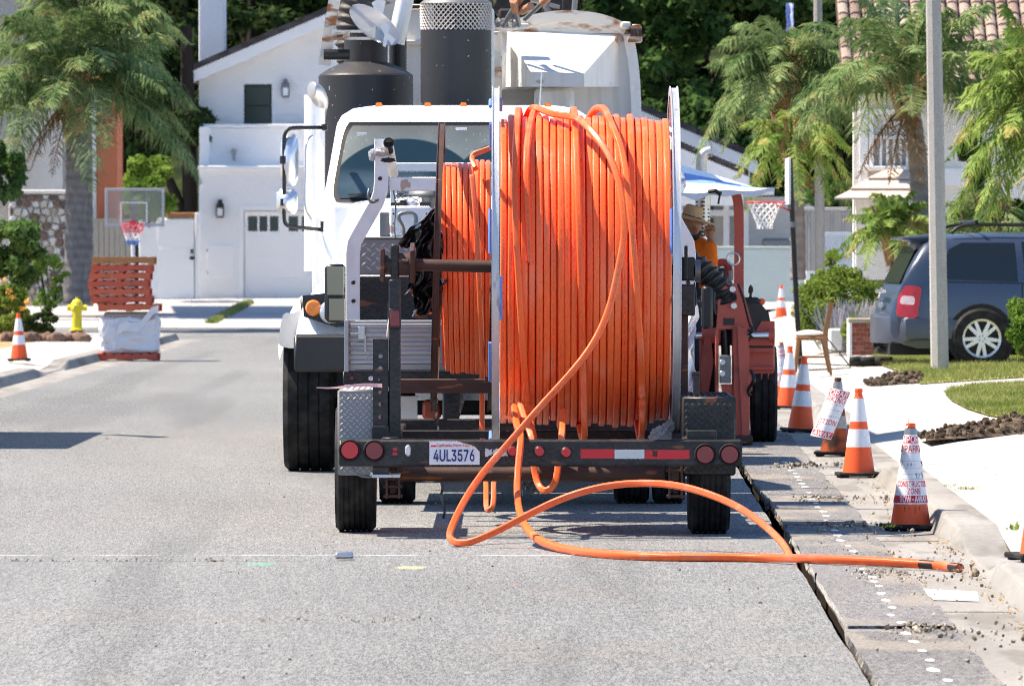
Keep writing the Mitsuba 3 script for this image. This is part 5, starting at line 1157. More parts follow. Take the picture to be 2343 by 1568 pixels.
put(tc, 'boom_fin', hull([at(x, y, d) for d in (64.62, 64.66) for x, y in ((1686, 745), (1710, 755), (1714, 800), (1712, 1000), (1698, 1000), (1700, 800))]), 'machine_red')
put(tc, 'wear_plate', J(R_(1646, 1672, 812, 876, 64.62, 64.72, .006)), 'grey_metal'); put(tc, 'hydraulic_ram', tube([at(1658, 755, 64.8), at(1660, 815, 64.8)], .04, 12), 'black_plastic', smooth=40)
for y in (828, 854): put(tc, 'bolt', disc(X(1652, 64.6), 64.595, Z(y, 64.6), .026, .03, 14), 'steel', smooth=40)
put(tc, 'orange_arm', hull([at(x, y, d) for d in (64.7, 64.9) for x, y in ((1648, 878), (1676, 878), (1678, 950), (1668, 975))]), 'machine_red')
put(tc, 'boom_foot', R_(1672, 1722, 996, 1016, 64.5, 65.1, .012), 'rust_brown', smooth=40)
put(tc, 'arm_link', J(R_(1600, 1612, 770, 990, 65.3, 65.5), hull([at(x, y, d) for d in (65.2, 65.4) for x, y in ((1612, 770), (1626, 770), (1632, 830), (1620, 900), (1606, 900), (1602, 840))])), 'machine_red', smooth=40)
put(tc, 'vacuum_hose', corrug(spline([at(1540, 600, 64.9), at(1590, 608, 64.8), at(1640, 650, 64.75), at(1668, 690, 64.8), at(1680, 730, 65)], 50), K(64.8) * 26, .016, 24, .06), 'black_plastic', smooth=True, label='ribbed black hose')
put(tc, 'cable', J(tube(spline([at(1634, 665, 64.6), at(1632, 690, 64.6), at(1636, 720, 64.6)], 12), .018, 6), tube(spline([at(1688, 650, 64.6), at(1702, 690, 64.55), at(1712, 730, 64.6), at(1718, 750, 64.6)], 14), .012, 6), tube(spline([at(1716, 745, 64.6), at(1722, 755, 64.55), at(1714, 765, 64.6), at(1722, 772, 64.6)], 14), .014, 6), tube(spline([at(1718, 848, 64.6), at(1724, 870, 64.5), at(1712, 890, 64.6), at(1716, 905, 64.6)], 14), .016, 6), tube(spline([at(1590, 905, 64.6), at(1598, 915, 64.6), at(1597, 940, 64.6)], 12), .03, 6)), 'black_plastic', smooth=True)
put(tc, 'ring_stick', bxp(1666, 1674, 618, 690, 64.9, 64.93, .004), 'grey_metal')
a = np.linspace(0, 2 * math.pi, 33)[:-1]
put(tc, 'ring', tube(np.stack([X(1677, 64.9) + K(64.9) * 14 * np.cos(a), 64.9 + 0 * a, Z(592, 64.9) + K(64.9) * 14 * np.sin(a)], 1), .009, 8, closed=True), 'steel', smooth=True)

# ---------------------------------------------------------------- operator
from scipy.spatial import ConvexHull as _CH
def body(bones, res=.03, it=12):
    import manifold3d as m3
    out = None
    for (a, ra), (b, rb) in bones:
        s = [m3.Manifold.sphere(r, 20).translate(list(map(float, p))) for p, r in ((a, ra), (b, rb))]
        h = m3.Manifold.batch_hull(s); out = h if out is None else out + h
    out = out.refine_to_length(res); m = out.to_mesh(); t = trimesh.Trimesh(m.vert_properties[:, :3], m.tri_verts)
    t.merge_vertices(); trimesh.smoothing.filter_taubin(t, iterations=it)
    return np.array(t.vertices), np.array(t.faces)
pn = thing('person', 'person in orange shirt and straw hat on the trencher, one hand at the brim', 'person')
P = lambda x, y, d=66.3: at(x + 8, y - 2, d)
hip = P(1572, 705, 66.4); chest = P(1568, 590, 66.35); neck = P(1570, 552, 66.3); head = P(1573, 525, 66.25)
shR, shL = P(1594, 566, 66.2), P(1538, 570, 66.4); elb = P(1615, 600, 65.85); wr = P(1617, 549, 66.0)
elL, wrL = P(1522, 640, 66.1), P(1545, 690, 65.8)
kneeR, kneeL = P(1590, 715, 65.7), P(1550, 715, 65.7); ftR, ftL = P(1592, 850, 65.6), P(1548, 850, 65.6)
skin = put(pn, 'body', body([((neck, .055), (head, .075)), ((head, .088), (head + [0.0, -.02, .05], .092)), ((head + [.02, -.06, -.05], .045), (head, .075)), ((wr + [.0, 0, -.06], .038), (wr, .03)), ((elb, .04), (wr, .032)), ((chest, .10), (neck, .055)), ((chest, .10), (hip, .1)), ((chest, .08), (shL, .05)), ((shL, .05), (elL, .045)), ((elL, .042), (wrL, .03)), ((chest, .08), (shR, .05)), ((shR, .05), (elb, .042)),
      ((hip, .09), (kneeR, .06)), ((kneeR, .06), (ftR, .045)), ((hip, .09), (kneeL, .06)), ((kneeL, .06), (ftL, .045))], .025), 'skin', smooth=True)
put(pn, 'shirt', body([((chest, .155), (hip, .15)), ((chest + [0, 0, .04], .12), (shR, .085)), ((shR, .085), (elb, .075)), ((elb, .075), (elb + (wr - elb) * .62, .062)), ((chest + [0, 0, .04], .12), (shL, .085)), ((shL, .085), (elL, .07)), ((elL, .07), (elL + (wrL - elL) * .7, .055))], .03), 'shirt', smooth=True)
put(pn, 'trousers', body([((hip, .15), (kneeR, .09)), ((kneeR, .09), (ftR, .07)), ((hip, .15), (kneeL, .09)), ((kneeL, .09), (ftL, .07))], .035), 'trousers', smooth=True)
for f_ in (ftR, ftL): put(pn, 'boot', body([((f_, .06), (f_ + [0, -.18, -.04], .045))], .03), 'black_plastic', smooth=True)
put(pn, 'beard', body([((head + [.03, -.075, -.075], .035), (head + [-.05, -.04, -.05], .045)), ((head + [.03, -.075, -.075], .035), (head + [.06, -.02, -.04], .035))], .02), 'hair', smooth=True)
put(pn, 'hair', body([((head + [-.0, .04, .03], .085), (head + [0, .03, -.03], .08))], .03), 'hair', smooth=True)
put(pn, 'nose', body([((head + [.03, -.10, .0], .016), (head + [.035, -.115, -.03], .018))], .012), 'skin', smooth=True)
# hand closed on the brim: palm, four fingers and a thumb
hnd = [((wr, .028), (wr + [.0, -.01, .06], .036))]
for i, o in enumerate((-.032, -.011, .011, .031)):
    b0 = wr + np.array([o, -.015, .085]); L = (.03, .036, .034, .026)[i]
    hnd += [((wr + [o * .7, -.01, .05], .014), (b0, .0125)), ((b0, .012), (b0 + [o * .2 - .006, -.028, L], .011)), ((b0 + [o * .2 - .006, -.028, L], .0105), (b0 + [o * .2 - .012, -.05, L * .55], .0095))]
hnd += [((wr + [-.025, -.005, .03], .016), (wr + [-.05, -.02, .055], .013)), ((wr + [-.05, -.02, .055], .013), (wr + [-.055, -.04, .08], .011))]
put(pn, 'hand', body(hnd, .010, 4), 'skin', smooth=True)
hb = head + [.0, 0, .085]
brim = lathe([(.085, .0), (.15, -.012), (.20, -.004), (.215, .012), (.21, .018), (.15, -.002), (.085, .012)], 40, 'z')
v = brim[0]; v = v + np.stack([0 * v[:, 0], 0 * v[:, 0], .25 * v[:, 0] ** 2 * 0 + .9 * (v[:, 1] ** 2) * 0], 1)
crown = lathe([(.092, 0), (.092, .02), (.088, .075), (.078, .118), (.055, .128), (.02, .116), (0, .112)], 40, 'z')
hat = RT(J((v, brim[1]), SC(crown, 1, 1.15, 1)), 'y', 16)
hk_ = put(pn, 'hat', MV(hat, *hb), 'straw_hat', smooth=40, label='straw cowboy hat with a dark band')
put(hk_, 'band', MV(RT(SC(lathe([(.094, .008), (.094, .03)], 40, 'z'), 1, 1.15, 1), 'y', 16), *hb), 'black_plastic', smooth=True)
# ---------------------------------------------------------------- traffic cones
CONE_R = lambda t, H: .128 * (1 - t) + .026 * t           # radius at a height fraction
def cone_band(t0, t1, H, off, n=36): return lathe([(CONE_R(t0, H) + off - .002, t0 * H), (CONE_R(t0, H) + off, t0 * H), (CONE_R(t1, H) + off, t1 * H), (CONE_R(t1, H) + off - .002, t1 * H)], n, 'z')
def on_cone(m, H, a0, off):
    """lettering laid out flat as (x, y = out, z) wrapped round the cone, facing the camera"""
    v = m[0]; r = CONE_R(v[:, 2] / H, H) + off - v[:, 1]
    a = a0 + v[:, 0] / (CONE_R(v[:, 2] / H, H) + off)
    return np.stack([r * np.sin(a), -r * np.cos(a), v[:, 2]], 1), m[1]
def line_mesh(pts, w=.0022): return MV(SC(grid(lambda u, v: np.stack([np.interp(u, np.linspace(0, 1, len(pts)), [p[0] for p in pts]), 0 * u - .0008, np.interp(u, np.linspace(0, 1, len(pts)), [p[1] for p in pts]) + (v - .5) * w], -1), np.linspace(0, 1, 4 * len(pts)), np.array([0, 1.0])), 1, 1, 1))
def scribble(s, x, z, h):
    G = {'5': [(.5, 1), (.1, 1), (.05, .55), (.5, .5), (.45, .1), (.0, .05)], 'P': [(.05, 0), (.15, 1), (.55, .85), (.45, .5), (.1, .45)], 'm': [(0, 0), (.1, .4), (.2, .05), (.35, .4), (.45, .05), (.6, .4), (.7, 0)], '9': [(.5, .7), (.2, .9), (.05, .6), (.45, .6), (.5, .9), (.3, 0)], '/': [(0, 0), (.5, 1)], '0': [(.25, .6), (.05, .3), (.2, 0), (.4, .2), (.3, .55), (.2, .6)], ':': [(.1, .2), (.15, .25)], '-': [(0, .4), (.4, .45)], '7': [(0, .95), (.5, 1), (.2, 0)], ' ': None}
    out = []
    for c in s:
        if G.get(c):
            p = np.array(G[c]) * h + [x, z]; out.append(tube(np.column_stack([p[:, 0], 0 * p[:, 0] - .0008, p[:, 1]]), .0018, 4))
        x += .72 * h
    return J(*out)
def notice(parent, H, a0, t0=.25, t1=.90):
    """paper parking notice wrapped on a cone"""
    s = put(parent, 'paper_notice', cone_band(t0, t1, H, .003, 48), 'paper', smooth=30, label='white parking notice with red lettering')
    z = lambda t: t * H
    def T_(txt, h, t, m, nm='lettering', w=None):
        v = text(txt, h, 0, 0, z(t), True); w0 = v[0][:, 0].max(); k = 1 if w is None else w / w0
        v = (v[0] * [k, 1, 1] - [w0 * k / 2, 0, 0], v[1]); put(s, nm, on_cone(v, H, a0, .0048), m)
    put(s, 'red_band', cone_band(.815, .885, H, .0042, 48), 'red_print'); T_('TEMPORARY', .040, .823, 'paper', w=.25)
    T_('NO PARKING', .040, .735, 'red_print', w=.24); put(s, 'rule', cone_band(.722, .725, H, .0042, 48), 'red_print')
    for t in (.645, .585, .525, .478): put(s, 'rule', cone_band(t, t + .0025, H, .0042, 48), 'ink')
    put(s, 'handwriting', on_cone(scribble('7:00-  5Pm', -.085, z(.60), .030), H, a0, .0045), 'ink'); put(s, 'handwriting', on_cone(scribble('9/5', .005, z(.49), .036), H, a0, .0045), 'ink')
    T_('CONSTRUCTION', .034, .412, 'red_print', w=.225); T_('ZONE', .034, .345, 'red_print', w=.085)
    put(s, 'red_band', cone_band(.262, .330, H, .0042, 48), 'red_print'); T_('TOW-AWAY', .036, .270, 'paper', w=.19)
def cone(p, H, label, kind='banded', lean=0.0, a0=0.0, rz=10.0):
    k = thing('traffic_cone', label, 'traffic cone'); n0 = len(scene); hb = .028
    def q(m): return MV(RT(m, 'y', lean), *p)
    ks0 = set(scene)
    b = box(-.165, .165, -.165, .165, .012, .012 + hb, .012); ft = [box(sx * .12 - .03, sx * .12 + .03, sy_ * .12 - .03, sy_ * .12 + .03, 0, .012, .002) for sx in (-1, 1) for sy_ in (-1, 1)]
    put(k, 'base', RT(J(b, *ft), 'z', rz), 'rubber', smooth=30)
    zb = .03
    bodym = lathe([(CONE_R(0, H) + .01, zb), (CONE_R(.06, H), .06 * H), (CONE_R(.90, H), .90 * H), (CONE_R(.905, H) - .003, .905 * H), (.026, .955 * H), (.031, .965 * H), (.031, .985 * H), (.026, H), (.020, H), (.02, H - .05)], 40, 'z')
    put(k, 'cone_body', bodym, 'cone_dirty' if kind == 'dirty' else 'cone_orange', smooth=30)
    if kind in ('banded',):
        for t0, t1 in ((.345, .545), (.63, .89)): put(k, 'white_collar', cone_band(t0, t1, H, .0025), 'cone_white', smooth=30)
    if kind == 'dirty':
        put(k, 'white_collar', cone_band(.36, .52, H, .0025), 'pole_concrete', smooth=30); put(k, 'tape', cone_band(.78, .95, H, .004), 'tape_grey', smooth=30)
        sh = grid(lambda u, v: np.stack([-.115 + .17 * (u - .5) + .0 * v - .17 * (.75 - v) * .9, -.10 - .10 * (1 - v) + .05 * (2 * u - 1) ** 2, .17 + .40 * v - .03 * u], -1) + np.stack([.10 + 0 * u, 0 * u, 0 * u], -1), np.linspace(0, 1, 14), np.linspace(0, 1, 16))
        s = put(k, 'paper_notice', sh, 'paper', smooth=True, label='loose slanting parking notice with red lettering')
        def flat(m):
            v = m[0]; u = v[:, 0]; w = v[:, 2]
            return np.stack([-.115 + .17 * (u - .5) - .17 * (.75 - w) * .9 + .10, -.10 - .10 * (1 - w) + .05 * (2 * u - 1) ** 2 - .003 + v[:, 1], .17 + .40 * w - .03 * u], 1), m[1]
        def TT(t, h, u0, w, z0, m_): mm = text(t, h, 0, 0, 0, True); kx = w / mm[0][:, 0].max(); put(s, 'lettering', flat((mm[0] * [kx, 1, 1] + [u0, 0, z0], mm[1])), m_)
        gband = lambda u0, u1, z0, z1: flat(grid(lambda u, v: np.stack([u, 0 * u + .001, v], -1), np.linspace(u0, u1, 14), np.linspace(z0, z1, 3)))
        put(s, 'red_band', gband(.02, .98, .86, .985), 'red_print'); TT('ORAR', .10, .06, .88, .875, 'paper')
        TT('RKING', .11, .05, .90, .735, 'red_print'); TT('CTION', .095, .05, .88, .28, 'red_print'); TT('E', .085, .08, .16, .175, 'red_print')
        put(s, 'red_band', gband(.02, .98, .02, .14), 'red_print'); TT('AWAY', .095, .06, .86, .032, 'paper')
        for w_ in (.69, .58, .45): put(s, 'rule', gband(.05, .95, w_, w_ + .006), 'ink')
        m = scribble('5Pm', 0, 0, .17); put(s, 'handwriting', flat((m[0] * [1.0, 1, .42] + [.35, 0, .625], m[1])), 'ink')
    if kind == 'notice':
        put(k, 'tape', cone_band(.895, .955, H, .005), 'tape_grey', smooth=30); notice(k, H, a0)
        put(k, 'tape_end', grid(lambda u, v: np.stack([-.03 + .03 * u + .01 * np.sin(u * 6), -.03 + .01 * v, .955 * H + .06 * u + .01 * v], -1), np.linspace(0, 1, 8), np.linspace(0, 1, 3)), 'dark_red_lens')
        put(k, 'scuff', J(*[on_cone(MV(box(x, x + .003, -.0006, .0004, .215 * H - l, .225 * H, .0001)), H, 0, .001) for x, l in ((-.045, .02), (-.012, .012), (.02, .03), (.05, .014))]), 'dark_inside')
    for e in [e for e in scene if e not in ks0]:
        d = scene[e]
        if d.get('type') == 'ply': d['to_world'] = T().translate(list(map(float, p))).rotate([0, 1, 0], lean)
    return k
def cp(x, d, z=0.0): return (X(x, d), d, z)
def zy(x, d): return float(zyard(X(x, d), d))
cone(cp(2083, 45.1, .004), .655, 'traffic cone wrapped in a white and red TOW-AWAY parking notice, standing in the gutter', 'notice', 0, .18, 8)
cone(cp(1964, 55.6, .004), .67, 'clean orange traffic cone with white collars, next beyond the cone wrapped in the TOW-AWAY notice', 'banded', 0, 0, 4)
cone(cp(1909, 61.3, .004), .655, 'dirty blackened traffic cone with a loose slanting parking notice', 'dirty', 2.5, 0, -6)
cone(cp(1831, 69.3, .004), .72, 'orange traffic cone with white collars, just beyond the dirty blackened cone', 'banded', 3, 0, 12)
cone(cp(1802, 79.5, .004), .68, 'orange traffic cone half hidden behind another, left of the wooden chair', 'banded', 2, 0, -5)
cone(cp(1786, 84.5, .004), .66, 'farther traffic cone with a parking notice, partly hidden by the red trencher', 'notice', 0, .2, 5)
cone((X(1787, 150), 150, zy(1787, 150) - .09), .70, 'distant orange traffic cone on the bright pavement beyond the trencher', 'banded', 0, 0, 5)
cone((X(44, 105.5), 105.5, .13), .685, 'orange traffic cone on the pavement at the far left', 'banded', -1, 0, 5)
cone((X(2388, 37.6), 37.6, .135), .70, 'orange traffic cone cut off by the right edge of the picture', 'banded', 0, 0, 12)

# ---------------------------------------------------------------- street poles, hoops, hydrant, chair, litter
def oct_pole(x0, x1, y0, y1, d, w0, w1, label, z0=None):
    a = np.array([X(x0, d), d, (Z(y0, d) if z0 is None else z0) - .1]); b = np.array([X(x1, d), d, Z(y1, d)])
    sec = ring(1.0, 8) @ np.array([[math.cos(.26), -math.sin(.26)], [math.sin(.26), math.cos(.26)]]).T
    m = sweep([a, (a + b) / 2, b], sec, scale=[w0, (w0 + w1) / 2, w1])
    k = thing('street_pole', label, 'street pole'); put(k, 'shaft', m, 'pole_concrete')
    put(k, 'lamp_arm', tube([b, b + [-.1, 0, .35], b + [-1.2, 0, .6]], .05, 10), 'grey_metal', smooth=True); put(k, 'lamp_head', MV(bumpy(box(-.35, .35, -.12, .12, -.06, .08, .05), 0, 1), *(b + [-1.45, 0, .6])), 'grey_metal')
oct_pole(2150, 2127, 850, -420, float(hit(2150, 850, zyard)[1]), .112, .085, 'near concrete street pole standing on the lawn in front of the blue car')
oct_pole(1877, 1868, 610, -250, 128, .095, .07, 'farther concrete street pole between the hoop and the house', zy(1877, 128))
# hoop on the right, seen along its board
h1 = thing('basketball_hoop', 'basketball hoop with a black pole and red rim, its board edge-on, right of the trencher', 'basketball hoop')
dh = 95.0
put(h1, 'pole', tube([at(1832, 846, 95.3), at(1822, 700, dh), at(1806, 362, dh)], .034, 14), 'black_plastic', smooth=40)
put(h1, 'pole_joint', tube([at(1814.5, 520, dh), at(1814, 507, dh)], .045, 14), 'grey_metal', smooth=40)
put(h1, 'backboard', box(X(1799, dh), X(1805, dh), dh - .55, dh + .55, Z(468, dh), Z(362, dh), .006), 'trim_white')
put(h1, 'board_frame', box(X(1805, dh), X(1810, dh), dh - .5, dh + .5, Z(480, dh), Z(370, dh), .006), 'black_plastic')
def hoop_rim(c, r, back, y2):
    a = np.linspace(0, 2 * math.pi, 41)[:-1]
    return J(tube(np.stack([c[0] + r * np.cos(a), c[1] + r * np.sin(a), c[2] + 0 * a], 1), .011, 8, closed=True), tube([c + np.array([r * back * .9, 0, 0]), np.array([y2[0], c[1], c[2]])], .012, 6), tube([c + np.array([r * back * .4, -r * .8, -.01]), y2], .010, 6))
def net(c, r, r2, L, mat_, n=12, sag=0, name='net', parent=None, r_th=.008):
    ms = []
    for i in range(n):
        for sg in (1, -1):
            t = np.linspace(0, 1, 9); a = 2 * math.pi * i / n + sg * t * 1.9
            rr = r + (r2 - r) * np.minimum(1, t * 1.15) ** .8
            ms.append(tube(np.stack([c[0] + rr * np.cos(a), c[1] + rr * np.sin(a), c[2] - L * t], 1), r_th, 4, caps=False))
    return put(parent, name, J(*ms), mat_, smooth=True, kind='stuff')
c = at(1749, 463, dh); rr = K(dh) * 41
put(h1, 'rim', hoop_rim(c, rr, 1, at(1806, 482, dh)), 'rim_red', smooth=True)
net(c, rr, rr * .42, K(dh) * 60, 'net_white', 12, parent=h1)
a = np.linspace(-1, 1, 14)
put(h1, 'base', tube(np.stack([X(1992, dh - 1) + K(dh) * 47 * a, dh - 1 + .02 * np.sin(a * 9), .10 + zy(1992, dh) - .05 + 0 * a], 1), .065, 14), 'rubber', smooth=True)
put(h1, 'stay', J(tube([at(1832, 700, 95.4), at(1945, 838, 94.2)], .010, 6), tube([at(1838, 846, 95.2), at(1945, 842, 94.2)], .012, 6), tube([at(1828, 830, 95.5), at(1990, 838, 94.4)], .009, 6)), 'black_plastic')
# hoop on the left, facing the camera
h2 = thing('basketball_hoop', 'basketball hoop with a clear board and red rim behind the pallet stack', 'basketball hoop')
dh = 147.0
put(h2, 'board', bxp(243, 373, 434, 514, dh, dh + .012, .002), 'clear_board')
put(h2, 'board_frame', J(bxp(240, 376, 430, 436, dh - .02, dh + .03, .004), bxp(240, 246, 436, 511, dh - .02, dh + .03, .004), bxp(370, 376, 436, 511, dh - .02, dh + .03, .004), bxp(240, 376, 511, 518, dh - .02, dh + .03, .004)), 'board_trim')
mat('board_trim', (.45, .46, .48), .5)
put(h2, 'target_square', J(bxp(275, 337, 462, 465, dh - .012, dh - .004, .001), bxp(275, 278, 465, 510, dh - .012, dh - .004, .001), bxp(334, 337, 465, 510, dh - .012, dh - .004, .001)), 'trim_white')
put(h2, 'board_arm', J(bxp(300, 313, 455, 512, dh + .02, dh + .3, .01), bxp(274, 278, 437, 462, dh + .02, dh + .06, .004), bxp(334, 338, 437, 462, dh + .02, dh + .06, .004)), 'grey_metal')
c = at(304, 512, dh - .33); rr = K(dh) * 26
put(h2, 'rim', J(hoop_rim(c, rr, 0, c + [0, .3, -.05]), bxp(296, 312, 505, 522, dh - .05, dh, .01)), 'rim_red', smooth=30)
for z0, z1, m in ((0, .45, 'net_pink'), (.45, .78, 'net_white'), (.78, 1, 'blue_plastic')):
    L = K(dh) * 48
    ms = []
    for i in range(10):
        for sg in (1, -1):
            t = np.linspace(z0, z1, 5); a = 2 * math.pi * i / 10 + sg * t * 1.7; q = rr * (1 - .55 * t)
            ms.append(tube(np.stack([c[0] + q * np.cos(a), c[1] + q * np.sin(a), c[2] - L * t], 1), .014, 4, caps=False))
    put(h2, 'net', J(*ms), m, kind='stuff')
mat('net_pink', (.75, .22, .26), .8)
put(h2, 'pole', J(tube([at(313, 700, dh + .35), at(310, 480, dh + .25)], .045, 12)), 'black_plastic', smooth=40); put(h2, 'padding', tube([at(305, 612, dh + .2), at(304, 560, dh + .2)], .04, 12), 'trim_white', smooth=40)
# hydrant
hy = thing('fire_hydrant', 'yellow fire hydrant on the left pavement near the palm', 'fire hydrant'); dq = 146.0
hx, hz = X(176, dq), float(zyard(X(176, dq), dq)) - .0; s_ = K(dq)
hz = Z(756, dq)
put(hy, 'barrel', lathe([(.0, 0), (.15, 0), (.15, .03), (.10, .04), (.098, .40), (.13, .42), (.13, .46), (.12, .47), (.115, .54), (.08, .60), (.03, .625), (.028, .66), (0, .66)], 24, 'z', (hx, dq, hz)), 'yellow_paint', smooth=40)
put(hy, 'outlet_cap', J(lathe([(0, 0), (.055, 0), (.06, .03), (.05, .14)], 16, 'x', (hx - .19, dq, hz + .45)), lathe([(.05, 0), (.06, .12), (.055, .15), (0, .15)], 16, 'x', (hx + .05, dq, hz + .45))), 'yellow_paint', smooth=40)
put(hy, 'front_cap', disc(hx, dq - .17, hz + .45, .07, .1, 16), 'yellow_paint', smooth=40)
put(hy, 'base_ring', lathe([(0, -.12), (.12, -.12), (.12, 0), (0, 0)], 20, 'z', (hx, dq, hz)), 'black_plastic')
# chair
ch = thing('chair', 'old wooden chair with a pale cushion standing on the driveway behind the cones', 'chair'); dc = 91.0
put(ch, 'seat', bxp(1822, 1893, 770, 778, dc - .22, dc + .22, .008), 'wood'); 
put(ch, 'cushion', MV(bumpy((lambda m: (m[0] * [.20, .22, .045], m[1]))(tm(trimesh.creation.icosphere(subdivisions=3))), .012, 6, 1), *at(1853, 763, dc)), 'cushion', smooth=True)
for xa, xb, dd in ((1826, 1816, -.2), (1826, 1820, .2), (1886, 1901, -.2), (1882, 1896, .2)):
    put(ch, 'leg', tube([at(xa, 776, dc + dd), at(xb, 857 - 6 * (dd > 0), dc + dd)], np.array([.026, .018]), 8), 'wood', smooth=40)
for dd in (-.2, .2): put(ch, 'back_post', sweep([at(1885, 790, dc + dd), at(1888, 760, dc + dd), at(1902, 690, dc + dd)], np.array([(.03, .018), (-.03, .018), (-.03, -.018), (.03, -.018)]), up=(0, 1, 0)), 'wood')
for y in (700, 722, 744): put(ch, 'back_slat', box(X(1899 - (y - 700) * .22, dc) - .012, X(1899 - (y - 700) * .22, dc) + .012, dc - .19, dc + .19, Z(y + 12, dc), Z(y, dc), .004), 'wood')
put(ch, 'stretcher', J(tube([at(1822, 816, dc - .2), at(1892, 816, dc - .2)], .013, 8)), 'wood', smooth=40)
# crushed can
cn = lathe([(0, 0), (.028, 0), (.033, .008), (.033, .105), (.026, .118), (0, .118)], 20, 'x'); cn = bumpy(cn, .012, 30, 2)
cc = np.array([X(793, 40.9), 40.9, .026])
ck_ = thing('crushed_can', 'crushed silver drink can lying on the road near the trailer', 'can')
put(ck_, 'can_body', MV(SC(cn, .8, .7, .5), *(cc - [.06, 0, 0])), 'foil', smooth=40); put(ck_, 'flattened_end', MV(SC(cn, .6, .7, .14), *(cc + [-.03, -.02, -.022])), 'grey_metal', smooth=40)

# ---------------------------------------------------------------- pallets
def pallet(x0, x1, d0, z0, dep, mt, label, yaw=0.0, wood=None):
    k = thing('pallet', label, 'pallet'); h = .118; g = np.random.default_rng(int(z0 * 997))
    o = ((x0 + x1) / 2, d0 + dep / 2, 0); P_ = lambda m: RT(m, 'z', yaw, o)
    mm = lambda: mt if isinstance(mt, str) else mt[g.integers(len(mt))]
    for y in (d0, d0 + dep / 2 - .02, d0 + dep - .04):
        S = Polygon([(x0, z0 + .016), (x0 + .16, z0 + .016), (x0 + .17, z0 + (.034 if y == d0 else .02)), (x0 + .30, z0 + (.034 if y == d0 else .02)), (x0 + .31, z0 + .016), (x1 - .31, z0 + .016), (x1 - .30, z0 + (.034 if y == d0 else .02)), (x1 - .17, z0 + (.034 if y == d0 else .02)), (x1 - .16, z0 + .016), (x1, z0 + .016), (x1, z0 + h - .018), (x0, z0 + h - .018)])
        put(k, 'stringer', P_(prism(S, y, y + .04)), mm())
    n = 7
    for i in range(n):
        xa = x0 + (x1 - x0 - .09) * i / (n - 1)
        put(k, 'deck_board', P_(box(xa, xa + .09, d0 - .008 * g.random(), d0 + dep, z0 + h - .018, z0 + h, .002)), mm())
    for i in range(3):
        xa = x0 + (x1 - x0 - .09) * i / 2
        put(k, 'bottom_board', P_(box(xa, xa + .09, d0 - .004, d0 + dep, z0, z0 + .016, .002)), mm())
    return k
dpl = 114.0; kp = K(dpl)
reds = ['pallet_0', 'pallet_1', 'pallet_2']
pallet(X(222, dpl), X(360, dpl), dpl, .005, .95, ['pallet_1', 'pallet_2'], 'orange-red pallet on the road under the wrapped load')
zt = .005 + .12
wb = thing('wrapped_load', 'block of grey bags wrapped in white plastic film between red pallets', 'wrapped load')
bm_ = box(X(228, dpl), X(360, dpl), dpl + .03, dpl + .9, zt, zt + .58, .05)
tmw = trimesh.Trimesh(*bm_, process=True); v_, f_ = trimesh.remesh.subdivide_to_size(tmw.vertices, tmw.faces, .05)
put(wb, 'film', bumpy(bumpy((v_, f_), .05, 4, 4), .02, 14, 2), 'wrap', smooth=True)
put(wb, 'load', box(X(236, dpl), X(352, dpl), dpl + .06, dpl + .85, zt + .30, zt + .635, .03), 'block_grey')
fl_ = grid(lambda u, v: np.stack([X(268 + 95 * u, dpl), dpl - .02 - .03 * np.sin(u * 7) + .0 * v, Z(746 - 46 * u ** 1.5 - 8 * np.sin(u * 9) + (24 - 6 * u) * v, dpl)], -1), np.linspace(0, 1, 30), np.linspace(0, 1, 8))
put(wb, 'loose_film', bumpy(fl_, .02, 9, 5), 'wrap', smooth=True)
z0 = zt + .645; N_ = ['lowest', 'second from the bottom', 'third from the bottom', 'third from the top', 'second from the top', 'highest']
gp = np.random.default_rng(8)
for i in range(6):
    off = (.02, -.10, -.12, -.14, -.11, -.09)[i]
    pallet(X(222, dpl) + off + gp.uniform(-.01, .01), X(360, dpl) + off + gp.uniform(-.01, .01), dpl + gp.uniform(-.01, .03), z0 + i * .121, .95, reds, f'red pallet, {N_[i]} of the six stacked on the wrapped load')
pallet(X(210, dpl), X(352, dpl), dpl, z0 + 6 * .121, .95, 'pallet_wood', 'bare brown wooden pallet on top of the red pallet stack')

# ---------------------------------------------------------------- parked car: side profile lofted across its width
sv = thing('parked_car', 'blue-grey estate car with roof rails parked on the lawn behind the street pole', 'car')
yawc, d0c = 4.5, 93.2
ox, oz = X(2018, d0c), .235
MC = rotm('z', yawc) * 1.05
def car(m): v, f = m; return v @ MC.T + np.array([ox, d0c, oz]), f
def prof_z(s):
    """(upper body line, roof line) along the length"""
    belt = np.interp(s, [0, .12, .35, 2.0, 3.4, 4.5, 4.7], [.66, .98, 1.03, 1.0, .97, .80, .55])
    roof = np.interp(s, [.0, .12, .24, .38, .55, 1.3, 2.4, 3.0, 3.75, 4.5, 4.7], [.66, 1.0, 1.28, 1.50, 1.58, 1.62, 1.60, 1.45, 1.0, .82, .55])
    return belt, roof
secs = []; hwid = .91
for s in np.r_[0, .03, .08, .14, np.linspace(.2, 4.5, 40), 4.6, 4.7]:
    b, r = prof_z(s); wv = hwid * np.interp(s, [0, .06, .25, .6, 4.0, 4.5, 4.7], [.86, .93, .985, 1, .99, .92, .75])
    low = np.interp(s, [0, .10, .3, 4.4, 4.7], [.42, .30, .24, .24, .36])
    p = [(s, -wv * .96, low), (s, -wv, low + .12), (s, -wv * 1.005, .62), (s, -wv * .985, (b + .62) / 2), (s, -wv * .96, b), (s, -wv * .955 + .14 * (r - b) / .6 * .55, b + (r - b) * .5), (s, -wv * .955 + .25 * (r - b) / .6 * .75, b + (r - b) * .88), (s, -wv * .55, r - .012 + .0), (s, 0, r + .012)]
    secs.append(p + [(q[0], -q[1], q[2]) for q in p[-2::-1]])
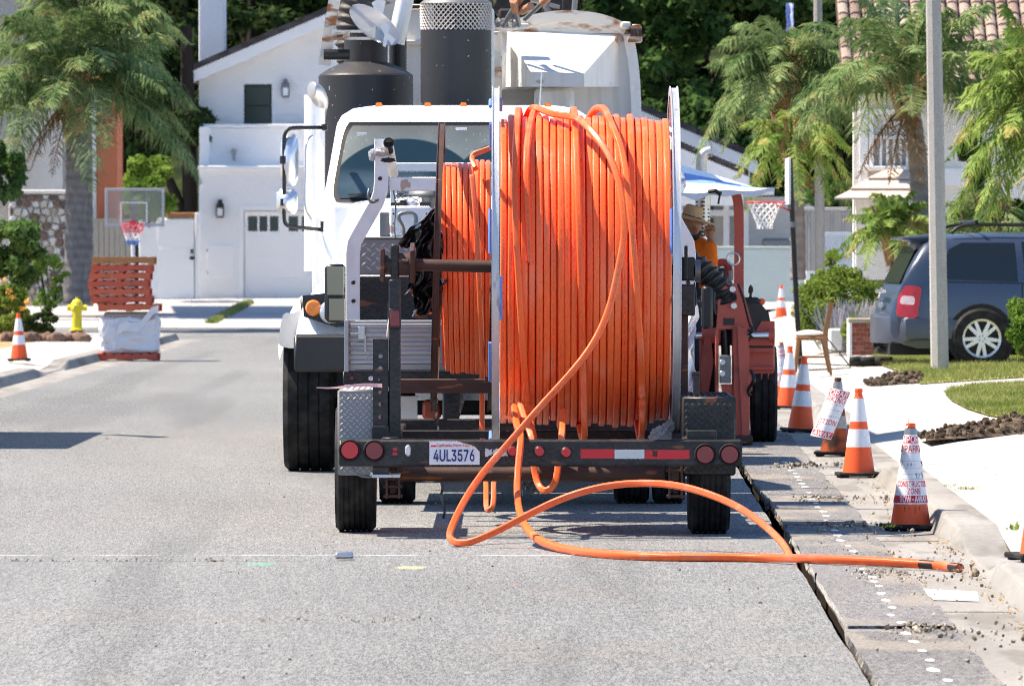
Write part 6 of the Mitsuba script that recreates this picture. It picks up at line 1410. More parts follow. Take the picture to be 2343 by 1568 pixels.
put(sv, 'body', car(loft(secs)), 'suv_paint', smooth=35)
rb = np.array(secs[0]); put(sv, 'rear_panel', car((np.vstack([rb, rb.mean(0)[None]]), np.array([[i, (i + 1) % len(rb), len(rb)] for i in range(len(rb))]))), 'suv_paint')
def side_y(s, z, off=0.004):
    b, r = prof_z(s); wv = hwid * np.interp(s, [0, .06, .25, .6, 4.0, 4.5, 4.7], [.86, .93, .985, 1, .99, .92, .75])
    zz = [.24, .36, .62, (b + .62) / 2, b, b + (r - b) * .5, b + (r - b) * .88, r]
    yy = [wv * .96, wv, wv * 1.005, wv * .985, wv * .96, wv * .955 - .14 * (r - b) / .6 * .55, wv * .955 - .25 * (r - b) / .6 * .75, wv * .55]
    return -np.interp(z, zz, yy) - off
side_y = np.vectorize(side_y)
def panel(pts, off=.006, n=14):
    """a pane or panel following the car's side, outline in (length, height)"""
    v, f = trimesh.creation.triangulate_polygon(Polygon(pts), engine='earcut')
    m = trimesh.Trimesh(np.column_stack([v, 0 * v[:, 0]]), f); vv, ff = trimesh.remesh.subdivide_to_size(m.vertices, m.faces, .12, max_iter=10)
    return car((np.array([(a, side_y(a, b, off), b) for a, b, _ in vv]), ff[:, ::-1]))
k = put(sv, 'side_window', panel([(.62, 1.06), (1.52, 1.03), (1.50, 1.50), (.86, 1.50), (.70, 1.42), (.62, 1.20)]), 'glass_dark')
k = put(sv, 'side_window', panel([(1.60, 1.03), (2.05, 1.02), (2.0, 1.51), (1.58, 1.51)]), 'glass_dark'); k = put(sv, 'side_window', panel([(2.09, 1.02), (2.75, 1.0), (2.62, 1.49), (2.04, 1.51)]), 'glass_dark')
put(sv, 'window_trim', panel([(.60, 1.025), (2.9, .985), (2.9, 1.0), (.60, 1.045)], .009), 'black_plastic')
for s in (1.56, 2.8): put(sv, 'door_gap', panel([(s, .40), (s + .014, .40), (s + .014, 1.02), (s, 1.02)], .003), 'dark_inside')
dk = put(sv, 'door_handle', car(MV(box(1.68, 1.92, -.02, .012, .865, .90, .012), 0, side_y(1.8, .88), 0)), 'chrome', smooth=40); put(dk, 'handle_recess', panel([(1.76, .845), (1.92, .845), (1.95, .89), (1.90, .935), (1.80, .935)], .002), 'dark_inside')
put(sv, 'fuel_flap', panel([(2.25, .60), (2.3, .60), (2.3, .63), (2.25, .63)], .004), 'chrome')
# rear glass, spoiler, lamps, bumper, tow ball
def rear(u, v, s0, z0, s1, z1, w, off=.012):
    return np.stack([s0 + (s1 - s0) * v - off, (2 * u - 1) * (w[0] + (w[1] - w[0]) * v), z0 + (z1 - z0) * v], -1)
put(sv, 'rear_window', car(grid(lambda u, v: rear(u, v, .135, 1.02, .36, 1.46, (.76, .62), .03), np.linspace(0, 1, 8), np.linspace(0, 1, 6))), 'glass_dark', smooth=True)
put(sv, 'spoiler', car(hull([(.17, y, z) for y in (-.58, .58) for z in (1.545, 1.56)] + [(.66, y, z) for y in (-.60, .60) for z in (1.57, 1.605)] + [(.42, y, 1.50) for y in (-.55, .55)])), 'suv_paint')
for sd in (-1, 1):
    lp = np.array(Polygon([(.05, .62), (.30, .60), (.36, .98), (.16, .99), (.08, .86)]).buffer(-.05).buffer(.05, 6).exterior.coords)[:-1]
    wp = np.array(Polygon([(.09, .77), (.27, .76), (.27, .86), (.12, .87)]).buffer(-.03).buffer(.03, 5).exterior.coords)[:-1]
    fl2_ = (lambda m: m) if sd < 0 else (lambda m: car(SC((((m[0] - [ox, d0c, oz]) @ MC / 1.05 ** 2), m[1]), 1, -1, 1)))
    tl_ = put(sv, 'tail_light', fl2_(panel(lp, .022)), 'red_lens', smooth=True)
    put(tl_, 'reversing_light', fl2_(panel(wp, .026)), 'pink_lens', smooth=True)
mat('pink_lens', (.85, .62, .62), .15, clearcoat=1.0)
bs = []
for s in np.r_[-.115, -.112, -.10, -.07, -.03, np.linspace(.02, .80, 12)]:
    t = (s + .115) / .9; o = np.clip(t * 3.2, 0, 1) ** .4; w_ = .12 + .815 * o
    bs.append([(s, -w_ * .9, .30 - .0), (s, -w_, .36), (s, -w_ * 1.01, .50), (s, -w_ * .985, .60), (s, -w_ * .90, .635), (s, w_ * .90, .635), (s, w_ * .985, .60), (s, w_, .5), (s, w_, .36), (s, w_ * .9, .30)])
put(sv, 'rear_bumper', car(J(loft(bs), (np.vstack([np.array(bs[0]), np.array(bs[0]).mean(0)[None]]), np.array([[i, (i + 1) % 10, 10] for i in range(10)])))), 'bumper_grey', smooth=35); mat('bumper_grey', (.06, .072, .10), .36, .2, clearcoat=.8)
put(sv, 'underbody', car(J(box(.0, 4.5, -.7, .7, .16, .30), box(-.12, .1, -.06, .06, .24, .30), tube([(-.10, -.3, .22), (.35, -.3, .24)], .035, 10))), 'dark_inside')
put(sv, 'number_plate', car(box(-.03, -.01, -.16, .16, .72, .78)), 'steel'); put(sv, 'plate_trim', car(box(-.04, .0, -.35, .35, .90, .94)), 'chrome')
for yy in (-.62, .62):
    rr_ = put(sv, 'roof_rail', car(tube(spline([(.75, yy, 1.61), (.85, yy, 1.69), (1.6, yy, 1.715), (2.6, yy, 1.69), (2.7, yy, 1.62)], 30), .020, 8)), 'black_plastic', smooth=True)
for s in (1.05, 2.1): put(sv, 'crossbar', car(tube([(s, -.66, 1.75), (s, .66, 1.75)], .022, 8)), 'black_plastic', smooth=True)
for wi, (s, sd) in enumerate([(1.07, -1), (1.07, 1), (3.85, -1), (3.85, 1)]):
    wc = np.array([s, sd * .80, .36])
    arch = lathe([(.36, 0), (.40, 0), (.43, .01)], 28, 'y', (s, -.925, .37), 0, 360)
    put(sv, 'wheel_arch', car(SC(disc(s, -.926, .37, .405, .012, 32), 1, -1 if sd > 0 else 1, 1)), 'dark_inside')
    q = lathe([(.22, -.10), (.235, -.115), (.33, -.11), (.352, -.09), (.36, -.07), (.36, .07), (.33, .11), (.22, .1)], 40, 'y', (s, sd * .86, .36))
    w_ = put(sv, 'wheel', car(q), 'rubber', smooth=35)
    sp = [lathe([(.205, -.095), (.232, -.118), (.238, -.10), (.225, -.02), (.2, -.02)], 40, 'y', (s, sd * .86, .36)), disc(s, sd * .86 - .10, .36, .065, .03, 20)]
    for i in range(5):
        for da in (-13, 13):
            m = hull([(a_, b_, c_) for a_, wd in ((.05, .024), (.215, .020)) for b_ in (-.108, -.075) for c_ in (-wd / 1, wd / 1)])
            sp.append(MV(RT(m, 'y', i * 72 + da + 20), s, sd * .86, .36))
    put(w_, 'rim', car(J(*sp) if sd < 0 else SC(J(*sp), 1, 1, 1)), 'alloy', smooth=35); put(w_, 'brake_disc', car(disc(s, sd * .86 - .04, .36, .205, .02, 24)), 'dark_inside')
    put(w_, 'wheel_nuts', car(J(*[disc(s + .035 * math.cos(a), sd * .86 - .11, .36 + .035 * math.sin(a), .009, .012, 8) for a in np.arange(5) * 1.2566])), 'grey_metal')
# ---------------------------------------------------------------- houses
def wallpoly(pts, d, t, holes=()):
    P = Polygon([(X(x, d), Z(y, d)) for x, y in pts])
    for x0, x1, y0, y1 in holes: P = P.difference(Polygon([(X(x0, d), Z(y0, d)), (X(x1, d), Z(y0, d)), (X(x1, d), Z(y1, d)), (X(x0, d), Z(y1, d))]))
    return prism(P, d, d + t)
wh = thing('white_house', 'white house with a dark shingled gable roof and garage, at the end of the street', 'house')
DW = 188.0
put(wh, 'wall', wallpoly([(455, 700), (455, 168), (849, -2), (1470, 262), (1715, 368), (1715, 700)], DW, .25, [(558, 622, 193, 318), (705, 760, 195, 480)]), 'stucco_white')
for x0, x1, y0, y1 in ((558, 622, 193, 318), (705, 760, 195, 480)):
    k = put(wh, 'window', bxp(x0, x1, y0, y1, DW + .10, DW + .14), 'window_glass')
    put(k, 'frame', J(bxp(x0, x0 + 4, y0, y1, DW + .04, DW + .12), bxp(x1 - 4, x1, y0, y1, DW + .04, DW + .12), bxp(x0, x1, y0, y0 + 5, DW + .04, DW + .12), bxp(x0, x1, 240, 244, DW + .05, DW + .12)), 'black_plastic')
def roofband(pts, d0, d1, th, m, name):
    a, b = pts; A0, B0 = at(*a, d0), at(*b, d0); up = np.array([0, 0, th])
    return put(wh, name, hull([p + o for p in (A0, B0, A0 + [0, d1 - d0, 0], B0 + [0, d1 - d0, 0]) for o in (np.zeros(3), up)]), m)
roofband([(412, 174), (849, -13)], DW - .6, DW + 9, .16, 'shingle_dark', 'roof'); roofband([(849, -13), (1735, 367)], DW - .6, DW + 9, .16, 'shingle_dark', 'roof')
def fascia(a, b, d, h): return put(wh, 'fascia', hull([at(*p, d) + o for p in (a, b) for o in ([0, 0, 0], [0, 0, -h], [0, .06, 0], [0, .06, -h])]), 'trim_white')
fascia((414, 174), (849, -12), DW - .55, .30); fascia((849, -12), (1733, 368), DW - .55, .36)
put(wh, 'soffit', hull([at(x, y, d) for x, y in ((414, 176), (849, -10), (1733, 370)) for d in (DW - .5, DW)] + [at(x, y + 1, d) for x, y in ((414, 176), (849, -10), (1733, 370)) for d in (DW - .5, DW)][:0]) if False else hull([at(414, 178, DW - .5), at(849, -8, DW - .5), at(414, 178, DW), at(849, -8, DW), at(414, 180, DW - .25), at(849, -6, DW - .25)]), 'trim_white')
ck = put(wh, 'chimney', bxp(455, 514, -40, 150, DW + 4, DW + 5.2, .02), 'stucco_white')
# lower right gable in front of the first
DG = 182.0
put(wh, 'front_gable_wall', wallpoly([(1100, 700), (1100, 230), (1300, 250), (1700, 408), (1700, 470), (1560, 470), (1560, 700)], DG, .2), 'stucco_white')
roofband([(1240, 205), (1712, 402)], DG - .5, DG + 5, .15, 'shingle_dark', 'roof'); fascia((1240, 207), (1712, 404), DG - .45, .42)
put(wh, 'low_eave', hull([at(x, y, d) for d in (DG - 1.2, DG - .9) for x, y in ((1240, 262), (1592, 400), (1592, 412), (1240, 280))]), 'shingle_dark')
put(wh, 'porch_wall', wallpoly([(1560, 700), (1560, 450), (1860, 450), (1860, 700)], DG + 3, .2), 'stucco_grey')
for x0, x1, y0, y1 in ((1600, 1632, 455, 480), (1620, 1632, 500, 560), (1592, 1618, 470, 560)):
    put(wh, 'porch_window', bxp(x0, x1, y0, y1, DG + 2.9, DG + 2.98), 'window_glass')
put(wh, 'porch_frame', J(bxp(1560, 1700, 480, 494, DG + 2.6, DG + 2.95), bxp(1655, 1668, 450, 700, DG + 2.6, DG + 2.95), bxp(1690, 1712, 480, 700, DG + 2.6, DG + 2.95), bxp(1700, 1770, 430, 446, DG + 1.8, DG + 2.95)), 'trim_white')
put(wh, 'grey_car_shape', J(bxp(1745, 1815, 545, 567, DG + 1.2, DG + 2.4, .3)), 'grey_metal')
# garage block, balcony parapet, garage door with panes
DF = 186.0
put(wh, 'garage_wall', wallpoly([(455, 700), (455, 388), (800, 388), (800, 700)], DF, .3, [(556, 722, 480, 690)]), 'stucco_white')
put(wh, 'garage_cap', bxp(452, 804, 379, 389, DF - .12, DF + 1.8, .02), 'trim_white')
put(wh, 'balcony_parapet', bxp(463, 800, 292, 380, DF + 1.0, DF + 1.2, .02), 'stucco_white'); put(wh, 'parapet_cap', bxp(456, 804, 284, 292, DF + .9, DF + 1.3, .02), 'trim_white'); put(wh, 'balcony_pier', bxp(456, 478, 290, 380, DF + .6, DF + 1.0, .02), 'trim_white')
gd = put(wh, 'garage_door', bxp(560, 722, 484, 690, DF + .12, DF + .17), 'trim_white')
for i in range(4): put(gd, 'door_panel', bxp(562, 722, 486 + i * 50, 484 + (i + 1) * 50, DF + .10, DF + .12, .012), 'trim_white')
for x0, x1 in ((567, 589), (593, 612), (617, 637), (660, 682), (690, 712)): put(gd, 'pane', bxp(x0, x1, 494, 529, DF + .085, DF + .10), 'window_glass')
put(wh, 'door_surround', J(bxp(546, 557, 470, 690, DF - .05, DF + .1), bxp(546, 730, 470, 481, DF - .05, DF + .1)), 'trim_white')
for x, y, d in ((503, 478, DF), (653, 203, DW)):
    l = put(wh, 'wall_lantern', J(bxp(x - 9, x + 9, y - 14, y + 20, d - .22, d - .03, .03), bxp(x - 5, x + 5, y - 22, y - 14, d - .2, d - .06, .02)), 'black_plastic' if y > 300 else 'grey_metal'); put(l, 'lantern_glass', bxp(x - 6, x + 6, y - 2, y + 16, d - .235, d - .22), 'clear_lens')
put(wh, 'cabinet_door', bxp(474, 534, 560, 634, DF - .05, DF - .004, .01), 'trim_white'); put(wh, 'cabinet_hinge', J(bxp(473, 476, 570, 576, DF - .06, DF - .05), bxp(473, 476, 620, 626, DF - .06, DF - .05)), 'grey_metal')
put(wh, 'wall_planter', J(bxp(528, 542, 340, 352, DF + .75, DF + .95, .04), bxp(532, 538, 352, 368, DF + .8, DF + .95, .02)), 'pole_concrete')
gw_ = thing('garden_wall', 'white rendered garden wall and gate left of the white garage', 'wall'); DGW = 185.0
put(gw_, 'wall', bxp(318, 446, 498, 700, DGW, DGW + .2, .02), 'stucco_white'); gt = put(gw_, 'gate', bxp(360, 444, 502, 684, DGW - .05, DGW - .004, .02), 'trim_white')
put(gt, 'gate_rail', J(bxp(362, 443, 566, 570, DGW - .07, DGW - .05)), 'stucco_white'); put(gt, 'gate_handle', J(bxp(436, 442, 570, 580, DGW - .12, DGW - .05, .02), bxp(434, 444, 586, 594, DGW - .12, DGW - .05, .02)), 'black_plastic'); put(gw_, 'pier', bxp(446, 456, 486, 700, DGW - .1, DGW + .3, .02), 'stucco_white'); put(gw_, 'wall_cap', bxp(380, 452, 486, 498, DGW - .05, DGW + .3, .02), 'wood')
# left house with stone plinth
lh = thing('left_house', 'pale house with a terracotta pier and stone base behind the left palm', 'house'); DL = 172.0
put(lh, 'wall', wallpoly([(-60, 700), (-60, -60), (212, -60), (212, 700)], DL, .3), 'stucco_grey')
put(lh, 'pale_wall', bxp(45, 142, 200, 442, DL - .3, DL - .01), 'stucco_cream'); put(lh, 'dark_return', bxp(-60, 36, -60, 470, DL - 1.2, DL - .4), 'grey_paint')
put(lh, 'pier', bxp(222, 268, 120, 700, DL - .5, DL + 2, .03), 'terracotta'); put(lh, 'pier_edge', bxp(208, 223, 120, 560, DL - .45, DL + 2, .03), 'stucco_cream')
put(lh, 'roof', hull([at(x, y, d) for d in (DL - 1.5, DL + 8) for x, y in ((-80, -60), (300, -60), (280, -90), (-80, -160))]), 'shingle_dark')
fen = thing('panel_fence', 'weathered beige panel fence behind the left hoop', 'fence')
for i in range(9): put(fen, 'plank', bxp(202 + i * 12.2, 213 + i * 12.2, 506, 690, DL - 1.0, DL - .95, .006), 'fence_beige')
mat('fence_beige', (.42, .39, .32), .9); put(fen, 'rail', bxp(202, 312, 500, 506, DL - 1.05, DL - .92, .006), 'fence_beige')
sw = thing('stone_wall', 'low wall of rough mixed stones beside the left palm trunk', 'wall'); DS = 169.0
put(sw, 'mortar', bxp(20, 162, 442, 700, DS, DS + .4, .02), 'mortar'); put(sw, 'coping', bxp(16, 166, 434, 443, DS - .15, DS + .5, .03), 'stucco_cream')
from scipy.spatial import Voronoi
gs = np.random.default_rng(4); pts_ = np.array([(20 + 17 * (i + .5 * (j % 2)) + gs.normal(0, 3), 448 + 18 * j + gs.normal(0, 3)) for i in range(-1, 10) for j in range(-1, 15)]); vo = Voronoi(pts_)
fr_ = Polygon([(22, 445), (160, 445), (160, 690), (22, 690)])
for r in vo.point_region:
    reg = vo.regions[r]
    if -1 in reg or not reg: continue
    pg = Polygon(vo.vertices[reg]).intersection(fr_).buffer(-1.3)
    if pg.is_empty or pg.area < 25 or pg.geom_type != 'Polygon': continue
    pg = pg.buffer(1.2).buffer(-1.2).simplify(.8); c = np.array(pg.centroid.coords[0]); t = gs.uniform(.06, .14)
    o = np.array(pg.exterior.coords)[:-1]
    put(sw, 'stone', hull([at(x, y, DS + .01) for x, y in o] + [at(*(c + (np.array([x, y]) - c) * .8), DS - t) for x, y in o]), f'stone_{gs.choice(5, p=[.34, .18, .16, .22, .1])}')
# right house with tiled roof
rh = thing('right_house', 'cream house with a brown tiled roof and white bay window behind the right palm', 'house'); DR = 120.0
put(rh, 'wall', wallpoly([(1952, 640), (1952, 200), (2420, 200), (2420, 640)], DR, .3, [(1990, 2105, 258, 384)]), 'stucco_cream'); put(rh, 'corner_board', bxp(1966, 1985, 205, 470, DR - .08, DR - .004), 'trim_white'); put(rh, 'left_side_wall', hull([at(1952, y, d) for y in (200, 640) for d in (DR, DR + 8)] + [at(1956, y, DR + .1) for y in (200, 640)]), 'stucco_cream')
bw = put(rh, 'bay_window', bxp(1988, 2108, 256, 386, DR + .15, DR + .2), 'curtain'); mat('curtain', (.62, .62, .61), .9)
put(bw, 'frame', J(bxp(1988, 2108, 250, 262, DR - .1, DR + .1), bxp(1988, 1998, 262, 380, DR - .1, DR + .1), bxp(1998, 2108, 310, 318, DR - .06, DR + .1)), 'trim_white')
for i in range(7): put(bw, 'mullion', bxp(2012 + i * 15, 2017 + i * 15, 318, 380, DR - .06, DR + .1, .004), 'trim_white')
put(rh, 'sill_band', bxp(1976, 2110, 380, 390, DR - .2, DR + .05, .01), 'trim_white'); put(rh, 'lower_panel', bxp(2150, 2205, 385, 425, DR - .1, DR - .02), 'stucco_white')
put(rh, 'eave_board', bxp(1926, 2425, 196, 208, DR - .62, DR - .5, .01), 'trim_white')
A0, sl = at(1926, 196, DR - .7), .62
slope = lambda x, s: np.array([x, A0[1] + s * math.cos(.56), A0[2] + .02 + s * math.sin(.56)])
put(rh, 'roof', hull([slope(x, s) - [0, 0, z] for x in (A0[0], X(2430, DR)) for s in (0, 7.0) for z in (0, .15)]), 'roof_under'); mat('roof_under', (.10, .06, .05), .9)
pitch_t, ln = .20, .36; cnt = 0; tl0 = []
aa = np.linspace(0, math.pi, 6)
def tile_mesh(xc, s0):
    o = []
    for s, lift in ((s0, .045), (s0 + ln + .06, .005)):
        b = slope(xc, s)
        for a in aa: o.append(b + np.array([.085 * math.cos(a), -math.sin(.56) * (.06 * math.sin(a) + lift), math.cos(.56) * (.06 * math.sin(a) + lift)]))
    v = np.array(o); n = 6; f = []
    for i in range(n - 1): f += [[i, i + 1, n + i + 1], [i, n + i + 1, n + i]]
    f += [[0, i + 1, i] for i in range(1, n - 1)]
    return v, np.array(f)
gt_ = np.random.default_rng(6); rest = []
roofk = rh + '__roof'
for j in range(14):
    for i in range(17):
        xc = A0[0] + .1 + i * pitch_t; m = tile_mesh(xc, j * ln)
        if cnt < 238 and xc < X(2430, DR): put(roofk, 'tile', m, f'tile_{gt_.integers(4)}', smooth=40); cnt += 1
# small stepped roof over the lower bay
for i, (x0, x1, y0, y1, dd) in enumerate([(1908, 2090, 432, 456, 1.5), (1945, 2090, 408, 434, 1.1), (1985, 2090, 388, 410, .7)]):
    m = hull([at(x0, y1, DR - dd), at(x1, y1, DR - dd), at(x0 + (40 if i == 0 else 38), y0, DR - dd + .5), at(x1, y0, DR - dd + .5), at(x0, y1 - 4, DR - dd), at(x1, y1 - 4, DR - dd), at(x0 + 40, y0 + 4, DR), at(x1, y0 + 4, DR)])
    put(rh, 'porch_roof', m, 'roof_sand')
mat('roof_sand', (.50, .42, .36), .8)
put(rh, 'porch_post', bxp(1957, 1976, 452, 640, DR - .6, DR - .45), 'stucco_cream')
# fences and low walls at the far right
fw = thing('grey_fence', 'grey panelled fence wall beyond the far street pole', 'fence'); DFF = 150.0
for i in range(5): put(fw, 'panel', bxp(1826 + i * 26, 1849 + i * 26, 482, 620, DFF, DFF + .06, .01), 'stucco_taupe'); put(fw, 'post', bxp(1849 + i * 26, 1852 + i * 26, 478, 620, DFF - .03, DFF + .08, .01), 'stucco_grey')
mat('stucco_taupe', (.36, .34, .32), .9); put(fw, 'cap', bxp(1822, 1960, 474, 482, DFF - .05, DFF + .12, .01), 'stucco_grey')
pf = thing('picket_fence', 'pale blue-grey picket fence behind the round hedge', 'fence'); DP_ = 140.0
for i in range(24): put(pf, 'picket', bxp(1872 + i * 4.6, 1875.4 + i * 4.6, 536, 625, DP_, DP_ + .02, .004), 'fence_blue')
mat('fence_blue', (.58, .64, .70), .7); put(pf, 'rail', J(bxp(1870, 1984, 531, 538, DP_ - .02, DP_ + .03), bxp(1870, 1984, 600, 606, DP_ + .02, DP_ + .05)), 'fence_blue')
lw_ = thing('low_wall', 'long pale sage green wall behind the trencher', 'wall'); DLW = 163.0
put(lw_, 'wall', bxp(1560, 1846, 568, 690, DLW, DLW + .2, .02), 'sage'); put(lw_, 'wall_cap', bxp(1556, 1846, 563, 569, DLW - .04, DLW + .24, .01), 'sage')
k = put(lw_, 'pillar', bxp(1842, 1868, 536, 690, DLW - 3, DLW - 2.6, .02), 'stucco_white'); put(k, 'pillar_cap', bxp(1838, 1872, 524, 537, DLW - 3.06, DLW - 2.5, .03), 'trim_white')
put(lw_, 'flower_tub', bumpy(bxp(1846, 1862, 545, 580, DLW - 3.3, DLW - 3.05, .06), .0, 1), 'trim_white')
# brick pier beside the car
bp_ = thing('brick_pier', 'short red brick pier with a pale side, behind the rear of the blue car', 'pier'); DB_ = 100.5
put(bp_, 'core', bxp(1949, 2012, 738, 812, DB_ + .02, DB_ + .5, .005), 'mortar'); put(bp_, 'pale_side', bxp(1941, 1949, 732, 812, DB_ - .02, DB_ + .5, .01), 'stucco_white'); put(bp_, 'coping', bxp(1940, 2014, 728, 738, DB_ - .05, DB_ + .5, .01), 'stone_2')
gb = np.random.default_rng(12)
for j in range(7):
    for i in range(4):
        x0 = 1950 + i * 17 - (8 if j % 2 else 0); x1 = x0 + 15.5
        x0, x1 = max(x0, 1950), min(x1, 2011)
        if x1 - x0 > 3: put(bp_, 'brick', bxp(x0, x1, 740 + j * 10.3, 748.8 + j * 10.3, DB_ - .004 * gb.random(), DB_ + .03, .003), f'brick_{gb.integers(3)}')
tag(put(None, 'planter_box', bxp(1898, 1926, 752, 800, 102.5, 103, .02), 'stucco_cream'), 'cream planter box below the lavender', 'planter')

# ---------------------------------------------------------------- foliage
def leaves(cent, rad, n, size, seed, up=.3, aspect=.5):
    """leaf faces scattered round clump centres: each a folded quad"""
    g = np.random.default_rng(seed); i = g.integers(len(cent), size=n)
    d = g.normal(size=(n, 3)); d /= np.linalg.norm(d, axis=1, keepdims=True); r = g.random(n) ** .4
    c = cent[i] + d * (rad[i] * r)[:, None] * [1, 1, .8]
    nn = d * .7 + g.normal(0, .6, (n, 3)) + [0, 0, up]; nn /= np.linalg.norm(nn, axis=1, keepdims=True)
    t = np.cross(nn, g.normal(size=(n, 3))); t /= np.linalg.norm(t, axis=1, keepdims=True) + 1e-9; b = np.cross(nn, t)
    s = size * g.uniform(.6, 1.3, n)[:, None]
    v = np.stack([c - t * s, c + b * s * aspect - nn * s * .15, c + t * s, c - b * s * aspect - nn * s * .15], 1).reshape(-1, 3); o = np.arange(n)[:, None] * 4
    return v, np.vstack([o + [0, 1, 2], o + [0, 2, 3]])
def clumps(c, r, n, seed, rs=(.22, .40)):
    """clump centres spread through an ellipsoid, mostly near its outside"""
    g = np.random.default_rng(seed); d = g.normal(size=(n, 3)); d /= np.linalg.norm(d, axis=1, keepdims=True); q = g.uniform(.35, 1, n) ** .5
    return np.array(c) + d * q[:, None] * np.array(r), g.uniform(*rs, n) * min(r)
def tree(name, label, cat, x, d, zb, zc, r, m, n, size, seed, nc=26, trunk=.18, group=None, th=None):
    k = thing(name, label, cat, group); c = np.array([X(x, d), d, zc]); b = np.array([c[0], d, zb - .2]); g = np.random.default_rng(seed)
    cc, cr = clumps(c, r, nc, seed)
    if trunk:
        tt = [tube(spline([b, b + (c - b) * .5 + [g.normal(0, .1), 0, 0], c], 8), np.linspace(trunk, trunk * .5, 8), 8)]
        for q in cc[::4]: tt.append(tube([b + (c - b) * g.uniform(.45, .85), q], np.array([trunk * .4, trunk * .12]), 5))
        put(k, 'trunk', J(*tt), 'bark_dark', smooth=True)
    put(k, 'crown', leaves(cc, cr, n, size, seed), m, kind='stuff')
    return k
g = np.random.default_rng(21)
# wall of trees behind the houses
names_l = ['dense dark tree', 'tall dark evergreen', 'broad leafy tree', 'ragged dark tree']
spec = [(-40, 214, 7.2, 3.0, 0), (120, 222, 7.6, 3.2, 0), (280, 214, 6.6, 3.0, 1), (430, 208, 7.5, 2.8, 0), (575, 212, 9.2, 3.4, 0), (700, 226, 9.6, 3.0, 2), (860, 214, 9.6, 3.4, 0), (1040, 216, 9.2, 3.4, 0), (1210, 210, 9.0, 3.2, 1), (1380, 206, 8.6, 3.4, 1), (1530, 203, 7.8, 3.1, 1), (1680, 204, 7.4, 3.2, 1), (1830, 205, 7.2, 3.2, 0), (1985, 206, 7.0, 3.2, 0), (2140, 205, 7.2, 3.2, 1), (2300, 204, 7.4, 3.2, 0), (1600, 212, 11.0, 3.0, 1), (1760, 214, 11.2, 3.0, 0), (2060, 214, 10.8, 3.2, 1), (2250, 214, 11.0, 3.2, 0), (470, 222, 11.0, 3.0, 0), (200, 224, 11.4, 3.2, 0), (20, 222, 11.2, 3.2, 1), (940, 222, 12, 3.2, 0), (1300, 222, 11.6, 3.2, 0)]
where = ['above the far left edge', 'behind the left palm crown', 'behind the terracotta pier', 'beside the white chimney', 'right of the white chimney', 'behind the gable peak', 'behind the boom of the vacuum truck', 'behind the mesh-topped cylinder', 'behind the debris tank', 'at the right edge of the debris tank', 'right of the debris tank', 'left of the hoop pole', 'behind the far street pole', 'behind the tiled roof', 'right of the near street pole', 'at the far right edge', 'high above the white roof slope', 'high above the hoop', 'high behind the tiled roof', 'high at the upper right corner', 'high left of the chimney', 'high above the left house', 'high at the upper left corner', 'high behind the vacuum truck', 'high behind the tank hatch']
for i, (x, d, zc, r, q) in enumerate(spec):
    m = ('leaf_dark', 'leaf_mid', 'leaf_bright')[q]
    tree('tree', f'{names_l[i % 4] if q < 2 else "bright green tree"} {where[i]}', 'tree', x, d, 1.0, zc, (r, r * .7, r * .95), m, 5200, .20, 100 + i, 34, .2, 'trees behind the houses')
for x, d, zc, r, s in ((1490, 200, 3.6, 2.2, 1), (1640, 200, 4.2, 2.3, 2), (1780, 199, 3.6, 2.2, 3), (1900, 199, 3.4, 2.2, 4)):
    tree('tree', ('lower leafy tree just right of the debris tank', 'lower leafy tree above the white roof', 'lower dark tree behind the hoop', 'lower dark tree left of the cream house')[s - 1], 'tree', x, d, .8, zc, (r, r * .7, r), 'leaf_dark' if s > 2 else 'leaf_mid', 4200, .17, 200 + s, 26, .15, 'trees behind the houses')
# shade tree with dark trunk left of the white house
k = thing('shade_tree', 'tree with a thick dark trunk between the left palm and the white house', 'tree'); ds = 187.4
put(k, 'trunk', J(tube(spline([at(430, 700, ds), at(436, 500, ds), at(432, 380, ds), at(430, 240, ds), at(426, 60, ds)], 20), np.linspace(.21, .15, 20), 10), tube(spline([at(418, 500, ds), at(395, 430, ds), at(350, 350, ds), at(310, 290, ds)], 14), np.linspace(.16, .06, 14), 8), tube(spline([at(432, 300, ds), at(400, 220, ds), at(360, 140, ds)], 12), np.linspace(.14, .05, 12), 8)), 'bark_dark', smooth=True)
cc, cr = clumps(at(345, 170, ds), (1.9, 1.5, 2.4), 34, 5); put(k, 'crown', leaves(cc, cr, 8000, .12, 5), 'leaf_dark', kind='stuff')
# shrubs
def shrub(label, x0, x1, y0, y1, d, m, n, size, seed, nc=22, dep=.8, up=.3, rs=(.30, .5), name='shrub', group=None):
    k = thing(name, label, 'shrub', group); c = at((x0 + x1) / 2, (y0 + y1) / 2, d); rx, rz = K(d) * (x1 - x0) / 2, K(d) * (y1 - y0) / 2
    cc, cr = clumps(c, (rx * .85, dep, rz * .85), nc, seed, rs); cr = np.minimum(cr, min(rx, rz) * .5)
    bb = np.array([c[0], d, c[2] - rz]); put(k, 'stem', J(*[tube([bb, q], np.array([.02, .006]), 4) for q in cc[:10]]), 'bark_dark')
    put(k, 'foliage', leaves(cc, cr, n, size, seed, up), m, kind='stuff'); return k
shrub('bright green bush behind the left hoop', 266, 416, 330, 520, 183, 'leaf_bright', 5000, .085, 31)
shrub('leafy green bush at the left edge, upper', -40, 58, 300, 470, 150, 'leaf_mid', 3500, .085, 32)
shrub('dark glossy bush left of the stone wall', -40, 108, 478, 660, 138, 'leaf_mid', 6500, .065, 33, 30)
shrub('flowering bush low at the left edge', -40, 75, 640, 770, 132, 'hedge_leaf', 4500, .05, 34)
shrub('thin pale green bush in front of the stone wall', 62, 160, 560, 720, 150, 'leaf_bright', 1100, .055, 35, 26, .5)
fl_pts = np.array([at(*p, 131) for p in ((30, 680), (62, 690), (20, 665), (50, 705), (8, 640))]); 
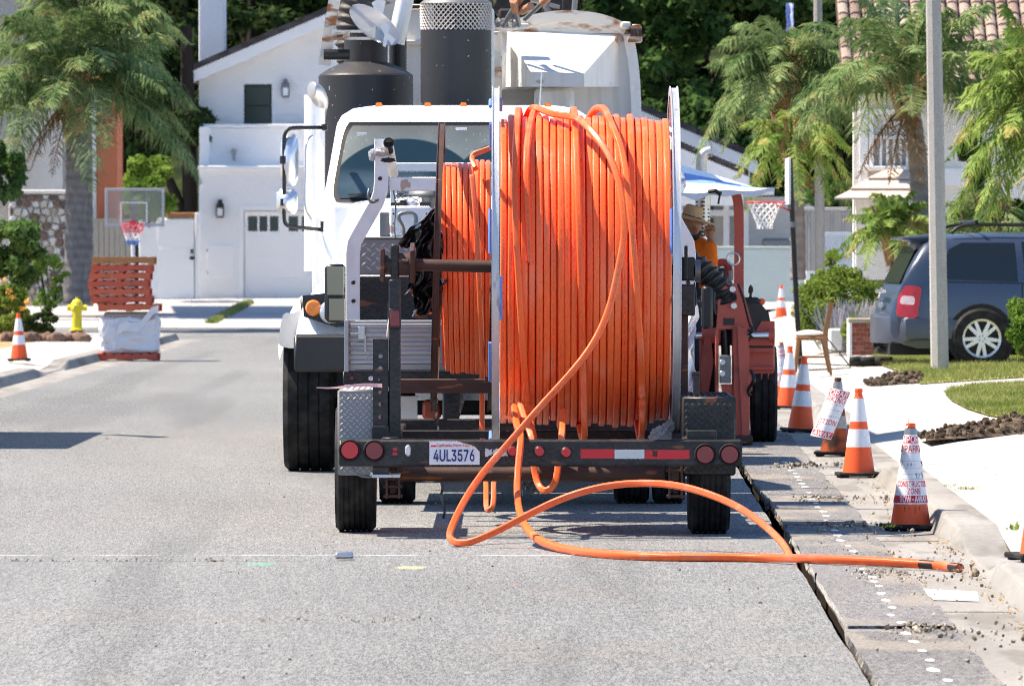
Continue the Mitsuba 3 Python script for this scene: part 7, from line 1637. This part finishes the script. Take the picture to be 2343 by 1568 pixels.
fk = 'shrub_003'; put(fk, 'blossom', leaves(fl_pts, np.full(5, .07), 120, .03, 3), 'blossom', kind='stuff'); mat('blossom', (.85, .45, .10), .7)
hedge = shrub('broad rounded green hedge behind the wooden chair', 1808, 2030, 598, 800, 106, 'hedge_leaf', 26000, .032, 36, 150, 1.1, .5, (.24, .34), 'hedge')
shrub('low clipped box hedge by the brick pier', 1922, 1976, 722, 800, 102, 'hedge_leaf', 4500, .025, 37, 24, .4, name='hedge')
k = thing('shrub', 'grey-purple lavender bush left of the brick pier', 'shrub')
put(k, 'foliage', J(*[weed(X(x, 104), 104, 260, .42, .12, 400 + x, .05, (.8, 2.0)) for x in range(1924, 2000, 9)]), 'lavender_leaf', kind='stuff')
shrub('small upright green bush at the right edge in front of the blue car', 2296, 2400, 668, 832, 86, 'leaf_bright', 7000, .030, 39, 34, .45)
shrub('soft green bushes left of the cream house', 1820, 1935, 385, 480, 160, 'leaf_mid', 3500, .08, 40)
shrub('leafy bush above the car roof', 2180, 2380, 440, 560, 112, 'leaf_mid', 5500, .07, 42)
shrub('dark climbing bush on the right corner of the cream house', 2195, 2262, 270, 450, 117, 'leaf_dark', 4000, .06, 43)
shrub('low yellow-flowered plant by the far pole', 1885, 1925, 560, 625, 126, 'leaf_bright', 900, .04, 44, 10, .3)
shrub('low bed plants along the stone edging', 30, 140, 705, 765, 140, 'leaf_dark', 2500, .05, 45, 24, .5)
tag(put(None, 'stone_edging', J(*[MV(stone(.11, 300 + i, 1), X(10 + i * 11, 128), 128 + .2 * math.sin(i), .19) for i in range(18)]), 'stone_1', smooth=True), 'row of dark edging stones along the left planting bed', 'edging', kind='stuff')
# strip of grass across the forecourt
gg = np.random.default_rng(9); tt_ = gg.random(1800); c_ = np.stack([X(503 + 34 * (1 - 0) * tt_, 172) + gg.normal(0, .06, 1800), 166.5 + 15 * tt_, 0 * tt_], 1); c_[:, 2] = zfc(c_[:, 0], c_[:, 1])
v = np.stack([c_ + [-.02, 0, 0], c_ + [.02, 0, 0], c_ + np.column_stack([gg.normal(0, .04, (1800, 2)), gg.uniform(.05, .12, 1800)])], 1).reshape(-1, 3)
tag(put(None, 'grass_strip', (v, np.arange(len(v)).reshape(-1, 3)), 'grass_blade'), 'narrow strip of grass crossing the forecourt of the white house', 'grass', kind='stuff')

# ---------------------------------------------------------------- palms
def frond(base, az, el, L, droop, seed, m, hang=.55, nl=46, w=.020):
    g = np.random.default_rng(seed); t = np.linspace(0, 1, 14); a = math.radians(az)
    h = L * (np.cos(math.radians(el)) * t * (1 - .15 * t)); z = L * (math.sin(math.radians(el)) * t - droop * t ** 2.2)
    p = np.array(base) + np.stack([h * math.cos(a), h * math.sin(a), z], 1)
    r = tube(p, np.linspace(.028, .006, 14), 5)
    V, Fc, o = [], [], 0; sd = np.array([-math.sin(a), math.cos(a), 0])
    for q in np.linspace(.16, .99, nl):
        c = np.array([np.interp(q, t, p[:, i]) for i in range(3)]); tg = np.array([np.interp(min(1, q + .05), t, p[:, i]) for i in range(3)]) - np.array([np.interp(max(0, q - .05), t, p[:, i]) for i in range(3)]); tg /= np.linalg.norm(tg)
        ll = L * .26 * math.sin(math.pi * min(1, .12 + q * .9)) ** .7 * g.uniform(.8, 1.15)
        for s in (-1, 1):
            d1_ = sd * s * g.uniform(.5, 1) + tg * .55 + np.array([0, 0, g.uniform(-.3, .25)]); d1_ /= np.linalg.norm(d1_)
            mid = c + d1_ * ll * .5 + [0, 0, -hang * ll * .12]; end = c + d1_ * ll * .8 + np.array([g.normal(0, .05), g.normal(0, .05), -hang * ll * g.uniform(.6, 1.1)])
            ww = tg * w * (1 - .3 * q)
            V += [c - ww * .5, c + ww * .5, mid + ww, mid - ww, end]; Fc += [[o, o + 1, o + 2], [o, o + 2, o + 3], [o + 3, o + 2, o + 4]]; o += 5
    return J(r, (np.array(V), np.array(Fc)))
def palm(label, base, top, r0, r1, nf, L, seed, m='palm_leaf', lo=-35, hi=70, droop=(.35, .75), w=.022, trunk=True, nl=46, az=None, shaft=None):
    k = thing('palm_tree', label, 'palm tree'); g = np.random.default_rng(seed); base, top = np.array(base), np.array(top)
    if trunk:
        pth = spline([base, base + (top - base) * .5 + [.04, 0, 0], top], 60); rad = np.linspace(r0, r1, 60) * (1 + .05 * np.sin(np.arange(60) * 1.7)); put(k, 'trunk', tube(pth, rad, 16), 'palm_bark', smooth=True)
        if shaft: put(k, 'crown_shaft', lathe([(r1 * 1.02, -1.0), (r1 * 1.35, -.7), (r1 * 1.5, -.2), (r1 * 1.5, .15), (r1 * .8, .6), (0, .8)], 16, 'z', tuple(top)), shaft, smooth=True)
        bo = []
        for i in range(14):
            a = g.uniform(0, 6.28); bo.append(tube([top + [r1 * math.cos(a), r1 * math.sin(a), -.55 + .5 * g.random()], top + [(r1 + .12) * math.cos(a), (r1 + .12) * math.sin(a), -.1 + .4 * g.random()], top + [(r1 + .3) * math.cos(a), (r1 + .3) * math.sin(a), .3 + .3 * g.random()]], np.array([.05, .04, .02]), 5))
        put(k, 'leaf_bases', J(*bo), 'leaf_base', smooth=True)
    for i in range(nf):
        e = lo + (hi - lo) * ((i + .5) / nf) ** 1.1; A = (i * 137.5 + g.uniform(-12, 12)) if az is None else g.uniform(*az)
        put(k, 'frond', frond(top + np.array([0, 0, .15]), A, e, L * g.uniform(.85, 1.1), g.uniform(*droop), seed * 100 + i, m, w=w, nl=nl, hang=.5), m)
    if trunk:
        for i in range(3): put(k, 'dead_frond', frond(top + np.array([0, 0, -.1]), g.uniform(0, 360), -38 - 6 * i, L * .5, .3, seed * 100 + 90 + i, m, w=w * .8, nl=26, hang=.6), 'palm_dead')
    return k
mat('leaf_base', (.33, .19, .10), .9)
P1 = at(172, 205, 156); palm('large feathery palm with a grey trunk at the left, in front of the pale house', at(168, 695, 156), P1, .235, .21, 46, 3.3, 3, 'palm_leaf', -8, 75, (.35, .70), .030, nl=60, shaft='shaft_tan')
mat('shaft_tan', (.42, .28, .12), .8)
palm('slimmer dark-trunked palm close behind the large left palm', at(196, 695, 160), at(190, 60, 160), .15, .13, 26, 2.9, 4, 'palm_leaf', -5, 70, (.35, .70), .030, nl=56)
palm('palm with a leaning brown trunk in front of the cream house', at(2106, 500, 112), at(2078, 215, 112), .155, .13, 28, 2.6, 5, 'palm_leaf', 2, 75, (.30, .60), .024, nl=50)
palm('drooping palm behind the basketball hoop at the right', at(1826, 640, 128), at(1806, 180, 128), .13, .11, 34, 2.0, 6, 'palm_leaf', -12, 65, (.35, .80), .024, nl=50)
palm('lower yellow-green palm fronds just right of the hoop', at(1822, 640, 122), at(1812, 330, 122), .11, .09, 16, 1.35, 12, 'palm_yellow', -20, 50, (.4, .85), .022, nl=46)
palm('yellow-green palm reaching in from the right edge', at(2440, 640, 100), at(2415, 240, 100), .15, .13, 50, 1.9, 7, 'palm_yellow', -40, 70, (.25, .6), .026, nl=54)
palm('bushy young palm below the cream house', at(2046, 600, 111), at(2046, 545, 111), .1, .08, 36, 1.05, 8, 'palm_yellow', -5, 75, (.35, .8), .018, nl=34)
palm('small green palm beside the car roof, right of the street pole', at(2250, 600, 107), at(2245, 540, 107), .1, .08, 34, 1.15, 9, 'palm_leaf', -5, 75, (.35, .8), .018, nl=34)
tag(put(None, 'blue_banner', bumpy(grid(lambda u, v: np.stack([X(1797 + 16 * u, 140) + 0 * v, 140 + .1 * np.sin(u * 5), Z(8 + 62 * v, 140)], -1), np.linspace(0, 1, 8), np.linspace(0, 1, 14)), .05, 4, 1), 'banner_blue', smooth=True), 'pale blue flag hanging above the drooping palm', 'flag'); mat('banner_blue', (.35, .42, .68), .8)
# ---------------------------------------------------------------- unseen block added beyond the left edge to cast the road shadow
ct = thing('cargo_trailer', 'unseen trailer-like block added beyond the left edge to cast the shadow across the road', 'trailer')
put(ct, 'body', box(-6.75, -5.15, 64.0, 69.8, .45, 2.15, .05), 'truck_white', smooth=40)
put(ct, 'rack_bar', tube([(-5.9, 69.0, 2.2), (-5.3, 68.9, 2.55), (-5.0, 68.2, 2.75), (-4.95, 67.9, 2.72)], .10, 10), 'grey_metal', smooth=True)  # bar added to draw the thin arm of the shadow
for y in (66.2, 67.2):
    for x in (-6.6, -5.4): put(ct, 'wheel', tyre(x, y, .31, .31, .2, 3), 'rubber', smooth=30)
